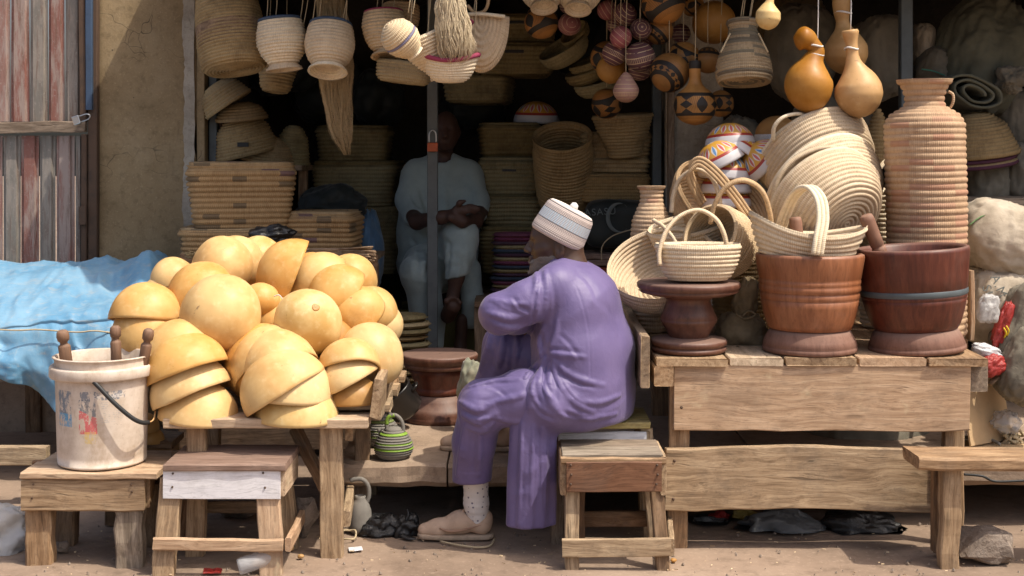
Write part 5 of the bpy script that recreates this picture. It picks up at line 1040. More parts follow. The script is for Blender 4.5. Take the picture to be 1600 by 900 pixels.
# -- calabashes and balls
def gourd(u, v, d, prof, mat, label, path=None, strings=(), seed=0, name='hanging_gourd', ties=(), group='calabash gourds hanging above the market table'):
    """prof: radii px along the (u, v) path"""
    r = thing(name, label, 'gourd', P(u, v, d), group); k = M(1, d); mb = MB()
    pts = [P(a, b, d) for a, b in path]; c = crm(pts, 46); L = np.concatenate([[0], np.cumsum(np.linalg.norm(np.diff(c, axis=0), axis=1))]); s = L/L[-1]
    rr = np.array([np.interp(x, [q[0] for q in prof], [q[1] for q in prof]) for x in s])*k
    kk = np.array([.25, .5, .25]); rr[1:-1] = np.convolve(rr, kk, 'same')[1:-1]
    tube(mb, c-np.array(tuple(P(u, v, d))), 1.0, 46, 36, smooth=False, up=(0, 1, 0)); V = mb.v[-1].reshape(46, 36, 3); cen = V.mean(1, keepdims=True); mb.v[-1] = (cen+(V-cen)*rr[:, None, None]).reshape(-1, 3)
    n = len(mb.uv[0])
    mb2 = MB(); mb2.grid(mb.v[-1].reshape(46, 36, 3), True, None, None, True, True, flip=True); mb2.build('shell', MAT[mat], r, T(P(u, v, d)))
    for a, b, rad in ties:
        m3 = MB(); th = np.linspace(0, 2*math.pi, 21); q = P(a, b, d); tube(m3, [q+Vector((rad*k*math.cos(t), rad*k*math.sin(t), .004*math.sin(t*2))) for t in th], .0045, 21, 6, smooth=False); m3.build('tie', MAT['white_string'], r)
    hang_strings(r, strings, d, 0, 'white_string', .0026); return r
def ballprof(n=14): return [((1-math.cos(math.pi*i/n))/2, math.sin(math.pi*i/n)) for i in range(n+1)]
def rp(r): return [(a, max(.02, b)*r) for a, b in ballprof()]
gourd(1264, 140, 5.87, [(0, 1), (.02, 12), (.08, 24), (.17, 33), (.28, 38), (.38, 37), (.48, 29), (.56, 19), (.64, 13.5), (.72, 11.5), (.78, 12), (.84, 17), (.91, 20), (.97, 13), (1, 2)], 'cal_orange', 'orange bottle gourd with bent neck tied by white cloth', ((1264, 178), (1264, 150), (1264, 122), (1270, 96), (1276, 80), (1268, 68), (1257, 61), (1240, 58)), ((1277, 75),), ties=((1272, 72, 13), (1274, 86, 12.5)))
gourd(1341, 147, 5.855, [(0, 1), (.02, 12), (.07, 23), (.15, 32), (.26, 37.5), (.37, 36), (.47, 28), (.55, 19), (.63, 12.5), (.72, 9.5), (.85, 9), (.92, 11.5), (.985, 14), (1, 12)], 'cal_tan', 'tan bottle gourd with straight cut neck hanging lowest on the right', ((1342, 185), (1342, 158), (1340, 128), (1333, 95), (1331, 72), (1328, 47)), ((1329, 50),), ties=((1330, 76, 10),))
gourd(1321, 82, 6.06, [(0, 1), (.03, 14), (.10, 26), (.22, 34), (.34, 34), (.46, 24), (.56, 13), (.64, 10), (.72, 12), (.85, 14), (1, 12)], 'cal_orange', 'brown bottle gourd hanging behind the two lower ones', ((1322, 118), (1322, 92), (1320, 62), (1317, 38), (1315, 18), (1314, -14)), ((1314, -10),), ties=((1317, 20, 13),))
gourd(1200, 27, 5.81, [(0, 1), (.03, 9), (.10, 15), (.22, 19.5), (.38, 19), (.5, 12), (.58, 7), (.7, 5.5), (1, 4.5)], 'cal_pale', 'small pale gourd with thin neck at the top', ((1200, 47), (1200, 30), (1201, 12), (1204, -6), (1205, -26)), ((1205, -24),))
def ball(u, v, d, r, mat, label, ax=None, group='purple striped gourd balls hanging in a bunch', name='striped_ball', pear=0.0):
    n = 24; R = M(r, d); t = np.linspace(.002, math.pi-.002, n); pr = [(R*math.sin(a)*(1-pear*max(0, math.cos(a))**2), -R*math.cos(a)*(1 if math.cos(a) > 0 else 1+pear*.0)) for a in t]
    pr = [(R*math.sin(a)*(1-pear*max(0, -math.cos(a))), -R*math.cos(a)*(1+pear*max(0, -math.cos(a)))) for a in t]
    mb = MB(); lathe(mb, pr, 40, wob=.03, seed=int(u+v), vs=list(t/math.pi)); o = mb.build(name, MAT[mat], None, frame(P(u, v, d), ax if ax else A(random.uniform(-.5, .5), .8, random.uniform(-.3, .5)), random.uniform(0, 6))); tag(o, label, 'gourd', group)
    a = P(u, v-r*.9, d); mb = MB(); tube(mb, [a, (a+Vector((a.x, a.y, HZ)))/2, Vector((a.x+.01, a.y, HZ))], .002, 6, 5); mb.build('string', MAT['string'], o); return o
for u, v, d, r, m, lab, ax in ((976, 23, 6.45, 19, 'ball', 'dark purple ball at the upper left of the hanging bunch', A(.4, .5, .6)), (1001, 46, 6.40, 17, 'ball', 'purple ball with ring pattern facing the street', A(.05, .15, 1)), (970, 58, 6.33, 17.5, 'ball_red', 'maroon ball with crossing scratches in the bunch', A(.5, .6, .2)),
        (961, 83, 6.42, 20, 'ball', 'purple striped ball above the plain orange gourd', A(.45, .85, .1)), (1000, 89, 6.36, 23.5, 'ball', 'largest purple ball with hatched band in the bunch', A(-.2, .95, .2)), (1000, 108, 6.5, 18, 'ball', 'purple ball half hidden below the largest one', A(.2, .9, .1)),
        (949, 16, 6.6, 16, 'ball_red', 'reddish ball at the far upper left of the bunch', A(.8, .5, .2)), (1014, 58, 6.5, 14, 'ball', 'small purple ball at the right of the bunch', A(.5, .8, 0)), (962, 40, 6.62, 13, 'ball', 'small dark ball behind the bunch', A(.1, .9, .2)), (888, 8, 6.9, 14, 'ball', 'small purple ball hanging near the two hollow feet', A(.1, .9, .2))):
    ball(u, v, d, r, m, lab, ax)
ball(978, 140, 6.28, 20.5, 'ball_tan', 'pear shaped tan striped ball hanging lowest of the bunch', A(0, 1, .05), pear=.35)
ball(955, 108, 6.55, 23, 'cal_orange', 'plain orange gourd behind the purple balls', A(0, 1, 0), 'carved gourds hanging before the pillar', 'hanging_gourd')
for u, v, d, r, m, lab, ax, pe in ((1036, 4, 6.35, 35, 'carved_b', 'large burnt-patterned calabash at the top beside the purple bunch', A(.45, -.85, .25), 0), (1030, 48, 6.45, 22, 'carved_c', 'small banded calabash under the large patterned one', A(.6, .7, -.2), 0), (1046, 114, 6.30, 31, 'carved_c', 'orange calabash with black rim band tilted to the right', A(.55, .62, -.56), 0),
        (1068, 92, 6.42, 27, 'carved', 'burnt-patterned calabash behind the orange banded one', A(.4, .85, .2), 0), (1106, 94, 6.40, 21, 'carved_c', 'small calabash with black collar beside the bell basket', A(-.1, -.95, .2), 0), (1126, 162, 6.45, 21, 'carved', 'small burnt-patterned calabash half behind the bird gourd', A(0, 1, 0), 0), (1115, 35, 6.55, 34, 'cal_orange', 'large plain round orange calabash at the top', A(.1, .4, .9), 0),
        (1064, 52, 6.7, 15, 'ball', 'dark little gourd between the patterned calabashes', A(0, 1, 0), 0), (1082, 8, 6.7, 18, 'carved', 'patterned gourd at the top edge', A(.5, .5, .2), 0), (846, 34, 6.6, 27, 'carved_b', 'patterned orange calabash hanging under the two hollow feet', A(.35, -.9, .2), 0), (948, 162, 7.0, 24, 'carved_b', 'dim patterned calabash below the orange gourd', A(-.3, .9, .3), 0), (948, 90, 6.75, 26, 'carved_b', 'brown patterned calabash deep behind the purple balls', A(.2, .9, .2), 0), (890, 38, 6.9, 18, 'ball_red', 'dim brown disc gourd deep above the dark baskets', A(.2, .1, 1), 0)):
    ball(u, v, d, r, m, lab, ax, 'carved gourds hanging before the pillar', 'carved_calabash', pe)
def bird_gourd():
    d = 6.2; r = thing('carved_bottle_gourd', 'bottle gourd carved with black bird and leaves', 'gourd', P(1086, 165, d)); k = M(1, d)
    t = np.linspace(0, 1, 34); z = np.interp(t, [0, 1], [-31, 70]); rr = np.interp(z, [-31, -29, -24, -15, 0, 14, 22, 28, 34, 42, 55, 63, 70], [1, 12, 22, 30, 34, 31, 24, 16, 11, 9, 9, 10, 9])
    vs = np.clip(.5-(z-(-2))/62*1.0, 0, 1); vs = np.interp(z, [-31, -18, -12, 14, 20, 26, 56, 57, 70], [1, .74, .66, .36, .30, .2, .1, .33, .33])
    mb = MB(); lathe(mb, [(a*k, b*k) for a, b in zip(rr, z)], 48, wob=.02, vs=list(vs)); mb.build('shell', MAT['carved'], r, T(P(1086, 165, d)) @ Matrix.Rotation(1.0, 4, 'Z')); hang_strings(r, ((1086, 96),), d, 0)
bird_gourd()
for u, v, lab in ((850, 12, 'straw pot whose hollow foot hangs into view, left of two'), (903, 15, 'straw pot whose hollow foot hangs into view, right of two')):
    ax = A(.08 if u > 880 else -.05, .88, -.46); r = hpot('footed_pot', u, v, 6.3, POT, ax, .0155, 'straw', lab, ((u-10, -50),), seed=u); foot(r, u, v, 6.3, ax, .72, 'straw')
r = hpot('bell_basket', 1163, 128, 6.08, [(.3, 2), (30, 1), (40, 0), (42.5, 8), (42, 22), (38, 38), (31, 54), (24, 66), (21, 76), (20.5, 86), (23, 92), (24.5, 97)], A(.0, .985, -.17), .0152, 'straw_grey', 'bell shaped grey striped straw basket hanging over the painted bowls', ((1157, 30), (1160, 32), (1169, 38), (1172, 30)), seed=31, segs=64)
for sx in (-1, 1):
    mb = MB(); tube(mb, pp((1163+sx*22, 52, 6.0), (1163+sx*27, 62, 5.99), (1163+sx*37, 82, 5.97)), .004, 12, 6); mb.build('side_cord', MAT['string'], r)
# ---------------------------------------------------------------- goods inside the shop
def boxbasket(u0, u1, v0, v1, d, mat, label, depth=.30, yaw=0.0, lid=True, w=.024, taper=.9, cat='basket', group='straw box baskets stacked in the shop', slot=False, seed=0, k=4):
    c = P((u0+u1)/2, v1, d); a = M((u1-u0)/2, d); h = M(v1-v0, d); r = thing('box_basket', label, cat, c, group); W = T(c) @ Matrix.Rotation(yaw, 4, 'Z')
    mb = MB(); coil(mb, [(.001, 0), (a*.5*taper, 0), (a*taper, 0), (a*(taper+1)/2, h*.5), (a, h*(.86 if lid else 1))], w, 72, k, sect=(1, depth/a, 7), seed=seed, wob=.012); mb.build('body', MAT[mat], r, W)
    if lid:
        mb = MB(); coil(mb, [(.001, h), (a*.5, h), (a*.99, h*.995), (a*1.03, h*.97), (a*1.03, h*.86)], w, 72, k, double=False, sect=(1, depth/a, 7), seed=seed+1, wob=.012); mb.build('lid', MAT[mat], r, W)
    if slot:
        mb = MB(); boxm(mb, -a*.22, a*.22, -depth*1.02-.004, -depth*.95, h*.62, h*.72); mb.build('handle_slot', MAT['black'], r, W, smooth=False)
    return r
# a crate carries the baskets on the left
cr = thing('wooden_crate', 'dark wooden crate behind the calabash heap carrying straw boxes', 'crate', G(420, 7.0, 0))
for k in range(5): board('side_slat', G(282, 6.66, .12+.2*k), G(590, 6.66, .12+.2*k), .17, .02, MAT['wood_brown'], cr); 
for k in range(4): board('top_slat', G(282, 6.72, .965)+Vector((0, .16*k, 0)), G(585, 6.72, .965)+Vector((0, .16*k, 0)), .15, .022, MAT['wood_brown'], cr, (0, 1, 0))
for u, d in ((288, 6.69), (584, 6.69), (295, 7.22), (575, 7.22)): board('corner_post', G(u, d, .95), G(u, d, -.01), .05, .05, MAT['wood_brown'], cr, (1, 0, 0))
boxbasket(290, 448, 352, 402, 6.92, 'straw_dyed', 'flat straw box basket under the patterned box beside the pillar', .22, .05, True, .026, seed=1, k=4)
boxbasket(297, 460, 252, 352, 6.90, 'straw_dyed', 'straw box basket with purple patches and brown lid beside the pillar', .21, .16, True, .0265, .86, seed=2, k=4)
boxbasket(455, 560, 328, 402, 6.95, 'straw_dyed', 'smaller straw box basket with curled lid behind the twig bundle', .18, -.08, True, .025, .93, seed=3, k=4)
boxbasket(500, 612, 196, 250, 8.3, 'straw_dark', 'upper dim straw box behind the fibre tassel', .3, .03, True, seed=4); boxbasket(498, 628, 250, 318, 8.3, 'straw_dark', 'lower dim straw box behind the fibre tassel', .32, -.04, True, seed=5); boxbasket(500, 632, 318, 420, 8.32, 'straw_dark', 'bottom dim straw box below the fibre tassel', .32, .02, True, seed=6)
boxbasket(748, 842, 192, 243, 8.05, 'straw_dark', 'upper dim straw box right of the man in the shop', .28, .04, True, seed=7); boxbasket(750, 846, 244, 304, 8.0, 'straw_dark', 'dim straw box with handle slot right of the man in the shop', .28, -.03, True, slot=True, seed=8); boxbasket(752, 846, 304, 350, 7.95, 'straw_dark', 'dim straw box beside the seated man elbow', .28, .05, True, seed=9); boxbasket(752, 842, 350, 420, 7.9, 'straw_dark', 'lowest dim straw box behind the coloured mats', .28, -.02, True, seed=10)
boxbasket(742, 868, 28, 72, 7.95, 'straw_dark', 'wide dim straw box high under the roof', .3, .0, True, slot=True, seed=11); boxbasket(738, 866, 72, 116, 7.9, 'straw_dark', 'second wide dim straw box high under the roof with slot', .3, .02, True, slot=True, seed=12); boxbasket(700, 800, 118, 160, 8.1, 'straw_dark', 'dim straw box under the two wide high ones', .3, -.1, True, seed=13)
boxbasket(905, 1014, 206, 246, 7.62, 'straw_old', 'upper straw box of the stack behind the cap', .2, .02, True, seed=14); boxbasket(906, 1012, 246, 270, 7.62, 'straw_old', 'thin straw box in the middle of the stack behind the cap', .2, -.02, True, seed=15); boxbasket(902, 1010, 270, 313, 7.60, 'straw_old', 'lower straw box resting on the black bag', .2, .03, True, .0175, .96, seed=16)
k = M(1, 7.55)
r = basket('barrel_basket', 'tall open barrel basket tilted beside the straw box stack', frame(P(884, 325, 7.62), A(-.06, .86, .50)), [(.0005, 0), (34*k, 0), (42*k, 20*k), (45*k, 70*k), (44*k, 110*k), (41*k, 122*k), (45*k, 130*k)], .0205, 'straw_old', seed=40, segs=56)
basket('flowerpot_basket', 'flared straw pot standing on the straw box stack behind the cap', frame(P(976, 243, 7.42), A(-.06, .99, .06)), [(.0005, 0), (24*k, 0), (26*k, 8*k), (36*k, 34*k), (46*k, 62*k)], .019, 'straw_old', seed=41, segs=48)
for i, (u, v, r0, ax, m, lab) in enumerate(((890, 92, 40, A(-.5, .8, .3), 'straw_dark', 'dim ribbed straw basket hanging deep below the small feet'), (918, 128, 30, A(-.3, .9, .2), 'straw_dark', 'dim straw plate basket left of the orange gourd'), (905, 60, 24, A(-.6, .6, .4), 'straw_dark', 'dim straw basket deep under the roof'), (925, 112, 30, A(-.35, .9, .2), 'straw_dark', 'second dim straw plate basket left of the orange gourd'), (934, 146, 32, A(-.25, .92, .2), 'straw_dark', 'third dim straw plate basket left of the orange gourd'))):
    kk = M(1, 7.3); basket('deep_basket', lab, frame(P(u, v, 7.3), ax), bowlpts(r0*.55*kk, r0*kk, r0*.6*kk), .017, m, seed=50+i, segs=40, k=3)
enamel(838, 191, 8.0, 36, A(.02, .99, .05), 'dim painted bowl upside down on the boxes in the shop', 'painted', None)
for i, (u, v, r0, h, m, ax, lab) in enumerate(((358, 164, 40, 38, 'straw_old', A(-.55, .82, .1), 'tilted coiled hat at the top of the hat pile by the pillar'), (378, 186, 40, 24, 'straw_purple', A(-.08, .99, .1), 'purple banded hat second in the hat pile'), (388, 240, 50, 60, 'straw_old', A(-.22, .95, .1), 'large domed coiled hat with a notch in the hat pile'), (418, 250, 46, 36, 'straw_purple', A(.15, .98, .1), 'purple banded hat leaning under the large domed hat'), (455, 256, 28, 60, 'straw_dark', A(.1, .98, .1), 'dim tall hat behind the hat pile'))):
    kk = M(1, 7.5); d = 7.45+.05*i; r = thing('coiled_hat', lab, 'hat', P(u, v, d), 'straw hats piled beside the pillar'); mb = MB()
    coil(mb, [(.001, h*kk), (r0*.4*kk, h*.97*kk), (r0*.75*kk, h*.7*kk), (r0*kk, 0)], .018, 56, seed=60+i); mb.build('crown', MAT[m], r, frame(P(u, v, d), ax))
    if i == 2: 
        mb = MB(); boxm(mb, -.03, .03, -.012, .012, -.012, .012); mb.build('notch', MAT['black'], r, T(P(380, 226, 7.38)), smooth=False)
# shelf behind the pile of hats
sh = thing('shop_shelf', 'dark plank shelf behind the left hats', 'shelf', G(400, 7.7, .264)); board('shelf_board', G(345, 7.62, 1.42), G(480, 7.62, 1.42), .42, .03, MAT['wood_brown'], sh, (0, 1, 0))
for u in (352, 474): board('leg', G(u, 7.62, 1.41), G(u, 7.62, .26), .05, .05, MAT['wood_brown'], sh, (1, 0, 0))
# counter inside the shop and the goods on it
ct = thing('shop_counter', 'dark plank counter inside the shop under the mats and bag', 'counter', G(880, 7.8, .264))
for k in range(5): board('top_plank', G(742, 7.22, .70)+Vector((0, .2*k, 0)), G(1012, 7.22, .70)+Vector((0, .2*k, 0)), .19, .03, MAT['wood_brown'], ct, (0, 1, 0))
for u, d in ((750, 7.2), (1005, 7.2), (760, 8.0), (960, 8.0)): board('leg', G(u, d, .69), G(u, d, .262), .06, .06, MAT['wood_brown'], ct, (1, 0, 0))
cols = ['magenta', 'magenta', 'plum', 'straw', 'blue', 'plum', 'straw', 'magenta', 'blue', 'straw', 'plum', 'blue', 'magenta', 'straw', 'plum', 'blue']
names = {'magenta': 'magenta', 'plum': 'plum', 'straw': 'straw coloured', 'blue': 'dark blue', 'brown': 'brown', 'rust': 'rust red', 'green': 'dark green'}
ORD = ['topmost', 'second', 'third', 'fourth', 'fifth', 'sixth', 'seventh', 'eighth', 'ninth', 'tenth', 'eleventh', 'twelfth', 'thirteenth', 'fourteenth', 'fifteenth', 'sixteenth']
for i, c in enumerate(cols):
    z0 = .718+(15-i)*.0215; mb = MB(); coil(mb, [(.001, .012), (.06, .012), (.128+.006*random.uniform(-1, 1), .012)], .016, 40, 3, .019, sect=(1, .9, 3), seed=i); tag(mb.build('woven_mat', MAT['mat_'+c], None, T((G(806, 7.42, z0)+Vector((random.uniform(-.008, .008), 0, 0))))), '%s woven mat, %s from the top in the coloured stack' % (names[c], ORD[i]), 'mat', 'coloured mats stacked behind the man in purple')
for i, c in enumerate(['brown', 'brown', 'rust', 'brown', 'rust', 'green', 'brown']):
    z0 = .718+(6-i)*.036; a = G(905, 7.3, z0+.016); board_ = board('folded_mat', a, G(1002, 7.3, z0+.016+.006*(i % 2)), .30, .032, MAT['mat_'+c] if c != 'brown' else MAT['wood_topbrown'], None, (0, 1, 0), .004, 10, i, bev=.012, bow=0)
    tag(board_, '%s folded mat, %s from the top in the stack under the black bag' % (names[c], ORD[i]), 'mat', 'folded mats under the black bag')
mb = MB(); c = P(964, 350, 7.32); blob(mb, (0, 0, 0), (.175, .13, .128), amp=.05, wr=.02, box=5, seed=4); bag = tag(mb.build('black_bag', MAT['bag_black'], None, T(c)), 'black nylon bag with faded white lettering and crescent', 'bag')
def text(s, size, W, mat, parent, name='lettering', space=1.15):
    cu = bpy.data.curves.new('lettering', 'FONT'); cu.body = s; cu.size = size; cu.align_x = 'CENTER'; cu.space_character = space; cu.extrude = .0012
    o = bpy.data.objects.new('tmp', cu); scene.collection.objects.link(o); dg = bpy.context.evaluated_depsgraph_get(); me = bpy.data.meshes.new_from_object(o.evaluated_get(dg)); bpy.data.objects.remove(o)
    me.materials.clear(); me.materials.append(mat); return place(name, me, parent, W)
FT = Matrix.Rotation(math.pi/2, 4, 'X')
text('ASASU', .052, T(P(938, 336, 7.17)) @ Matrix.Rotation(-.06, 4, 'Y') @ FT, MAT['print_white'], bag)
mb = MB(); th = np.linspace(.75, 5.5, 30); o_ = [(.066*math.cos(t), 0, .080*math.sin(t)) for t in th]; i_ = [(.066*math.cos(t)+.022*math.sin((t-.75)/4.75*math.pi), 0, .080*math.sin(t)*(1-.16*math.sin((t-.75)/4.75*math.pi))) for t in th]
V = np.array([o_, i_]); V = np.concatenate([V, V[::-1]+[0, .003, 0]]); mb.grid(V.transpose(1, 0, 2), True, None, None, True, True); mb.build('crescent_print', MAT['print_white'], bag, T(P(966, 340, 7.172)))
mb = MB(); tube(mb, pp((940, 408, 7.0), (941, 385, 6.98), (955, 370, 6.97), (975, 362, 6.98), (995, 357, 7.0)), .003, 26, 5); tag(mb.build('loose_cord', MAT['string'], None), 'thin pale cord hanging over the folded mats', 'cord')
# dim heaps deep in the shop
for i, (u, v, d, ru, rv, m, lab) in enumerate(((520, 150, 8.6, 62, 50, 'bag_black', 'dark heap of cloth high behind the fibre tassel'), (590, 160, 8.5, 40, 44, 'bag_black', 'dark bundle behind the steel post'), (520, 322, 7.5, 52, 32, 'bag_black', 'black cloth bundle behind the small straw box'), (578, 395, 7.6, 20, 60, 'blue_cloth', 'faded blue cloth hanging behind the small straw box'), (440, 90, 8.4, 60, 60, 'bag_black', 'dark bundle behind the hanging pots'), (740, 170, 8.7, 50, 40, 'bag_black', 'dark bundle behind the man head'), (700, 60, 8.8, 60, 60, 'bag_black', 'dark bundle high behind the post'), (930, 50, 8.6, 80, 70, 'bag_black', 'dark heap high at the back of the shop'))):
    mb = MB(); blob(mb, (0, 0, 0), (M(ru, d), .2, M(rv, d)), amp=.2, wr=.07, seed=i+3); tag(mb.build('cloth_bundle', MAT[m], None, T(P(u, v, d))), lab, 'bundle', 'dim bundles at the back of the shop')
for i in range(13):
    z0 = .262+(12-i)*.0335; mb = MB(); coil(mb, [(.001, .012), (.06, .014), (.118+.004*((i*7) % 3), .012)], .016, 44, 3, .022, seed=i+90)
    tag(mb.build('round_mat', MAT['straw_old' if i % 2 else 'straw_dark'], None, T(G(632, 6.78, z0)+Vector((.006*((i*5) % 3-1), 0, 0)))), 'round straw mat, %s from the top of the stack beside the post foot' % ORD[i], 'mat', 'round mats stacked on the slab by the post')
# ---------------------------------------------------------------- people
def px3(lst): return [(P(u, v, d), M(r, d)) for u, v, d, r in lst]
def folds_post(lines, amp_noise=.0, nscale=6., seed=0, dref=5.15, stretch=(1, 1, 1), spots=None):
    """creases given as picture polylines pressed into the camera-facing side of the cloth; lines = (points, width px, depth m)"""
    k = F/dref; segs = []
    for pts, w, dep in lines:
        c = crm([(a, b, 0) for a, b in pts], max(6, len(pts)*6))[:, :2]; segs.append((c, w, dep))
    def post(V, N):
        U = np.stack([V[:, 0]/V[:, 1]*F+UC, VH-(V[:, 2]-H)/V[:, 1]*F], -1); disp = np.zeros(len(V))
        face = np.clip(-N[:, 1]*1.4, 0, 1)
        for c, w, dep in segs:
            best = np.full(len(V), 1e9); par = np.zeros(len(V)); sel = (U[:, 0] > c[:, 0].min()-4*w) & (U[:, 0] < c[:, 0].max()+4*w) & (U[:, 1] > c[:, 1].min()-4*w) & (U[:, 1] < c[:, 1].max()+4*w)
            if not sel.any(): continue
            u = U[sel]; bd = np.full(len(u), 1e9); bt = np.zeros(len(u)); sd = np.zeros(len(u)); n = len(c)-1
            for i in range(n):
                a, b = c[i], c[i+1]; ba = b-a; t = np.clip(((u-a)@ba)/(ba@ba+1e-9), 0, 1); q = u-a-t[:, None]*ba; dd = np.linalg.norm(q, axis=1); m = dd < bd
                bd[m] = dd[m]; bt[m] = (i+t[m])/n; sd[m] = np.sign(ba[0]*q[m, 1]-ba[1]*q[m, 0])
            fade = np.clip(np.minimum(bt, 1-bt)*5, 0, 1); x = bd/w*sd
            disp[sel] += 1.25*fade*dep*(-np.exp(-np.abs(x)/.42)+.85*np.exp(-np.abs(x-.95)/.55)+.45*np.exp(-np.abs(x+1.2)/.6))
        disp *= face
        if amp_noise:
            Q = V*np.array(stretch); wq = np.stack([vn(Q*4+seed), vn(Q*4+seed+31), vn(Q*4+seed+57)], -1); m = np.full(len(V), .4)
            for su, sv, sr in (spots or ()): m = np.maximum(m, 1.5*np.exp(-((U[:, 0]-su)**2+(U[:, 1]-sv)**2)/sr**2))
            a1 = 1-np.abs(vn(Q*nscale+seed+.9*wq))*2.2; a2 = 1-np.abs(vn(Q*nscale*2.1+seed*2+1.4*wq))*2.2
            disp += amp_noise*m*(np.maximum(a1, -.6)+.5*np.maximum(a2, -.6))
        return V+N*disp[:, None]
    return post
def on_cloth(f, u, v, d0=4.75, d1=5.75):
    ds = np.arange(d0, d1, .004); pts = np.array([tuple(P(u, v, x)) for x in ds]); w = np.where(f(pts) < 0)[0]
    return ds[w[0]] if len(w) else None
def ridges(f, lines, k=.006):
    """rounded folds with sharp valleys laid on the cloth f: lines = (points, radius px)"""
    caps = []
    for pts, r in lines:
        c = crm([(a, b, 0) for a, b in pts], len(pts)*3); ps = []; n = len(c)
        for i, q in enumerate(c):
            d = on_cloth(f, q[0], q[1])
            if d is None: continue
            s = i/(n-1); rr = M(r, d)*(.35+.65*math.sin(math.pi*min(1, max(0, .12+.8*s)))); ps.append((P(q[0], q[1], d+rr*.42), rr))
        if len(ps) > 1: caps.append(ps)
    def g(p):
        v = f(p); near = np.abs(v) < .05
        if near.any():
            q = p[near]; w = v[near]
            for ps in caps: w = smin(w, chain(q, ps, .002), k)
            v = v.copy(); v[near] = w
        return v
    return g
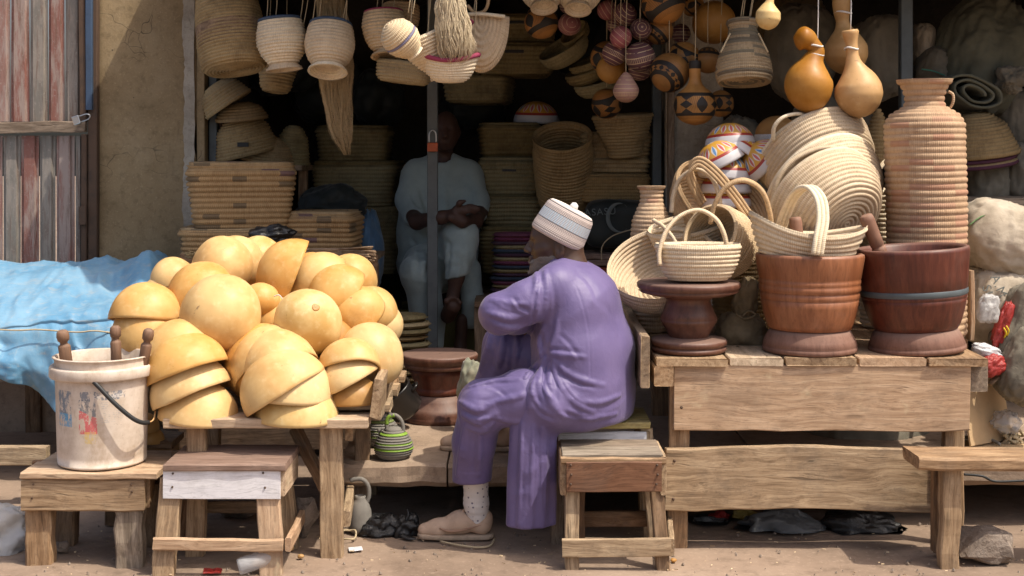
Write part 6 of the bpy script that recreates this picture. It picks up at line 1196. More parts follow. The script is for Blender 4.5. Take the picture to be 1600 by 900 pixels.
def purple_man():
    r = thing('person', 'elderly man in purple kaftan and white embroidered cap seated on a stool, looking left', 'person', G(900, 5.25, 0))
    # ---- kaftan
    near = px3([(915, 645, 5.12, 50), (906, 605, 5.10, 55), (898, 550, 5.10, 55), (893, 478, 5.11, 50), (874, 444, 5.10, 34)])
    far = px3([(938, 640, 5.30, 50), (934, 600, 5.31, 53), (929, 545, 5.31, 53), (914, 475, 5.31, 48), (902, 438, 5.32, 32)])
    back = px3([(922, 622, 5.20, 62), (926, 545, 5.20, 58), (906, 465, 5.20, 52), (888, 425, 5.20, 26)])
    collar = px3([(884, 424, 5.20, 32), (879, 408, 5.20, 27)])
    arm = px3([(866, 450, 5.07, 35), (824, 472, 5.03, 32), (781, 490, 5.03, 31)]); fore = px3([(781, 490, 5.03, 31), (806, 496, 5.12, 24), (826, 500, 5.22, 20)])
    arm2 = px3([(896, 446, 5.35, 32), (842, 478, 5.45, 28), (800, 495, 5.45, 26)]); fore2 = px3([(800, 495, 5.45, 26), (795, 500, 5.3, 20)])
    belly = px3([(880, 540, 5.2, 50), (885, 600, 5.2, 52)])
    lap = px3([(900, 630, 5.07, 44), (862, 628, 5.03, 41), (838, 620, 5.02, 34)])
    seatz = .472; panel = [(812, 655, 5.015, 15, 806, 815), (826, 650, 5.00, 18, 822, 822), (843, 652, 5.01, 17, 841, 824), (857, 660, 5.03, 13, 855, 822)]
    cut = P(815, 823, 5.02).z
    def fk(p):
        f = chain(p, near, .05); f = smin(f, chain(p, far, .05), .09); f = smin(f, chain(p, back, .05), .08); f = smin(f, chain(p, belly), .06)
        f = smin(f, chain(p, collar), .03); f = smax(f, (p[:, 2]-P(0, 399, 5.2).z)+.25*(p[:, 0]-P(879, 0, 5.2).x), .012)
        f = smax(f, (seatz+.004)-p[:, 2], .02)
        g = smin(chain(p, arm, .03), chain(p, fore, .03), .025); f = smin(f, g, .028); f = smin(f, smin(chain(p, arm2), chain(p, fore2), .03), .03)
        f = smin(f, chain(p, lap, .04), .05)
        w = None
        for u0, v0, d0, rr, u1, v1 in panel:
            h = cone(p, P(u0, v0, d0), P(u1, v1+14, d0+.02), M(rr, d0), M(rr*1.05, d0)); w = h if w is None else smin(w, h, .012)
        w = smax(w, cut-p[:, 2], .006); return smin(f, w, .03)
    RK = [(((853, 560), (838, 576), (820, 596), (806, 612)), 8), (((855, 568), (842, 592), (832, 618), (828, 642)), 8), (((860, 572), (857, 600), (862, 628), (880, 650)), 9), (((866, 570), (877, 598), (898, 624), (926, 642)), 8), (((868, 564), (890, 584), (916, 596), (942, 602)), 7), (((862, 553), (886, 555), (914, 558)), 6), (((847, 556), (846, 535), (852, 508)), 7), (((860, 546), (869, 526), (873, 502)), 6),
          (((768, 470), (798, 477), (828, 474)), 7), (((763, 489), (792, 496), (822, 491)), 7), (((772, 507), (800, 511), (824, 506)), 6), (((838, 428), (839, 458), (836, 490)), 7), (((852, 424), (854, 450), (850, 482)), 6), (((888, 640), (918, 651), (962, 646)), 6), (((905, 628), (935, 628), (968, 618)), 6), (((818, 662), (817, 720), (811, 818)), 7), (((833, 664), (833, 730), (829, 822)), 8), (((848, 668), (848, 740), (848, 822)), 7)]
    fk = ridges(fk, RK)
    L = [(((888, 428), (905, 460), (918, 510), (922, 560), (922, 620)), 3.0, .0022), (((848, 425), (838, 455), (834, 485), (831, 512)), 5, .006), (((858, 430), (866, 460), (866, 490), (858, 520)), 6, .004),
         (((860, 545), (845, 562), (834, 580), (822, 600)), 6, .011), (((858, 556), (852, 580), (856, 604), (874, 628)), 7, .010), (((846, 566), (838, 590), (838, 615), (850, 640)), 6, .009), (((868, 570), (880, 600), (900, 625), (930, 640)), 7, .007), (((850, 545), (880, 548), (915, 552)), 6, .005), (((872, 520), (892, 540), (908, 566)), 6, .004),
         (((880, 588), (905, 600), (935, 606)), 6, .0045), (((825, 592), (815, 610), (812, 632)), 6, .007), (((834, 625), (846, 645), (868, 655)), 6, .006), (((935, 640), (960, 630), (975, 615)), 7, .004), (((800, 462), (812, 478), (830, 488)), 6, .006), (((775, 470), (795, 478), (822, 482)), 6, .004), (((765, 495), (790, 505), (820, 505)), 6, .005), (((830, 500), (842, 520), (850, 545)), 7, .006),
         (((905, 425), (925, 450), (935, 480)), 7, .004), (((940, 470), (960, 500), (970, 540)), 8, .003), (((820, 660), (818, 720), (816, 800)), 5, .006), (((838, 668), (836, 730), (834, 810)), 5, .007), (((851, 670), (850, 740), (850, 812)), 4, .005), (((870, 640), (900, 650), (940, 652)), 5, .004)]
    soft('kaftan', fk, P(700, 900, 5.2)-Vector((0, .45, 0)), P(1020, 380, 5.2)+Vector((.05, .5, .02)), .0052, MAT['purple'], r, folds_post([(q[0], q[1], q[2]*.55) for q in L], .0026, 10, 2, stretch=(1, 1, .6), spots=((846, 585, 45), (790, 492, 38), (880, 630, 40), (832, 745, 60), (840, 520, 28), (930, 600, 30))), 1)
    # ---- trousers
    t1 = px3([(905, 630, 5.09, 46), (820, 622, 5.06, 43), (756, 632, 5.05, 37)]); s1 = px3([(754, 632, 5.05, 37), (741, 690, 5.11, 32), (736, 770, 5.18, 30)]); hem = P(737, 750, 5.17).z
    t2 = px3([(930, 615, 5.33, 46), (850, 560, 5.42, 42), (793, 540, 5.48, 37)]); s2 = px3([(793, 540, 5.48, 36), (774, 610, 5.54, 33), (757, 682, 5.60, 31)]); hem2 = P(757, 660, 5.60).z
    def ft(p):
        a = smax(chain(p, s1), (hem-p[:, 2])+.03*(p[:, 0]-P(737, 0, 5.07).x), .006); b = smax(chain(p, s2), hem2-p[:, 2], .006)
        return smin(smin(chain(p, t1), a, .03), smin(chain(p, t2), b, .03), .03)
    RT = [(((720, 628), (745, 639), (770, 632)), 7), (((724, 648), (750, 657), (774, 646)), 7), (((735, 668), (755, 671), (769, 660)), 6), (((735, 606), (775, 597), (812, 594)), 6), (((729, 664), (724, 700), (716, 742)), 7), (((748, 672), (748, 705), (747, 742)), 7), (((770, 628), (800, 622), (830, 614)), 7), (((772, 652), (805, 657), (842, 656)), 6), (((768, 522), (762, 550), (752, 580)), 7), (((789, 522), (786, 548), (780, 572)), 7), (((808, 526), (811, 545), (808, 566)), 6)]
    ft = ridges(ft, RT)
    LT = [(((722, 612), (740, 605), (770, 600), (806, 598)), 5, .004), (((722, 640), (745, 650), (765, 646)), 6, .007), (((735, 655), (758, 662), (770, 655)), 6, .006), (((745, 670), (742, 700), (738, 742)), 7, .005), (((724, 660), (722, 700), (716, 740)), 6, .004), (((770, 655), (800, 660), (830, 662)), 6, .004), (((730, 622), (760, 625), (790, 618), (815, 612)), 7, .004), (((712, 735), (735, 738), (762, 736)), 3, .002), (((775, 540), (768, 570), (755, 600)), 7, .006), (((800, 530), (800, 560), (795, 590)), 6, .005), (((755, 600), (775, 608), (795, 622)), 5, .004)]
    soft('trousers', ft, P(680, 800, 5.1)-Vector((0, .25, 0)), P(1010, 490, 5.3)+Vector((0, .6, .03)), .0052, MAT['purple'], r, folds_post([(q[0], q[1], q[2]*.5) for q in LT], .0026, 11, 5, stretch=(1, 1, .6), spots=((750, 645, 42), (790, 560, 40), (830, 630, 40))), 1)
    # ---- body: head, neck, hands and legs in one surface
    dh = 5.20; hw = lambda q: q*.00248
    head = [(P(862, 370, dh), M(27, dh)), (P(878, 374, dh), M(27, dh))]
    nd = dh-.062
    finger = []
    for i, (dv, L_) in enumerate(((-9, 20), (-3, 24), (3, 23), (9, 18))):
        b = P(832, 505+dv, 5.20); m_ = P(822, 507+dv, 5.16); e = P(818-.2*L_+6, 512+dv, 5.135); finger.append(((b, .0095), (m_, .009), (e, .0075)))
    thumb = ((P(836, 498, 5.2), .011), (P(824, 494, 5.155), .010), (P(816, 500, 5.13), .008))
    def fb(p):
        f = cone(p, *[h[0] for h in head], head[0][1], head[1][1]); f = smin(f, ell(p, P(868, 367, dh), (M(38.5, dh), .071, M(36, dh))), .02)
        f = smin(f, ell(p, P(853, 390, dh), (M(23.5, dh), .058, M(28, dh))), .02)                         # face
        f = smin(f, cone(p, P(860, 402, dh), P(844, 414, dh), M(23, dh), M(13, dh)), .02); f = smin(f, cone(p, P(839, 418, dh+.0), P(836, 420, dh), M(9, dh), M(8, dh)), .015)  # jaw, chin
        f = smin(f, cone(p, P(835.5, 369, dh-.026), P(835.5, 369, dh+.026), M(5.5, dh), M(5.5, dh)), .012)      # brow
        for s in (-1, 1):
            f = smax(f, -(np.linalg.norm(p-np.array(tuple(P(831.5, 379.5, dh+s*.031))), axis=1)-M(5.0, dh)), .007); f = smin(f, np.linalg.norm(p-np.array(tuple(P(838.5, 380, dh+s*.030))), axis=1)-M(4.8, dh), .002)
            f = smin(f, cone(p, P(841, 391, dh+s*.036), P(852, 388, dh+s*.052), M(6.5, dh), M(7.5, dh)), .015)  # cheek
            f = smin(f, np.linalg.norm(p-np.array(tuple(P(827, 392.5, dh+s*.012))), axis=1)-M(4.0, dh), .004)
        f = smin(f, cone(p, P(832, 374, dh), P(823.5, 388, dh), M(3.4, dh), M(4.8, dh)), .008); f = smin(f, np.linalg.norm(p-np.array(tuple(P(822.5, 390, dh))), axis=1)-M(4.8, dh), .005)
        f = smin(f, cone(p, P(829, 402.5, dh-.018), P(829, 402.5, dh+.018), M(3.2, dh), M(3.2, dh)), .004); f = smin(f, cone(p, P(829.5, 408.8, dh-.016), P(829.5, 408.8, dh+.016), M(3.4, dh), M(3.4, dh)), .004)
        f = smin(f, cone(p, P(884, 388, dh), P(888, 440, dh), M(27, dh), M(31, dh)), .03)                # neck
        for s in (-1, 1):                                                                              # ears
            e = ell(p, P(874, 390, dh+s*.076), (M(9, dh), .011, M(13.5, dh)), np.array(Matrix.Rotation(.25*s, 3, 'Z'))); e = smax(e, -ell(p, P(872, 388.5, dh+s*.090), (M(5.2, dh), .012, M(8.5, dh))), .004); e = smin(e, cone(p, P(870, 400, dh+s*.076), P(871, 403, dh+s*.076), .006, .006), .005); f = smin(f, e, .008)
        torso = chain(p, px3([(890, 430, 5.2, 30), (905, 480, 5.2, 38), (915, 560, 5.2, 40), (915, 610, 5.2, 42)]), .05); f = smin(f, torso, .04)
        f = smin(f, chain(p, px3([(872, 450, 5.09, 22), (786, 489, 5.04, 17), (812, 497, 5.13, 13), (834, 502, 5.21, 11)])), .02)
        f = smin(f, chain(p, px3([(895, 448, 5.34, 22), (802, 494, 5.44, 17), (790, 500, 5.3, 11), (788, 500, 5.26, 10)])), .02)
        f = smin(f, chain(p, [(P(833, 502, 5.21), M(10, 5.2)), (P(836, 503, 5.20), M(12, 5.2))]), .01)
        for c in finger: f = smin(f, chain(p, list(c), .004), .006)
        f = smin(f, chain(p, list(thumb), .004), .007)
        f = smin(f, chain(p, px3([(905, 628, 5.1, 32), (760, 632, 5.05, 24), (743, 752, 5.19, 13.5), (745, 806, 5.235, 12), (712, 824, 5.235, 6)])), .02)
        f = smin(f, chain(p, px3([(925, 612, 5.33, 32), (796, 542, 5.48, 24), (757, 672, 5.60, 15), (752, 688, 5.6, 10), (715, 692, 5.62, 7)])), .02)
        return f
    soft('body', fb, P(640, 850, 5.1)-Vector((0, .2, 0)), P(1000, 318, 5.2)+Vector((0, .65, .02)), .0048, MAT['skin'], r, None, 1)
    def fbd(p):
        reg = smin(cone(p, P(866, 404, dh-.05), P(850, 411, dh-.04), M(8, dh), M(12, dh)), cone(p, P(850, 411, dh-.04), P(834, 415, dh), M(12, dh), M(11, dh)), .01); reg = smin(reg, cone(p, P(834, 415, dh), P(850, 411, dh+.04), M(11, dh), M(12, dh)), .01)
        f = smax(fb(p)-.0018-.0012*vn(p*300), reg+.002*vn(p*120), .003); return smin(f, cone(p, P(838, 420, dh), P(827, 426, dh), M(7, dh), M(3, dh))+.001*vn(p*260), .006)
    soft('beard', fbd, P(812, 442, dh)-Vector((0, .12, 0)), P(892, 362, dh)+Vector((0, .1, 0)), .0032, MAT['beard'], r, None, 1)
    # ---- cap
    W = frame(P(869.5, 371, dh), A(.47, .88, .02)); k = M(1, dh)
    pr = [(40.5, -3), (43.8, 0), (44, 8), (43, 20), (41.5, 34), (40, 44), (38, 48), (35, 51), (20, 55), (1, 56.5)]; vs = [0, .02, .12, .36, .62, .82, .87, .89, .95, 1]
    zz = np.linspace(0, 9, 60); prr = [(np.interp(z, range(10), [q[0] for q in pr])*k, np.interp(z, range(10), [q[1] for q in pr])*k) for z in zz]
    def capw(V):
        V = V.copy(); top = np.clip((V[..., 2]-44*k)/(10*k), 0, 1); V[..., 2] -= top*.012*np.clip(1-np.hypot(V[..., 0], V[..., 1])/(32*k), 0, 1); V[..., 1] *= .93; return V
    mb = MB(); lathe(mb, prr, 96, wob=.012, seed=4, warp=capw, vs=list(np.interp(zz, range(10), vs))); cap = mb.build('cap', MAT['cap'], r, W)
    mb = MB(); lathe(mb, [(.001, -.004), (5.5*k, 0), (6.6*k, 4.5*k), (5*k, 9.5*k), (.001, 11.5*k)], 20, wob=.04); mb.build('cap_knob', MAT['white_string'], cap, frame(P(894.5, 327, dh-.03), A(.47, .88, .02)))
    # ---- sock and shoes
    sock = soft('sock', lambda p: np.minimum(smax(chain(p, px3([(743, 735, 5.185, 21), (744, 785, 5.225, 18.5), (747, 808, 5.235, 17)]), .02), p[:, 2]-P(0, 752, 5.18).z, .003), chain(p, px3([(745, 808, 5.235, 16), (724, 818, 5.235, 11)]))) + .0008*np.sin(p[:, 2]*260), P(700, 846, 5.2)-Vector((0, .1, 0)), P(775, 745, 5.2)+Vector((0, .1, 0)), .0042, MAT['sock'], r, None, 1)
    def shoe(u, vb, d, flip, nm):
        o = P(u, vb, d); o.z = .001 if nm else .2585
        def Q(x, y, z): return o+Vector((x*.00245*(d/5.07), y, z))
        def f(p):
            g = cone(p, Q(-50, 0, .034), Q(-30, 0, .040), .026, .034); g = smin(g, cone(p, Q(-30, 0, .040), Q(4, 0, .058), .035, .038), .02); g = smin(g, cone(p, Q(4, 0, .068), Q(38, 0, .066), .040, .038), .03); g = smin(g, cone(p, Q(38, 0, .05), Q(42, 0, .085), .036, .030), .02)
            g = smax(g, -cone(p, Q(24, 0, .100), Q(28, 0, .15), .030, .036), .006); g = smax(g, (o.z+.018)-p[:, 2], .006)
            for i in range(4): g = smin(g, cone(p, Q(-14+8*i, -.018, .088+.009*i), Q(-11+8*i, .02, .086+.009*i), .0042, .0042), .004)
            return g
        s = soft('shoe', f, Q(-70, -.07, -.01), Q(62, .07, .16), .0042, MAT['shoe'], r, None, 1)
        def fs(p):
            g = cone(p, Q(-49, 0, .016), Q(-24, 0, .014), .031, .041); g = np.minimum(g, cone(p, Q(-24, 0, .014), Q(42, 0, .014), .041, .038)); g = smax(g, p[:, 2]-(o.z+.022)-.004*np.clip((o.x-.08-p[:, 0])*4, 0, 1), .003); return smax(g, o.z+.002-p[:, 2], .003)
        V, Qd = surfnet(fs, Q(-80, -.07, -.01), Q(70, .07, .06), .0042); V = relax(V, Qd, 1); me = bpy.data.meshes.new('sole'); O = WM[r.name].translation; me.from_pydata((V-np.array(tuple(O))).tolist(), [], Qd.tolist()); me.materials.append(MAT['shoe_sole']); me.polygons.foreach_set('use_smooth', np.ones(len(me.polygons), bool)); place('sole', me, s, T(O))
        if nm:
            mb = MB(); a = [(-26, .052), (-14, .041), (2, .041), (20, .050), (38, .064)]; pts = [Q(x, -.0405-.002*(abs(x) < 20), z) for x, z in a]; tube(mb, pts, [.0025, .006, .0055, .0035, .001], 24, 6, flat=1.0, up=(0, 0, 1)); mb.build('side_mark', MAT['shoe_mark'], s)
    shoe(714, 838.5, 5.235, 1, True); shoe(748, 701, 5.62, 1, False)
purple_man()
def shop_man():
    r = thing('person', 'man in pale grey robe seated barefoot inside the dark shop with crossed leg', 'person', G(690, 7.75, .264)); D = 7.75
    seat = .72
    ch = [px3([(662, 300, D, 36), (660, 360, D, 38), (662, 420, D, 40)]), px3([(718, 300, D, 36), (712, 350, D, 38), (705, 400, D, 40)]), px3([(690, 268, D, 30), (690, 330, D, 44), (685, 410, D, 46)])]
    sl1 = px3([(652, 275, D, 24), (640, 312, D-.08, 21), (648, 338, D-.18, 19)]); sl2 = px3([(732, 275, D, 24), (744, 315, D-.08, 20), (742, 335, D-.14, 19)])
    th1 = px3([(672, 418, D, 36), (668, 420, D-.25, 36), (655, 430, D-.40, 30)]); th2 = px3([(705, 410, D, 36), (712, 378, D-.25, 34), (720, 368, D-.42, 27)]); sh2 = px3([(720, 368, D-.42, 27), (717, 400, D-.45, 22), (713, 445, D-.46, 19)])
    sk = px3([(660, 440, D-.38, 28), (668, 500, D-.34, 26), (668, 560, D-.33, 24)]); sk2 = px3([(732, 420, D-.25, 20), (738, 470, D-.25, 16), (736, 500, D-.25, 14)]); hem = P(0, 434, D-.46).z
    def fr(p):
        f = smin(smin(chain(p, ch[0]), chain(p, ch[1]), .08), chain(p, ch[2]), .08); f = smin(f, chain(p, px3([(652, 272, D, 23), (690, 262, D, 24), (728, 272, D, 23)])), .04)
        f = smax(f, -(np.linalg.norm(p-np.array(tuple(P(690, 243, D-.05))), axis=1)-M(17, D)), .01)
        a = smax(chain(p, sl1), P(0, 350, D-.18).z-p[:, 2], .01); b = smax(chain(p, sl2), P(0, 346, D-.14).z-p[:, 2], .01)
        f = smin(smin(f, a, .03), b, .03); f = smin(f, chain(p, th1), .04); g = smin(chain(p, th2), smax(chain(p, sh2), (hem-p[:, 2])+.2*(p[:, 0]-P(713, 0, D-.46).x), .006), .02); f = smin(f, g, .03)
        s = smin(chain(p, sk), chain(p, sk2), .02); s = smax(s, P(0, 545, D-.33).z-p[:, 2], .008); return smin(f, s, .03)
    L = [(((640, 370), (655, 395), (650, 430)), 6, .012), (((655, 380), (670, 405), (664, 440)), 6, .012), (((668, 350), (690, 372), (705, 384)), 6, .010), (((702, 380), (700, 410), (698, 432)), 5, .009), (((722, 380), (724, 410), (722, 432)), 5, .006), (((700, 290), (703, 315), (700, 345)), 6, .007), (((655, 290), (664, 320), (668, 345)), 6, .008), (((735, 290), (735, 315), (730, 335)), 6, .008), (((640, 300), (650, 318), (668, 330)), 5, .006)]
    soft('robe', fr, P(600, 560, D)-Vector((0, .75, 0)), P(780, 225, D)+Vector((0, .3, 0)), .0125, MAT['robe'], r, folds_post(L, .008, 7, 3, D, spots=((650, 400, 50), (715, 400, 40))), 2)
    hd = P(697, 203, D-.04)
    def fb(p):
        f = ell(p, hd, (M(20, D), .098, M(29, D))); f = smin(f, ell(p, hd+Vector((0, -.035, -.05)), (M(16, D), .07, M(20, D))), .03); f = smin(f, cone(p, hd+Vector((0, -.10, -.005)), hd+Vector((0, -.118, -.035)), .010, .016), .015)
        for s in (-1, 1):
            f = smax(f, -(np.linalg.norm(p-np.array(tuple(hd+Vector((s*.03, -.10, .008)))), axis=1)-.013), .01); f = smin(f, ell(p, hd+Vector((s*.073, .0, -.015)), (.012, .022, .032)), .008)
        f = smin(f, cone(p, hd+Vector((-.02, -.095, -.072)), hd+Vector((.02, -.095, -.072)), .009, .009), .008); f = smin(f, cone(p, P(694, 230, D), P(692, 262, D+.02), M(14, D), M(17, D)), .03)
        f = smin(f, chain(p, px3([(692, 270, D, 18), (690, 330, D, 28), (688, 400, D, 30)])), .05)
        f = smin(f, chain(p, px3([(650, 285, D, 14), (640, 330, D-.12, 13), (652, 346, D-.30, 12), (690, 340, D-.50, 9.5), (712, 334, D-.52, 9)])), .02); f = smin(f, chain(p, px3([(732, 285, D, 14), (748, 330, D-.12, 13), (742, 345, D-.35, 12), (722, 346, D-.52, 9), (706, 340, D-.55, 8)])), .02)
        for i, (dv, ln) in enumerate(((-5, 26), (-1.8, 31), (1.6, 30), (5, 25))):
            f = smin(f, chain(p, [(P(718, 331+dv, D-.53), .011), (P(718+ln*.55, 326+dv, D-.545), .010), (P(718+ln, 327+dv*1.1, D-.53), .008)], .004), .005)
        f = smin(f, chain(p, [(P(714, 329, D-.53), M(8, D)), (P(722, 329, D-.535), M(7, D))]), .01); f = smin(f, chain(p, [(P(712, 326, D-.54), .011), (P(718, 317, D-.56), .010), (P(727, 314, D-.56), .008)]), .006)
        f = smin(f, chain(p, px3([(705, 410, D, 24), (719, 372, D-.42, 18), (713, 432, D-.46, 12), (708, 462, D-.46, 9.5)])), .02); f = smin(f, chain(p, px3([(672, 418, D, 24), (660, 436, D-.38, 18), (668, 560, D-.33, 10), (664, 600, D-.36, 9)])), .02)
        f = smin(f, chain(p, px3([(722, 500, D-.28, 10), (719, 545, D-.28, 9), (716, 590, D-.30, 9), (712, 600, D-.42, 8)])), .02)
        # bare foot hanging from the crossed leg: heel, ball and five toes
        f = smin(f, chain(p, px3([(707, 464, D-.46, 9.5), (700, 492, D-.45, 10.5)])), .015); f = smin(f, cone(p, P(700, 494, D-.47), P(708, 478, D-.58), M(10.5, D), M(11.5, D)), .02)
        for i, (du, dv, rr) in enumerate(((-9, -4, 5.2), (-3, -9, 4.4), (3, -9, 4.0), (8, -6, 3.7), (12.5, -1, 3.4))): f = smin(f, cone(p, P(708+du*.7, 478+dv*.4, D-.58), P(707+du, 474+dv, D-.615), M(rr, D), M(rr*.9, D)), .005)
        return f
    soft('body', fb, P(620, 622, D)-Vector((0, .75, 0)), P(770, 165, D)+Vector((0, .25, .02)), .0078, MAT['skin_far'], r, None, 1)
    mb = MB(); st = thing('plastic_crate', 'dark olive crate under the man in the grey robe', 'crate', G(690, 7.85, .264)); boxm(mb, -.24, .24, -.22, .22, 0, .33); mb.build('body', MAT['olive_plastic'], st, T(G(690, 7.85, .264)), smooth=False)
    for s in (-1, 1): board('rim', G(690, 7.85, .60)+Vector((-.25, s*.225, 0)), G(690, 7.85, .60)+Vector((.25, s*.225, 0)), .03, .02, MAT['olive_plastic'], st)
shop_man()
# ---------------------------------------------------------------- sacks, bundles and litter
def sack(u, v, d, ru, rv, rd, mat, label, seed, rot=0.0, box=2.6, amp=.10, wr=.045, wf=3.2, name='sack', cat='sack', group=None, floor=None, nu=72, nv=48, stretch=(1, 1, .5)):
    mb = MB(); c = P(u, v, d); blob(mb, (0, 0, 0), (M(ru, d), rd, M(rv, d)), Matrix.Rotation(rot, 4, 'Y'), amp, 1.5, wr*.8, wf*1.9, seed, nu+24, nv+16, box, (1.3, 1.3, .32))
    return tag(mb.build(name, MAT[mat], None, T(c)), label, cat, group)
g = 'sacks piled at the right of the shop'
o = sack(1565, 374, 5.95, 72, 58, .19, 'sack', 'pale woven sack with green print bulging behind the red mortar', 2, .32, wr=.05, group=g)
def wrap(parent, pts, r, mat, nm, d): mb = MB(); tube(mb, [P(a, b, d) for a, b in pts], r, 20, 5, flat=.3); mb.build(nm, mat, parent)
wrap(o, ((1514, 352), (1534, 338), (1560, 333), (1590, 342)), .008, MAT['print_green'], 'green_print', 5.80)
o = sack(1556, 478, 5.92, 58, 62, .17, 'sack', 'white sack with grey lettering under the pale woven sack', 5, .2, group=g)
text('A.M.', .055, T(P(1556, 452, 5.745)) @ Matrix.Rotation(1.15, 4, 'Y') @ FT, MAT['print_grey'], o); text('SUN', .055, T(P(1541, 468, 5.745)) @ Matrix.Rotation(1.25, 4, 'Y') @ FT, MAT['print_grey'], o)
sack(1600, 505, 5.72, 36, 62, .10, 'sack_grey', 'stiff dusty grey sheet sack at the right edge', 8, .35, 3.5, .1, .06, group=g); sack(1612, 575, 5.62, 46, 60, .10, 'sack_grey', 'second dusty grey sheet sack low at the right edge', 9, .45, 3.5, .1, .06, group=g)
sack(1530, 90, 6.9, 72, 92, .25, 'cloth_green', 'large grey green cloth bundle tied with a knot high at the right', 11, .35, 2.2, .12, .06, 2.6, name='cloth_bundle', cat='bundle', nu=96, nv=64)
k = M(1, 6.55)
rl = thing('rolled_cloth', 'rolled grey green cloth showing its open end under the large bundle', 'cloth', P(1525, 145, 6.55))
mb = MB(); th = np.linspace(0, 2*math.pi*2.6, 80); sp = np.stack([(12+th*1.75)*k*np.cos(th)*1.25, 0*th, (9+th*1.1)*k*np.sin(th)], -1)
V = np.stack([sp, sp+[0, .30, 0]], 1); V = np.stack([sp+np.array([0, y, 0])+.006*np.stack([vn(sp*20+y*9), 0*th, vn(sp*20+y*7+5)], -1) for y in np.linspace(0, .3, 8)], 1); mb.grid(V, False); b = mb.build('roll', MAT['cloth_green'], rl, T(P(1525, 145, 6.5)) @ Matrix.Rotation(.35, 4, 'Y')); md = b.modifiers.new('thickness', 'SOLIDIFY'); md.thickness = .012
sack(1578, 125, 6.6, 22, 20, .07, 'sack_grey', 'pale knotted cloth end beside the rolled cloth', 14, .4, 2.2, .25, .10, name='cloth_knot', cat='bundle')
sack(1590, 190, 6.9, 38, 50, .16, 'sack_grey', 'grey sack at the right edge under the knotted cloth', 15, group=g); sack(1538, 280, 6.7, 38, 42, .16, 'sack_grey', 'grey sack above the shelf plank', 16, group=g); sack(1598, 270, 6.65, 38, 46, .16, 'sack_grey', 'grey sack above the shelf plank at the right edge', 17, group=g)
sack(1250, 85, 7.2, 52, 74, .2, 'sack_grey', 'dim sack behind the bell basket', 18, group=g); sack(1372, 90, 7.0, 46, 62, .2, 'sack_grey', 'dim sack with a yellow stripe behind the bottle gourds', 19, group=g); sack(1300, 200, 7.1, 60, 60, .2, 'sack_grey', 'dim sack behind the lying baskets', 20, group=g); sack(1230, 40, 7.6, 60, 60, .2, 'burlap', 'dim brown sack deep behind the small pale gourd', 27, group=g)
sack(1440, 70, 7.0, 18, 32, .12, 'sack', 'pale bag end showing right of the dark steel post', 21, group=g); o = sack(1468, 108, 6.9, 36, 34, .15, 'sack_grey', 'rounded grey bundle with teal stripe above the tall vase', 22, .2, group=g)
mb = MB(); tube(mb, pp((1440, 108, 6.745), (1458, 111, 6.735), (1476, 118, 6.74)), .012, 12, 6, flat=.3); mb.build('teal_stripe', MAT['teal'], o)
sack(1155, 320, 7.3, 60, 130, .2, 'sack_grey', 'dim sack in the shade behind the painted bowls', 23, group=g)
for i, (u, v, r0, h, m, lab) in enumerate(((1528, 240, 62, 62, 'straw_old', 'wide coiled straw hat on top of the pile right of the tall vase'), (1526, 256, 60, 50, 'straw_purple', 'coiled hat with purple rim under the wide hat right of the vase'))):
    kk = M(1, 6.6); mb = MB(); coil(mb, [(.001, h*kk), (r0*.35*kk, h*.98*kk), (r0*.7*kk, h*.7*kk), (r0*kk, 0)], .0185, 60, seed=70+i); o = tag(mb.build('coiled_hat', MAT[m], None, frame(P(u, v, 6.6+.01*i), A(-.12, .99, .1))), lab, 'hat', 'straw hats at the right')
    if i:
        mb = MB(); th = np.linspace(0, 2*math.pi, 49)
        for q in range(2): tube(mb, [((r0-2*q)*kk*math.cos(t), (r0-2*q)*kk*math.sin(t), (.004+.028*q)) for t in th], .011, 49, 7, smooth=False, caps=False)
        mb.build('purple_rim', MAT['purple_rim'], o, WM[o.name])
sh = thing('shelf_plank', 'wooden shelf plank under the grey sacks at the right edge', 'shelf', G(1570, 6.4, 1.2)); board('plank', P(1495, 316, 6.45), P(1700, 312, 6.45), .045, .32, MAT['wood_grey'], sh); board('post', P(1690, 316, 6.45), G(1690, 6.45, .26), .06, .05, MAT['wood_brown'], sh, (1, 0, 0)); board('post', P(1500, 316, 6.5), G(1500, 6.5, .26), .06, .05, MAT['wood_brown'], sh, (1, 0, 0))
tag(board('steel_post', G(1415, 6.45, .262), G(1415, 6.45, 2.42), .058, .05, MAT['steel'], None, (1, 0, 0), .0006), 'dark blue grey steel post behind the tall vase', 'post')
tag(board('wooden_upright', P(1516, 422, 5.75), P(1516, 530, 5.75), .02, .06, MAT['wood_pale'], None, (1, 0, 0)), 'pale wooden stick beside the red mortar', 'stick')
# burlap bag between the pedestal and the mortar
k = M(1, 5.50); bg = thing('burlap_bag', 'small brown burlap bag tied with cord between pedestal and mortar', 'bag', P(1160, 520, 5.5))
mb = MB(); blob(mb, (0, 0, 0), (40*k, .085, 30*k), None, .14, 1.7, .06, 3.6, 31, 64, 44, 2.3); mb.build('body', MAT['burlap'], bg, T(P(1160, 518, 5.5)))
mb = MB(); blob(mb, (0, 0, 0), (17*k, .035, 32*k), Matrix.Rotation(.25, 4, 'Y'), .2, 1.9, .12, 4.2, 33, 48, 30, 2.4); mb.build('folded_neck', MAT['burlap'], bg, T(P(1164, 468, 5.47)))
mb = MB(); tube(mb, pp((1150, 492, 5.42), (1165, 498, 5.41), (1180, 492, 5.42), (1170, 486, 5.42), (1160, 494, 5.41)), .004, 24, 6); mb.build('cord', MAT['burlap'], bg); mb = MB(); tube(mb, pp((1152, 540, 5.40), (1160, 551, 5.33), (1175, 552, 5.32), (1192, 549, 5.33)), .0045, 20, 6); mb.build('cord_tail', MAT['burlap'], bg)
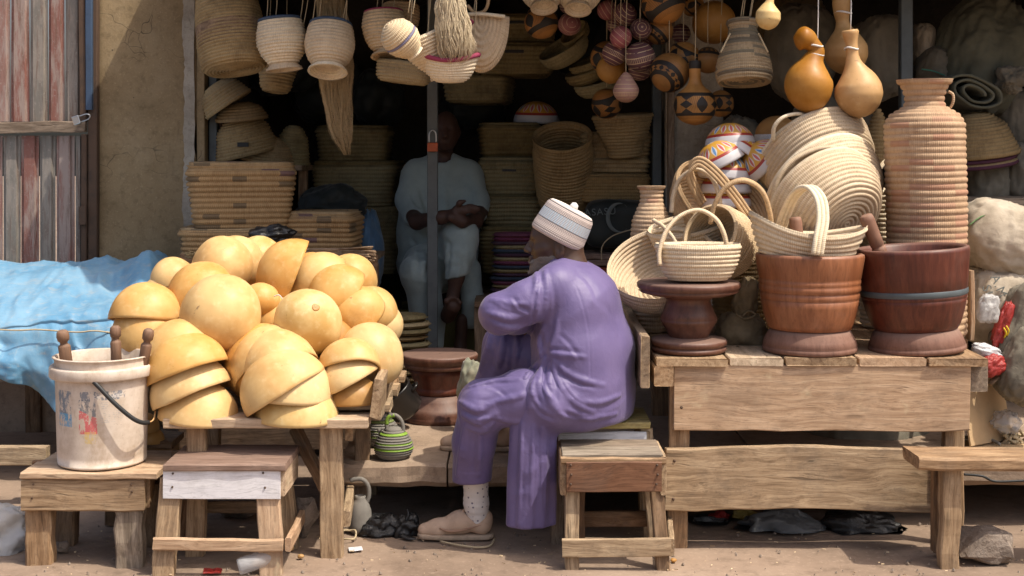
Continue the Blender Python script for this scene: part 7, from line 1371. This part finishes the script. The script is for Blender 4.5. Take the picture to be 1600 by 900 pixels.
# red packets
for i, (u, v, ru, rv, rot, m, lab) in enumerate(((1566, 506, 9, 30, .35, 'red_pack', 'red plastic packet with yellow print hanging beside the white sack'), (1540, 548, 20, 9, .25, 'silver_pack', 'crumpled silver packet on the boards at the right'), (1550, 572, 18, 13, -.3, 'red_pack', 'crumpled red and yellow packet below the silver one'), (1545, 482, 14, 20, .2, 'cloudy_plastic', 'small clear plastic bag on the white sack'))):
    mb = MB(); d = 5.66-.04*i; blob(mb, (0, 0, 0), (M(ru, d), .025, M(rv, d)), Matrix.Rotation(rot, 4, 'Y'), .2, 2, .16, 4, 40+i, 40, 28, 3); o = tag(mb.build('plastic_packet', MAT[m], None, T(P(u, v, d))), lab, 'packet')
    if i == 0:
        for j in range(2): mb = MB(); tube(mb, pp((u+2+4*j, v+6-3*j, d-.03), (u+6+4*j, v+14-3*j, d-.034), (u+3+4*j, v+22-3*j, d-.03)), .004, 8, 5); mb.build('yellow_print', MAT['yellow_print'], o)
# cardboard, ropes and planks on the slab at the right
cb = tag(board('cardboard_sheet', P(1508, 645, 5.62), P(1572, 635, 5.78), .28, .008, MAT['cardboard'], None, (0, .25, 1), .002, 5), 'brown cardboard sheet leaning under the sacks at the right', 'cardboard')
tag(board('cardboard_sheet', G(1490, 5.62, .27), G(1640, 5.60, .27), .28, .006, MAT['cardboard'], None, (0, 1, 0), .002, 5), 'flat cardboard piece lying on the slab behind the bench', 'cardboard')
mb = MB(); tube(mb, pp((1498, 684, 5.75), (1525, 683, 5.72), (1550, 688, 5.68), (1562, 694, 5.63)), .007, 30, 7); tag(mb.build('rope', MAT['rubber_grey'], None), 'grey rope lying on the cardboard behind the bench', 'rope')
rg = random.Random(5)
mb = MB()
for i in range(16):
    c = Vector((rg.uniform(1565, 1605), rg.uniform(672, 695), 5.72)); pts = [P(c.x+rg.uniform(-16, 16), c.y+rg.uniform(-8, 8), 5.72+rg.uniform(-.05, .05)) for _ in range(5)]; tube(mb, pts, .006, 24, 6)
tag(mb.build('rope_tangle', MAT['string'], None), 'tangle of pale rope on the slab at the right edge', 'rope')
mb = MB(); blob(mb, (0, 0, 0), (.05, .05, .045), None, .3, 2, .2, 4, 71, 36, 24); tag(mb.build('plastic_bag', MAT['clear_plastic'], None, T(P(1572, 658, 5.68))), 'small clear plastic bag before the cardboard at the right edge', 'bag')
mb = MB(); tube(mb, pp((1505, 741, 5.38), (1535, 744, 5.37), (1555, 752, 5.37), (1600, 751, 5.37)), .005, 26, 6); tag(mb.build('electric_cable', MAT['black'], None), 'black cable along the slab edge behind the bench', 'cable')
mb = MB(); tube(mb, pp((1545, 600, 5.6), (1565, 585, 5.62), (1600, 570, 5.66)), .02, 12, 7, flat=.4); tag(mb.build('wood_splinter', MAT['wood_brown'], None), 'brown splintered stick between the packets and the cardboard', 'stick')
# ---------------------------------------------------------------- stones, bags and scraps on the ground
def stone(u, d, w, h, dep, label, seed, z0=0.0, mat='stone'):
    rg = random.Random(seed); bm = bmesh.new(); pts = []
    for i in range(26):
        t = Vector((rg.gauss(0, 1), rg.gauss(0, 1), rg.gauss(0, 1))).normalized(); q = (abs(t.x)**5+abs(t.y)**5+abs(t.z)**5)**(-1/5); pts.append(bm.verts.new((t.x*q*w*.5*rg.uniform(.8, 1), t.y*q*dep*.5*rg.uniform(.8, 1), t.z*q*h*.5*rg.uniform(.85, 1))))
    bmesh.ops.convex_hull(bm, input=bm.verts); bmesh.ops.delete(bm, geom=[v for v in bm.verts if not v.link_faces], context='VERTS'); bmesh.ops.subdivide_edges(bm, edges=bm.edges, cuts=3, use_grid_fill=True)
    co = np.array([tuple(v.co) for v in bm.verts]); n = fbm(co*14+seed, 3)*.010+.006*vn(co*45+seed); nn = co/(np.linalg.norm(co, axis=1)[:, None]+1e-6)
    for v, x, dn in zip(bm.verts, n, nn): v.co += Vector(dn)*x
    zmin = min(v.co.z for v in bm.verts); me = bpy.data.meshes.new('stone'); bm.to_mesh(me); bm.free(); me.materials.append(MAT[mat])
    return tag(place('stone', me, None, T(G(u, d, z0-zmin-.006))), label, 'stone')
stone(1542, 4.95, .235, .125, .18, 'rough grey stone lying beside the bench leg at the right', 3); stone(474, 5.30, .115, .15, .13, 'whitish stained stone behind the white fronted stool', 6); stone(365, 5.55, .22, .09, .15, 'flat pale stone under the calabash table', 9); stone(96, 5.05, .05, .05, .05, 'small grey stone between the legs of the bucket stool', 12)
def bagblob(name, u, v, d, ru, rv, rd, mat, label, seed, amp=.26, wr=.09, wf=2.6, cat='bag', rot=0.0):
    mb = MB(); blob(mb, (0, 0, 0), (M(ru, d), rd, M(rv, d)), Matrix.Rotation(rot, 4, 'Y'), amp, 1.8, wr, wf, seed, 72, 48, 2.3, (1, 1, 1), floor=-P(u, v, d).z+.002); return tag(mb.build(name, MAT[mat], None, T(P(u, v, d))), label, cat)
bp = bagblob('black_plastic_bag', 596, 826, 5.33, 32, 22, .07, 'black_plastic', 'crumpled black plastic bag on the ground before the white shoe', 3)
mb = MB(); blob(mb, (0, 0, 0), (M(22, 5.26), .05, M(18, 5.26)), Matrix.Rotation(-.3, 4, 'Y'), .3, 2, .12, 2.8, 8, 56, 36, 2.2); mb.build('knotted_end', MAT['black_plastic'], bp, T(P(632, 824, 5.31))); mb = MB(); tube(mb, pp((632, 816, 5.3), (638, 804, 5.3), (636, 795, 5.3)), [.02, .014, .003], 12, 7, flat=.5); mb.build('twisted_tail', MAT['black_plastic'], bp); mb = MB(); tube(mb, pp((628, 836, 5.24), (640, 841, 5.22), (650, 842, 5.215)), [.018, .016, .004], 12, 7, flat=.4); mb.build('twisted_tail', MAT['black_plastic'], bp)
bagblob('plastic_sheet_bag', 4, 838, 5.15, 52, 42, .13, 'cloudy_plastic', 'cloudy plastic bag on the ground at the left edge', 5, .2, .08)
bagblob('plastic_bag', 1218, 826, 5.42, 58, 26, .10, 'grey_plastic', 'dull grey plastic bag under the market table', 6); bagblob('black_plastic_bag', 1345, 828, 5.40, 60, 26, .10, 'black_plastic', 'black plastic bags heaped under the market table', 7); bagblob('black_plastic_bag', 1110, 832, 5.50, 30, 22, .08, 'grey_plastic', 'dark plastic bag beside the left leg of the market table', 9); bagblob('plastic_packet', 1128, 818, 5.55, 20, 16, .05, 'red_pack', 'red plastic packet under the market table', 10, cat='packet'); bagblob('plastic_packet', 1165, 815, 5.55, 22, 16, .05, 'yellow_board', 'yellowish packet under the market table', 11, cat='packet')
bagblob('dim_sack', 1350, 690, 6.0, 90, 60, .2, 'sack_grey', 'dim sack lying on the slab under the market table', 12, .1, .05, cat='sack'); bagblob('dim_sack', 1180, 690, 6.2, 90, 60, .2, 'bag_black', 'dark bundle on the slab under the market table', 13, .1, .05, cat='sack')
bagblob('black_plastic_bag', 424, 368, 6.3, 30, 14, .08, 'black_plastic', 'black plastic lying on top of the calabash heap', 14)
mb = MB(); blob(mb, (0, 0, 0), (M(16, 6.0), .05, M(32, 6.0)), Matrix.Rotation(.25, 4, 'Y'), .25, 1.6, .09, 2.6, 21, 56, 40, 2.3); rgc = tag(mb.build('rag', MAT['rag'], None, T(P(734, 596, 6.0))), 'crumpled grey green rag beside the dark pedestal stool', 'cloth')
# twigs on the heap
tw = thing('twig_bundle', 'bundle of brown twigs lying on the calabash heap', 'twigs', P(540, 400, 6.15)); rg = random.Random(4); mb = MB()
for i in range(46):
    y0 = rg.uniform(-6, 10); tube(mb, pp((478+rg.uniform(-8, 20), 392+y0*.5, 6.2+rg.uniform(-.05, .05)), (530, 393+y0*.7, 6.15), (574+rg.uniform(0, 14), 394+y0*1.25+rg.uniform(-4, 5), 6.08+rg.uniform(-.04, .04))), .0045, 8, 5)
mb.build('twigs', MAT['wood_brown'], tw); mb = MB(); tube(mb, pp((478, 396, 6.1), (520, 402, 6.07), (558, 411, 6.05)), .006, 12, 6); mb.build('peeled_twig', MAT['wood_pale'], tw)
mb = MB(); rg = random.Random(9)
for i in range(40): tube(mb, pp((288+rg.uniform(0, 30), 392+rg.uniform(0, 12), 6.5+rg.uniform(-.05, .05)), (305+rg.uniform(0, 40), 394+rg.uniform(0, 10), 6.5)), .003, 5, 4)
tag(mb.build('dry_straw', MAT['straw_old'], None), 'loose dry straw ends at the left behind the heap', 'straw')
# scraps
mb = MB(); tube(mb, [G(688, 5.18, .006), G(715, 5.13, .006), G(745, 5.10, .006), G(765, 5.12, .006), G(773, 5.2, .01)], .004, 26, 6); tag(mb.build('cord_piece', MAT['string'], None), 'piece of pale cord on the ground beside the shoe', 'cord')
mb = MB(); th = np.linspace(0, 2*math.pi, 30); tube(mb, [G(545, 5.22, .02)+Vector((.028*math.cos(t), .03*math.sin(t), .012*math.sin(t*1.0)+.004*math.sin(3*t))) for t in th], .004, 40, 6); tag(mb.build('cord_ring', MAT['string'], None), 'small ring of cord beside the calabash table leg', 'cord')
tag(board('paper_scrap', G(545, 5.08, .004), G(566, 5.09, .006), .05, .002, MAT['white_board'], None, (.2, 1, 0), .001), 'white paper scrap on the ground by the calabash table leg', 'paper')
for i, (u, d) in enumerate(((455, 5.08), (470, 4.98), (1052, 4.93))):
    mb = MB(); blob(mb, (0, 0, .008), (.011, .010, .008), amp=.2, seed=i, nu=14, nv=8); tag(mb.build('orange_peel', MAT['cal_orange'], None, T(G(u, d, 0))), ('orange nut shell by the rear leg of the white fronted stool', 'orange nut shell on the open ground right of the white fronted stool', 'orange nut shell by the veneer stool leg')[i], 'litter')
mb = MB(); lathe(mb, [(.001, 0), (.026, 0), (.03, .01), (.03, .09), (.022, .12), (.012, .14), (.012, .155)], 24); tag(mb.build('plastic_bottle', MAT['clear_plastic'], None, frame(G(372, 4.78, .03), (1, .25, .25))), 'clear plastic bottle lying before the white fronted stool', 'bottle')
tag(board('red_wrapper', G(318, 4.80, .008), G(345, 4.80, .012), .03, .006, MAT['red_pack'], None, (0, 1, .2), .004), 'red and white wrapper on the ground before the white fronted stool', 'wrapper')
rg = random.Random(2); mb = MB()
for i in range(260):
    d = rg.uniform(4.6, 5.35); u = rg.uniform(-60, 1660); c = G(u, d, .0); a = rg.uniform(0, 6.28); l = rg.uniform(.002, .009)*rg.uniform(.4, 1.3); w = rg.uniform(.0005, .0016); e = Vector((math.cos(a), math.sin(a), 0)); n_ = Vector((-e.y, e.x, 0)); zz = Vector((0, 0, .004)); zt_ = Vector((0, 0, .004+rg.uniform(.001, .004)))
    mb.poly([c-e*l-n_*w+zz, c+e*l-n_*w+zz, c+e*l+n_*w+zt_, c-e*l+n_*w+zt_], [(0, 1, 2, 3)])
tag(mb.build('straw_litter', MAT['straw_warm'], None, smooth=False), 'scattered straw bits and dust on the dirt ground', None, kind='stuff')
rg = random.Random(3); mb = MB()
for i in range(350):
    d = rg.uniform(4.55, 5.5); c = G(rg.uniform(-80, 1680), d, .0); s = rg.uniform(.002, .008)
    mb.poly([c+Vector((s, 0, .0)), c+Vector((0, s, 0)), c+Vector((-s, 0, 0)), c+Vector((0, -s, 0)), c+Vector((rg.uniform(-s, s)*.4, rg.uniform(-s, s)*.4, s*.8+.003))], [(0, 1, 4), (1, 2, 4), (2, 3, 4), (3, 0, 4)])
tag(mb.build('gravel', MAT['stone'], None, smooth=False), 'small pebbles scattered on the dirt ground', None, kind='stuff')
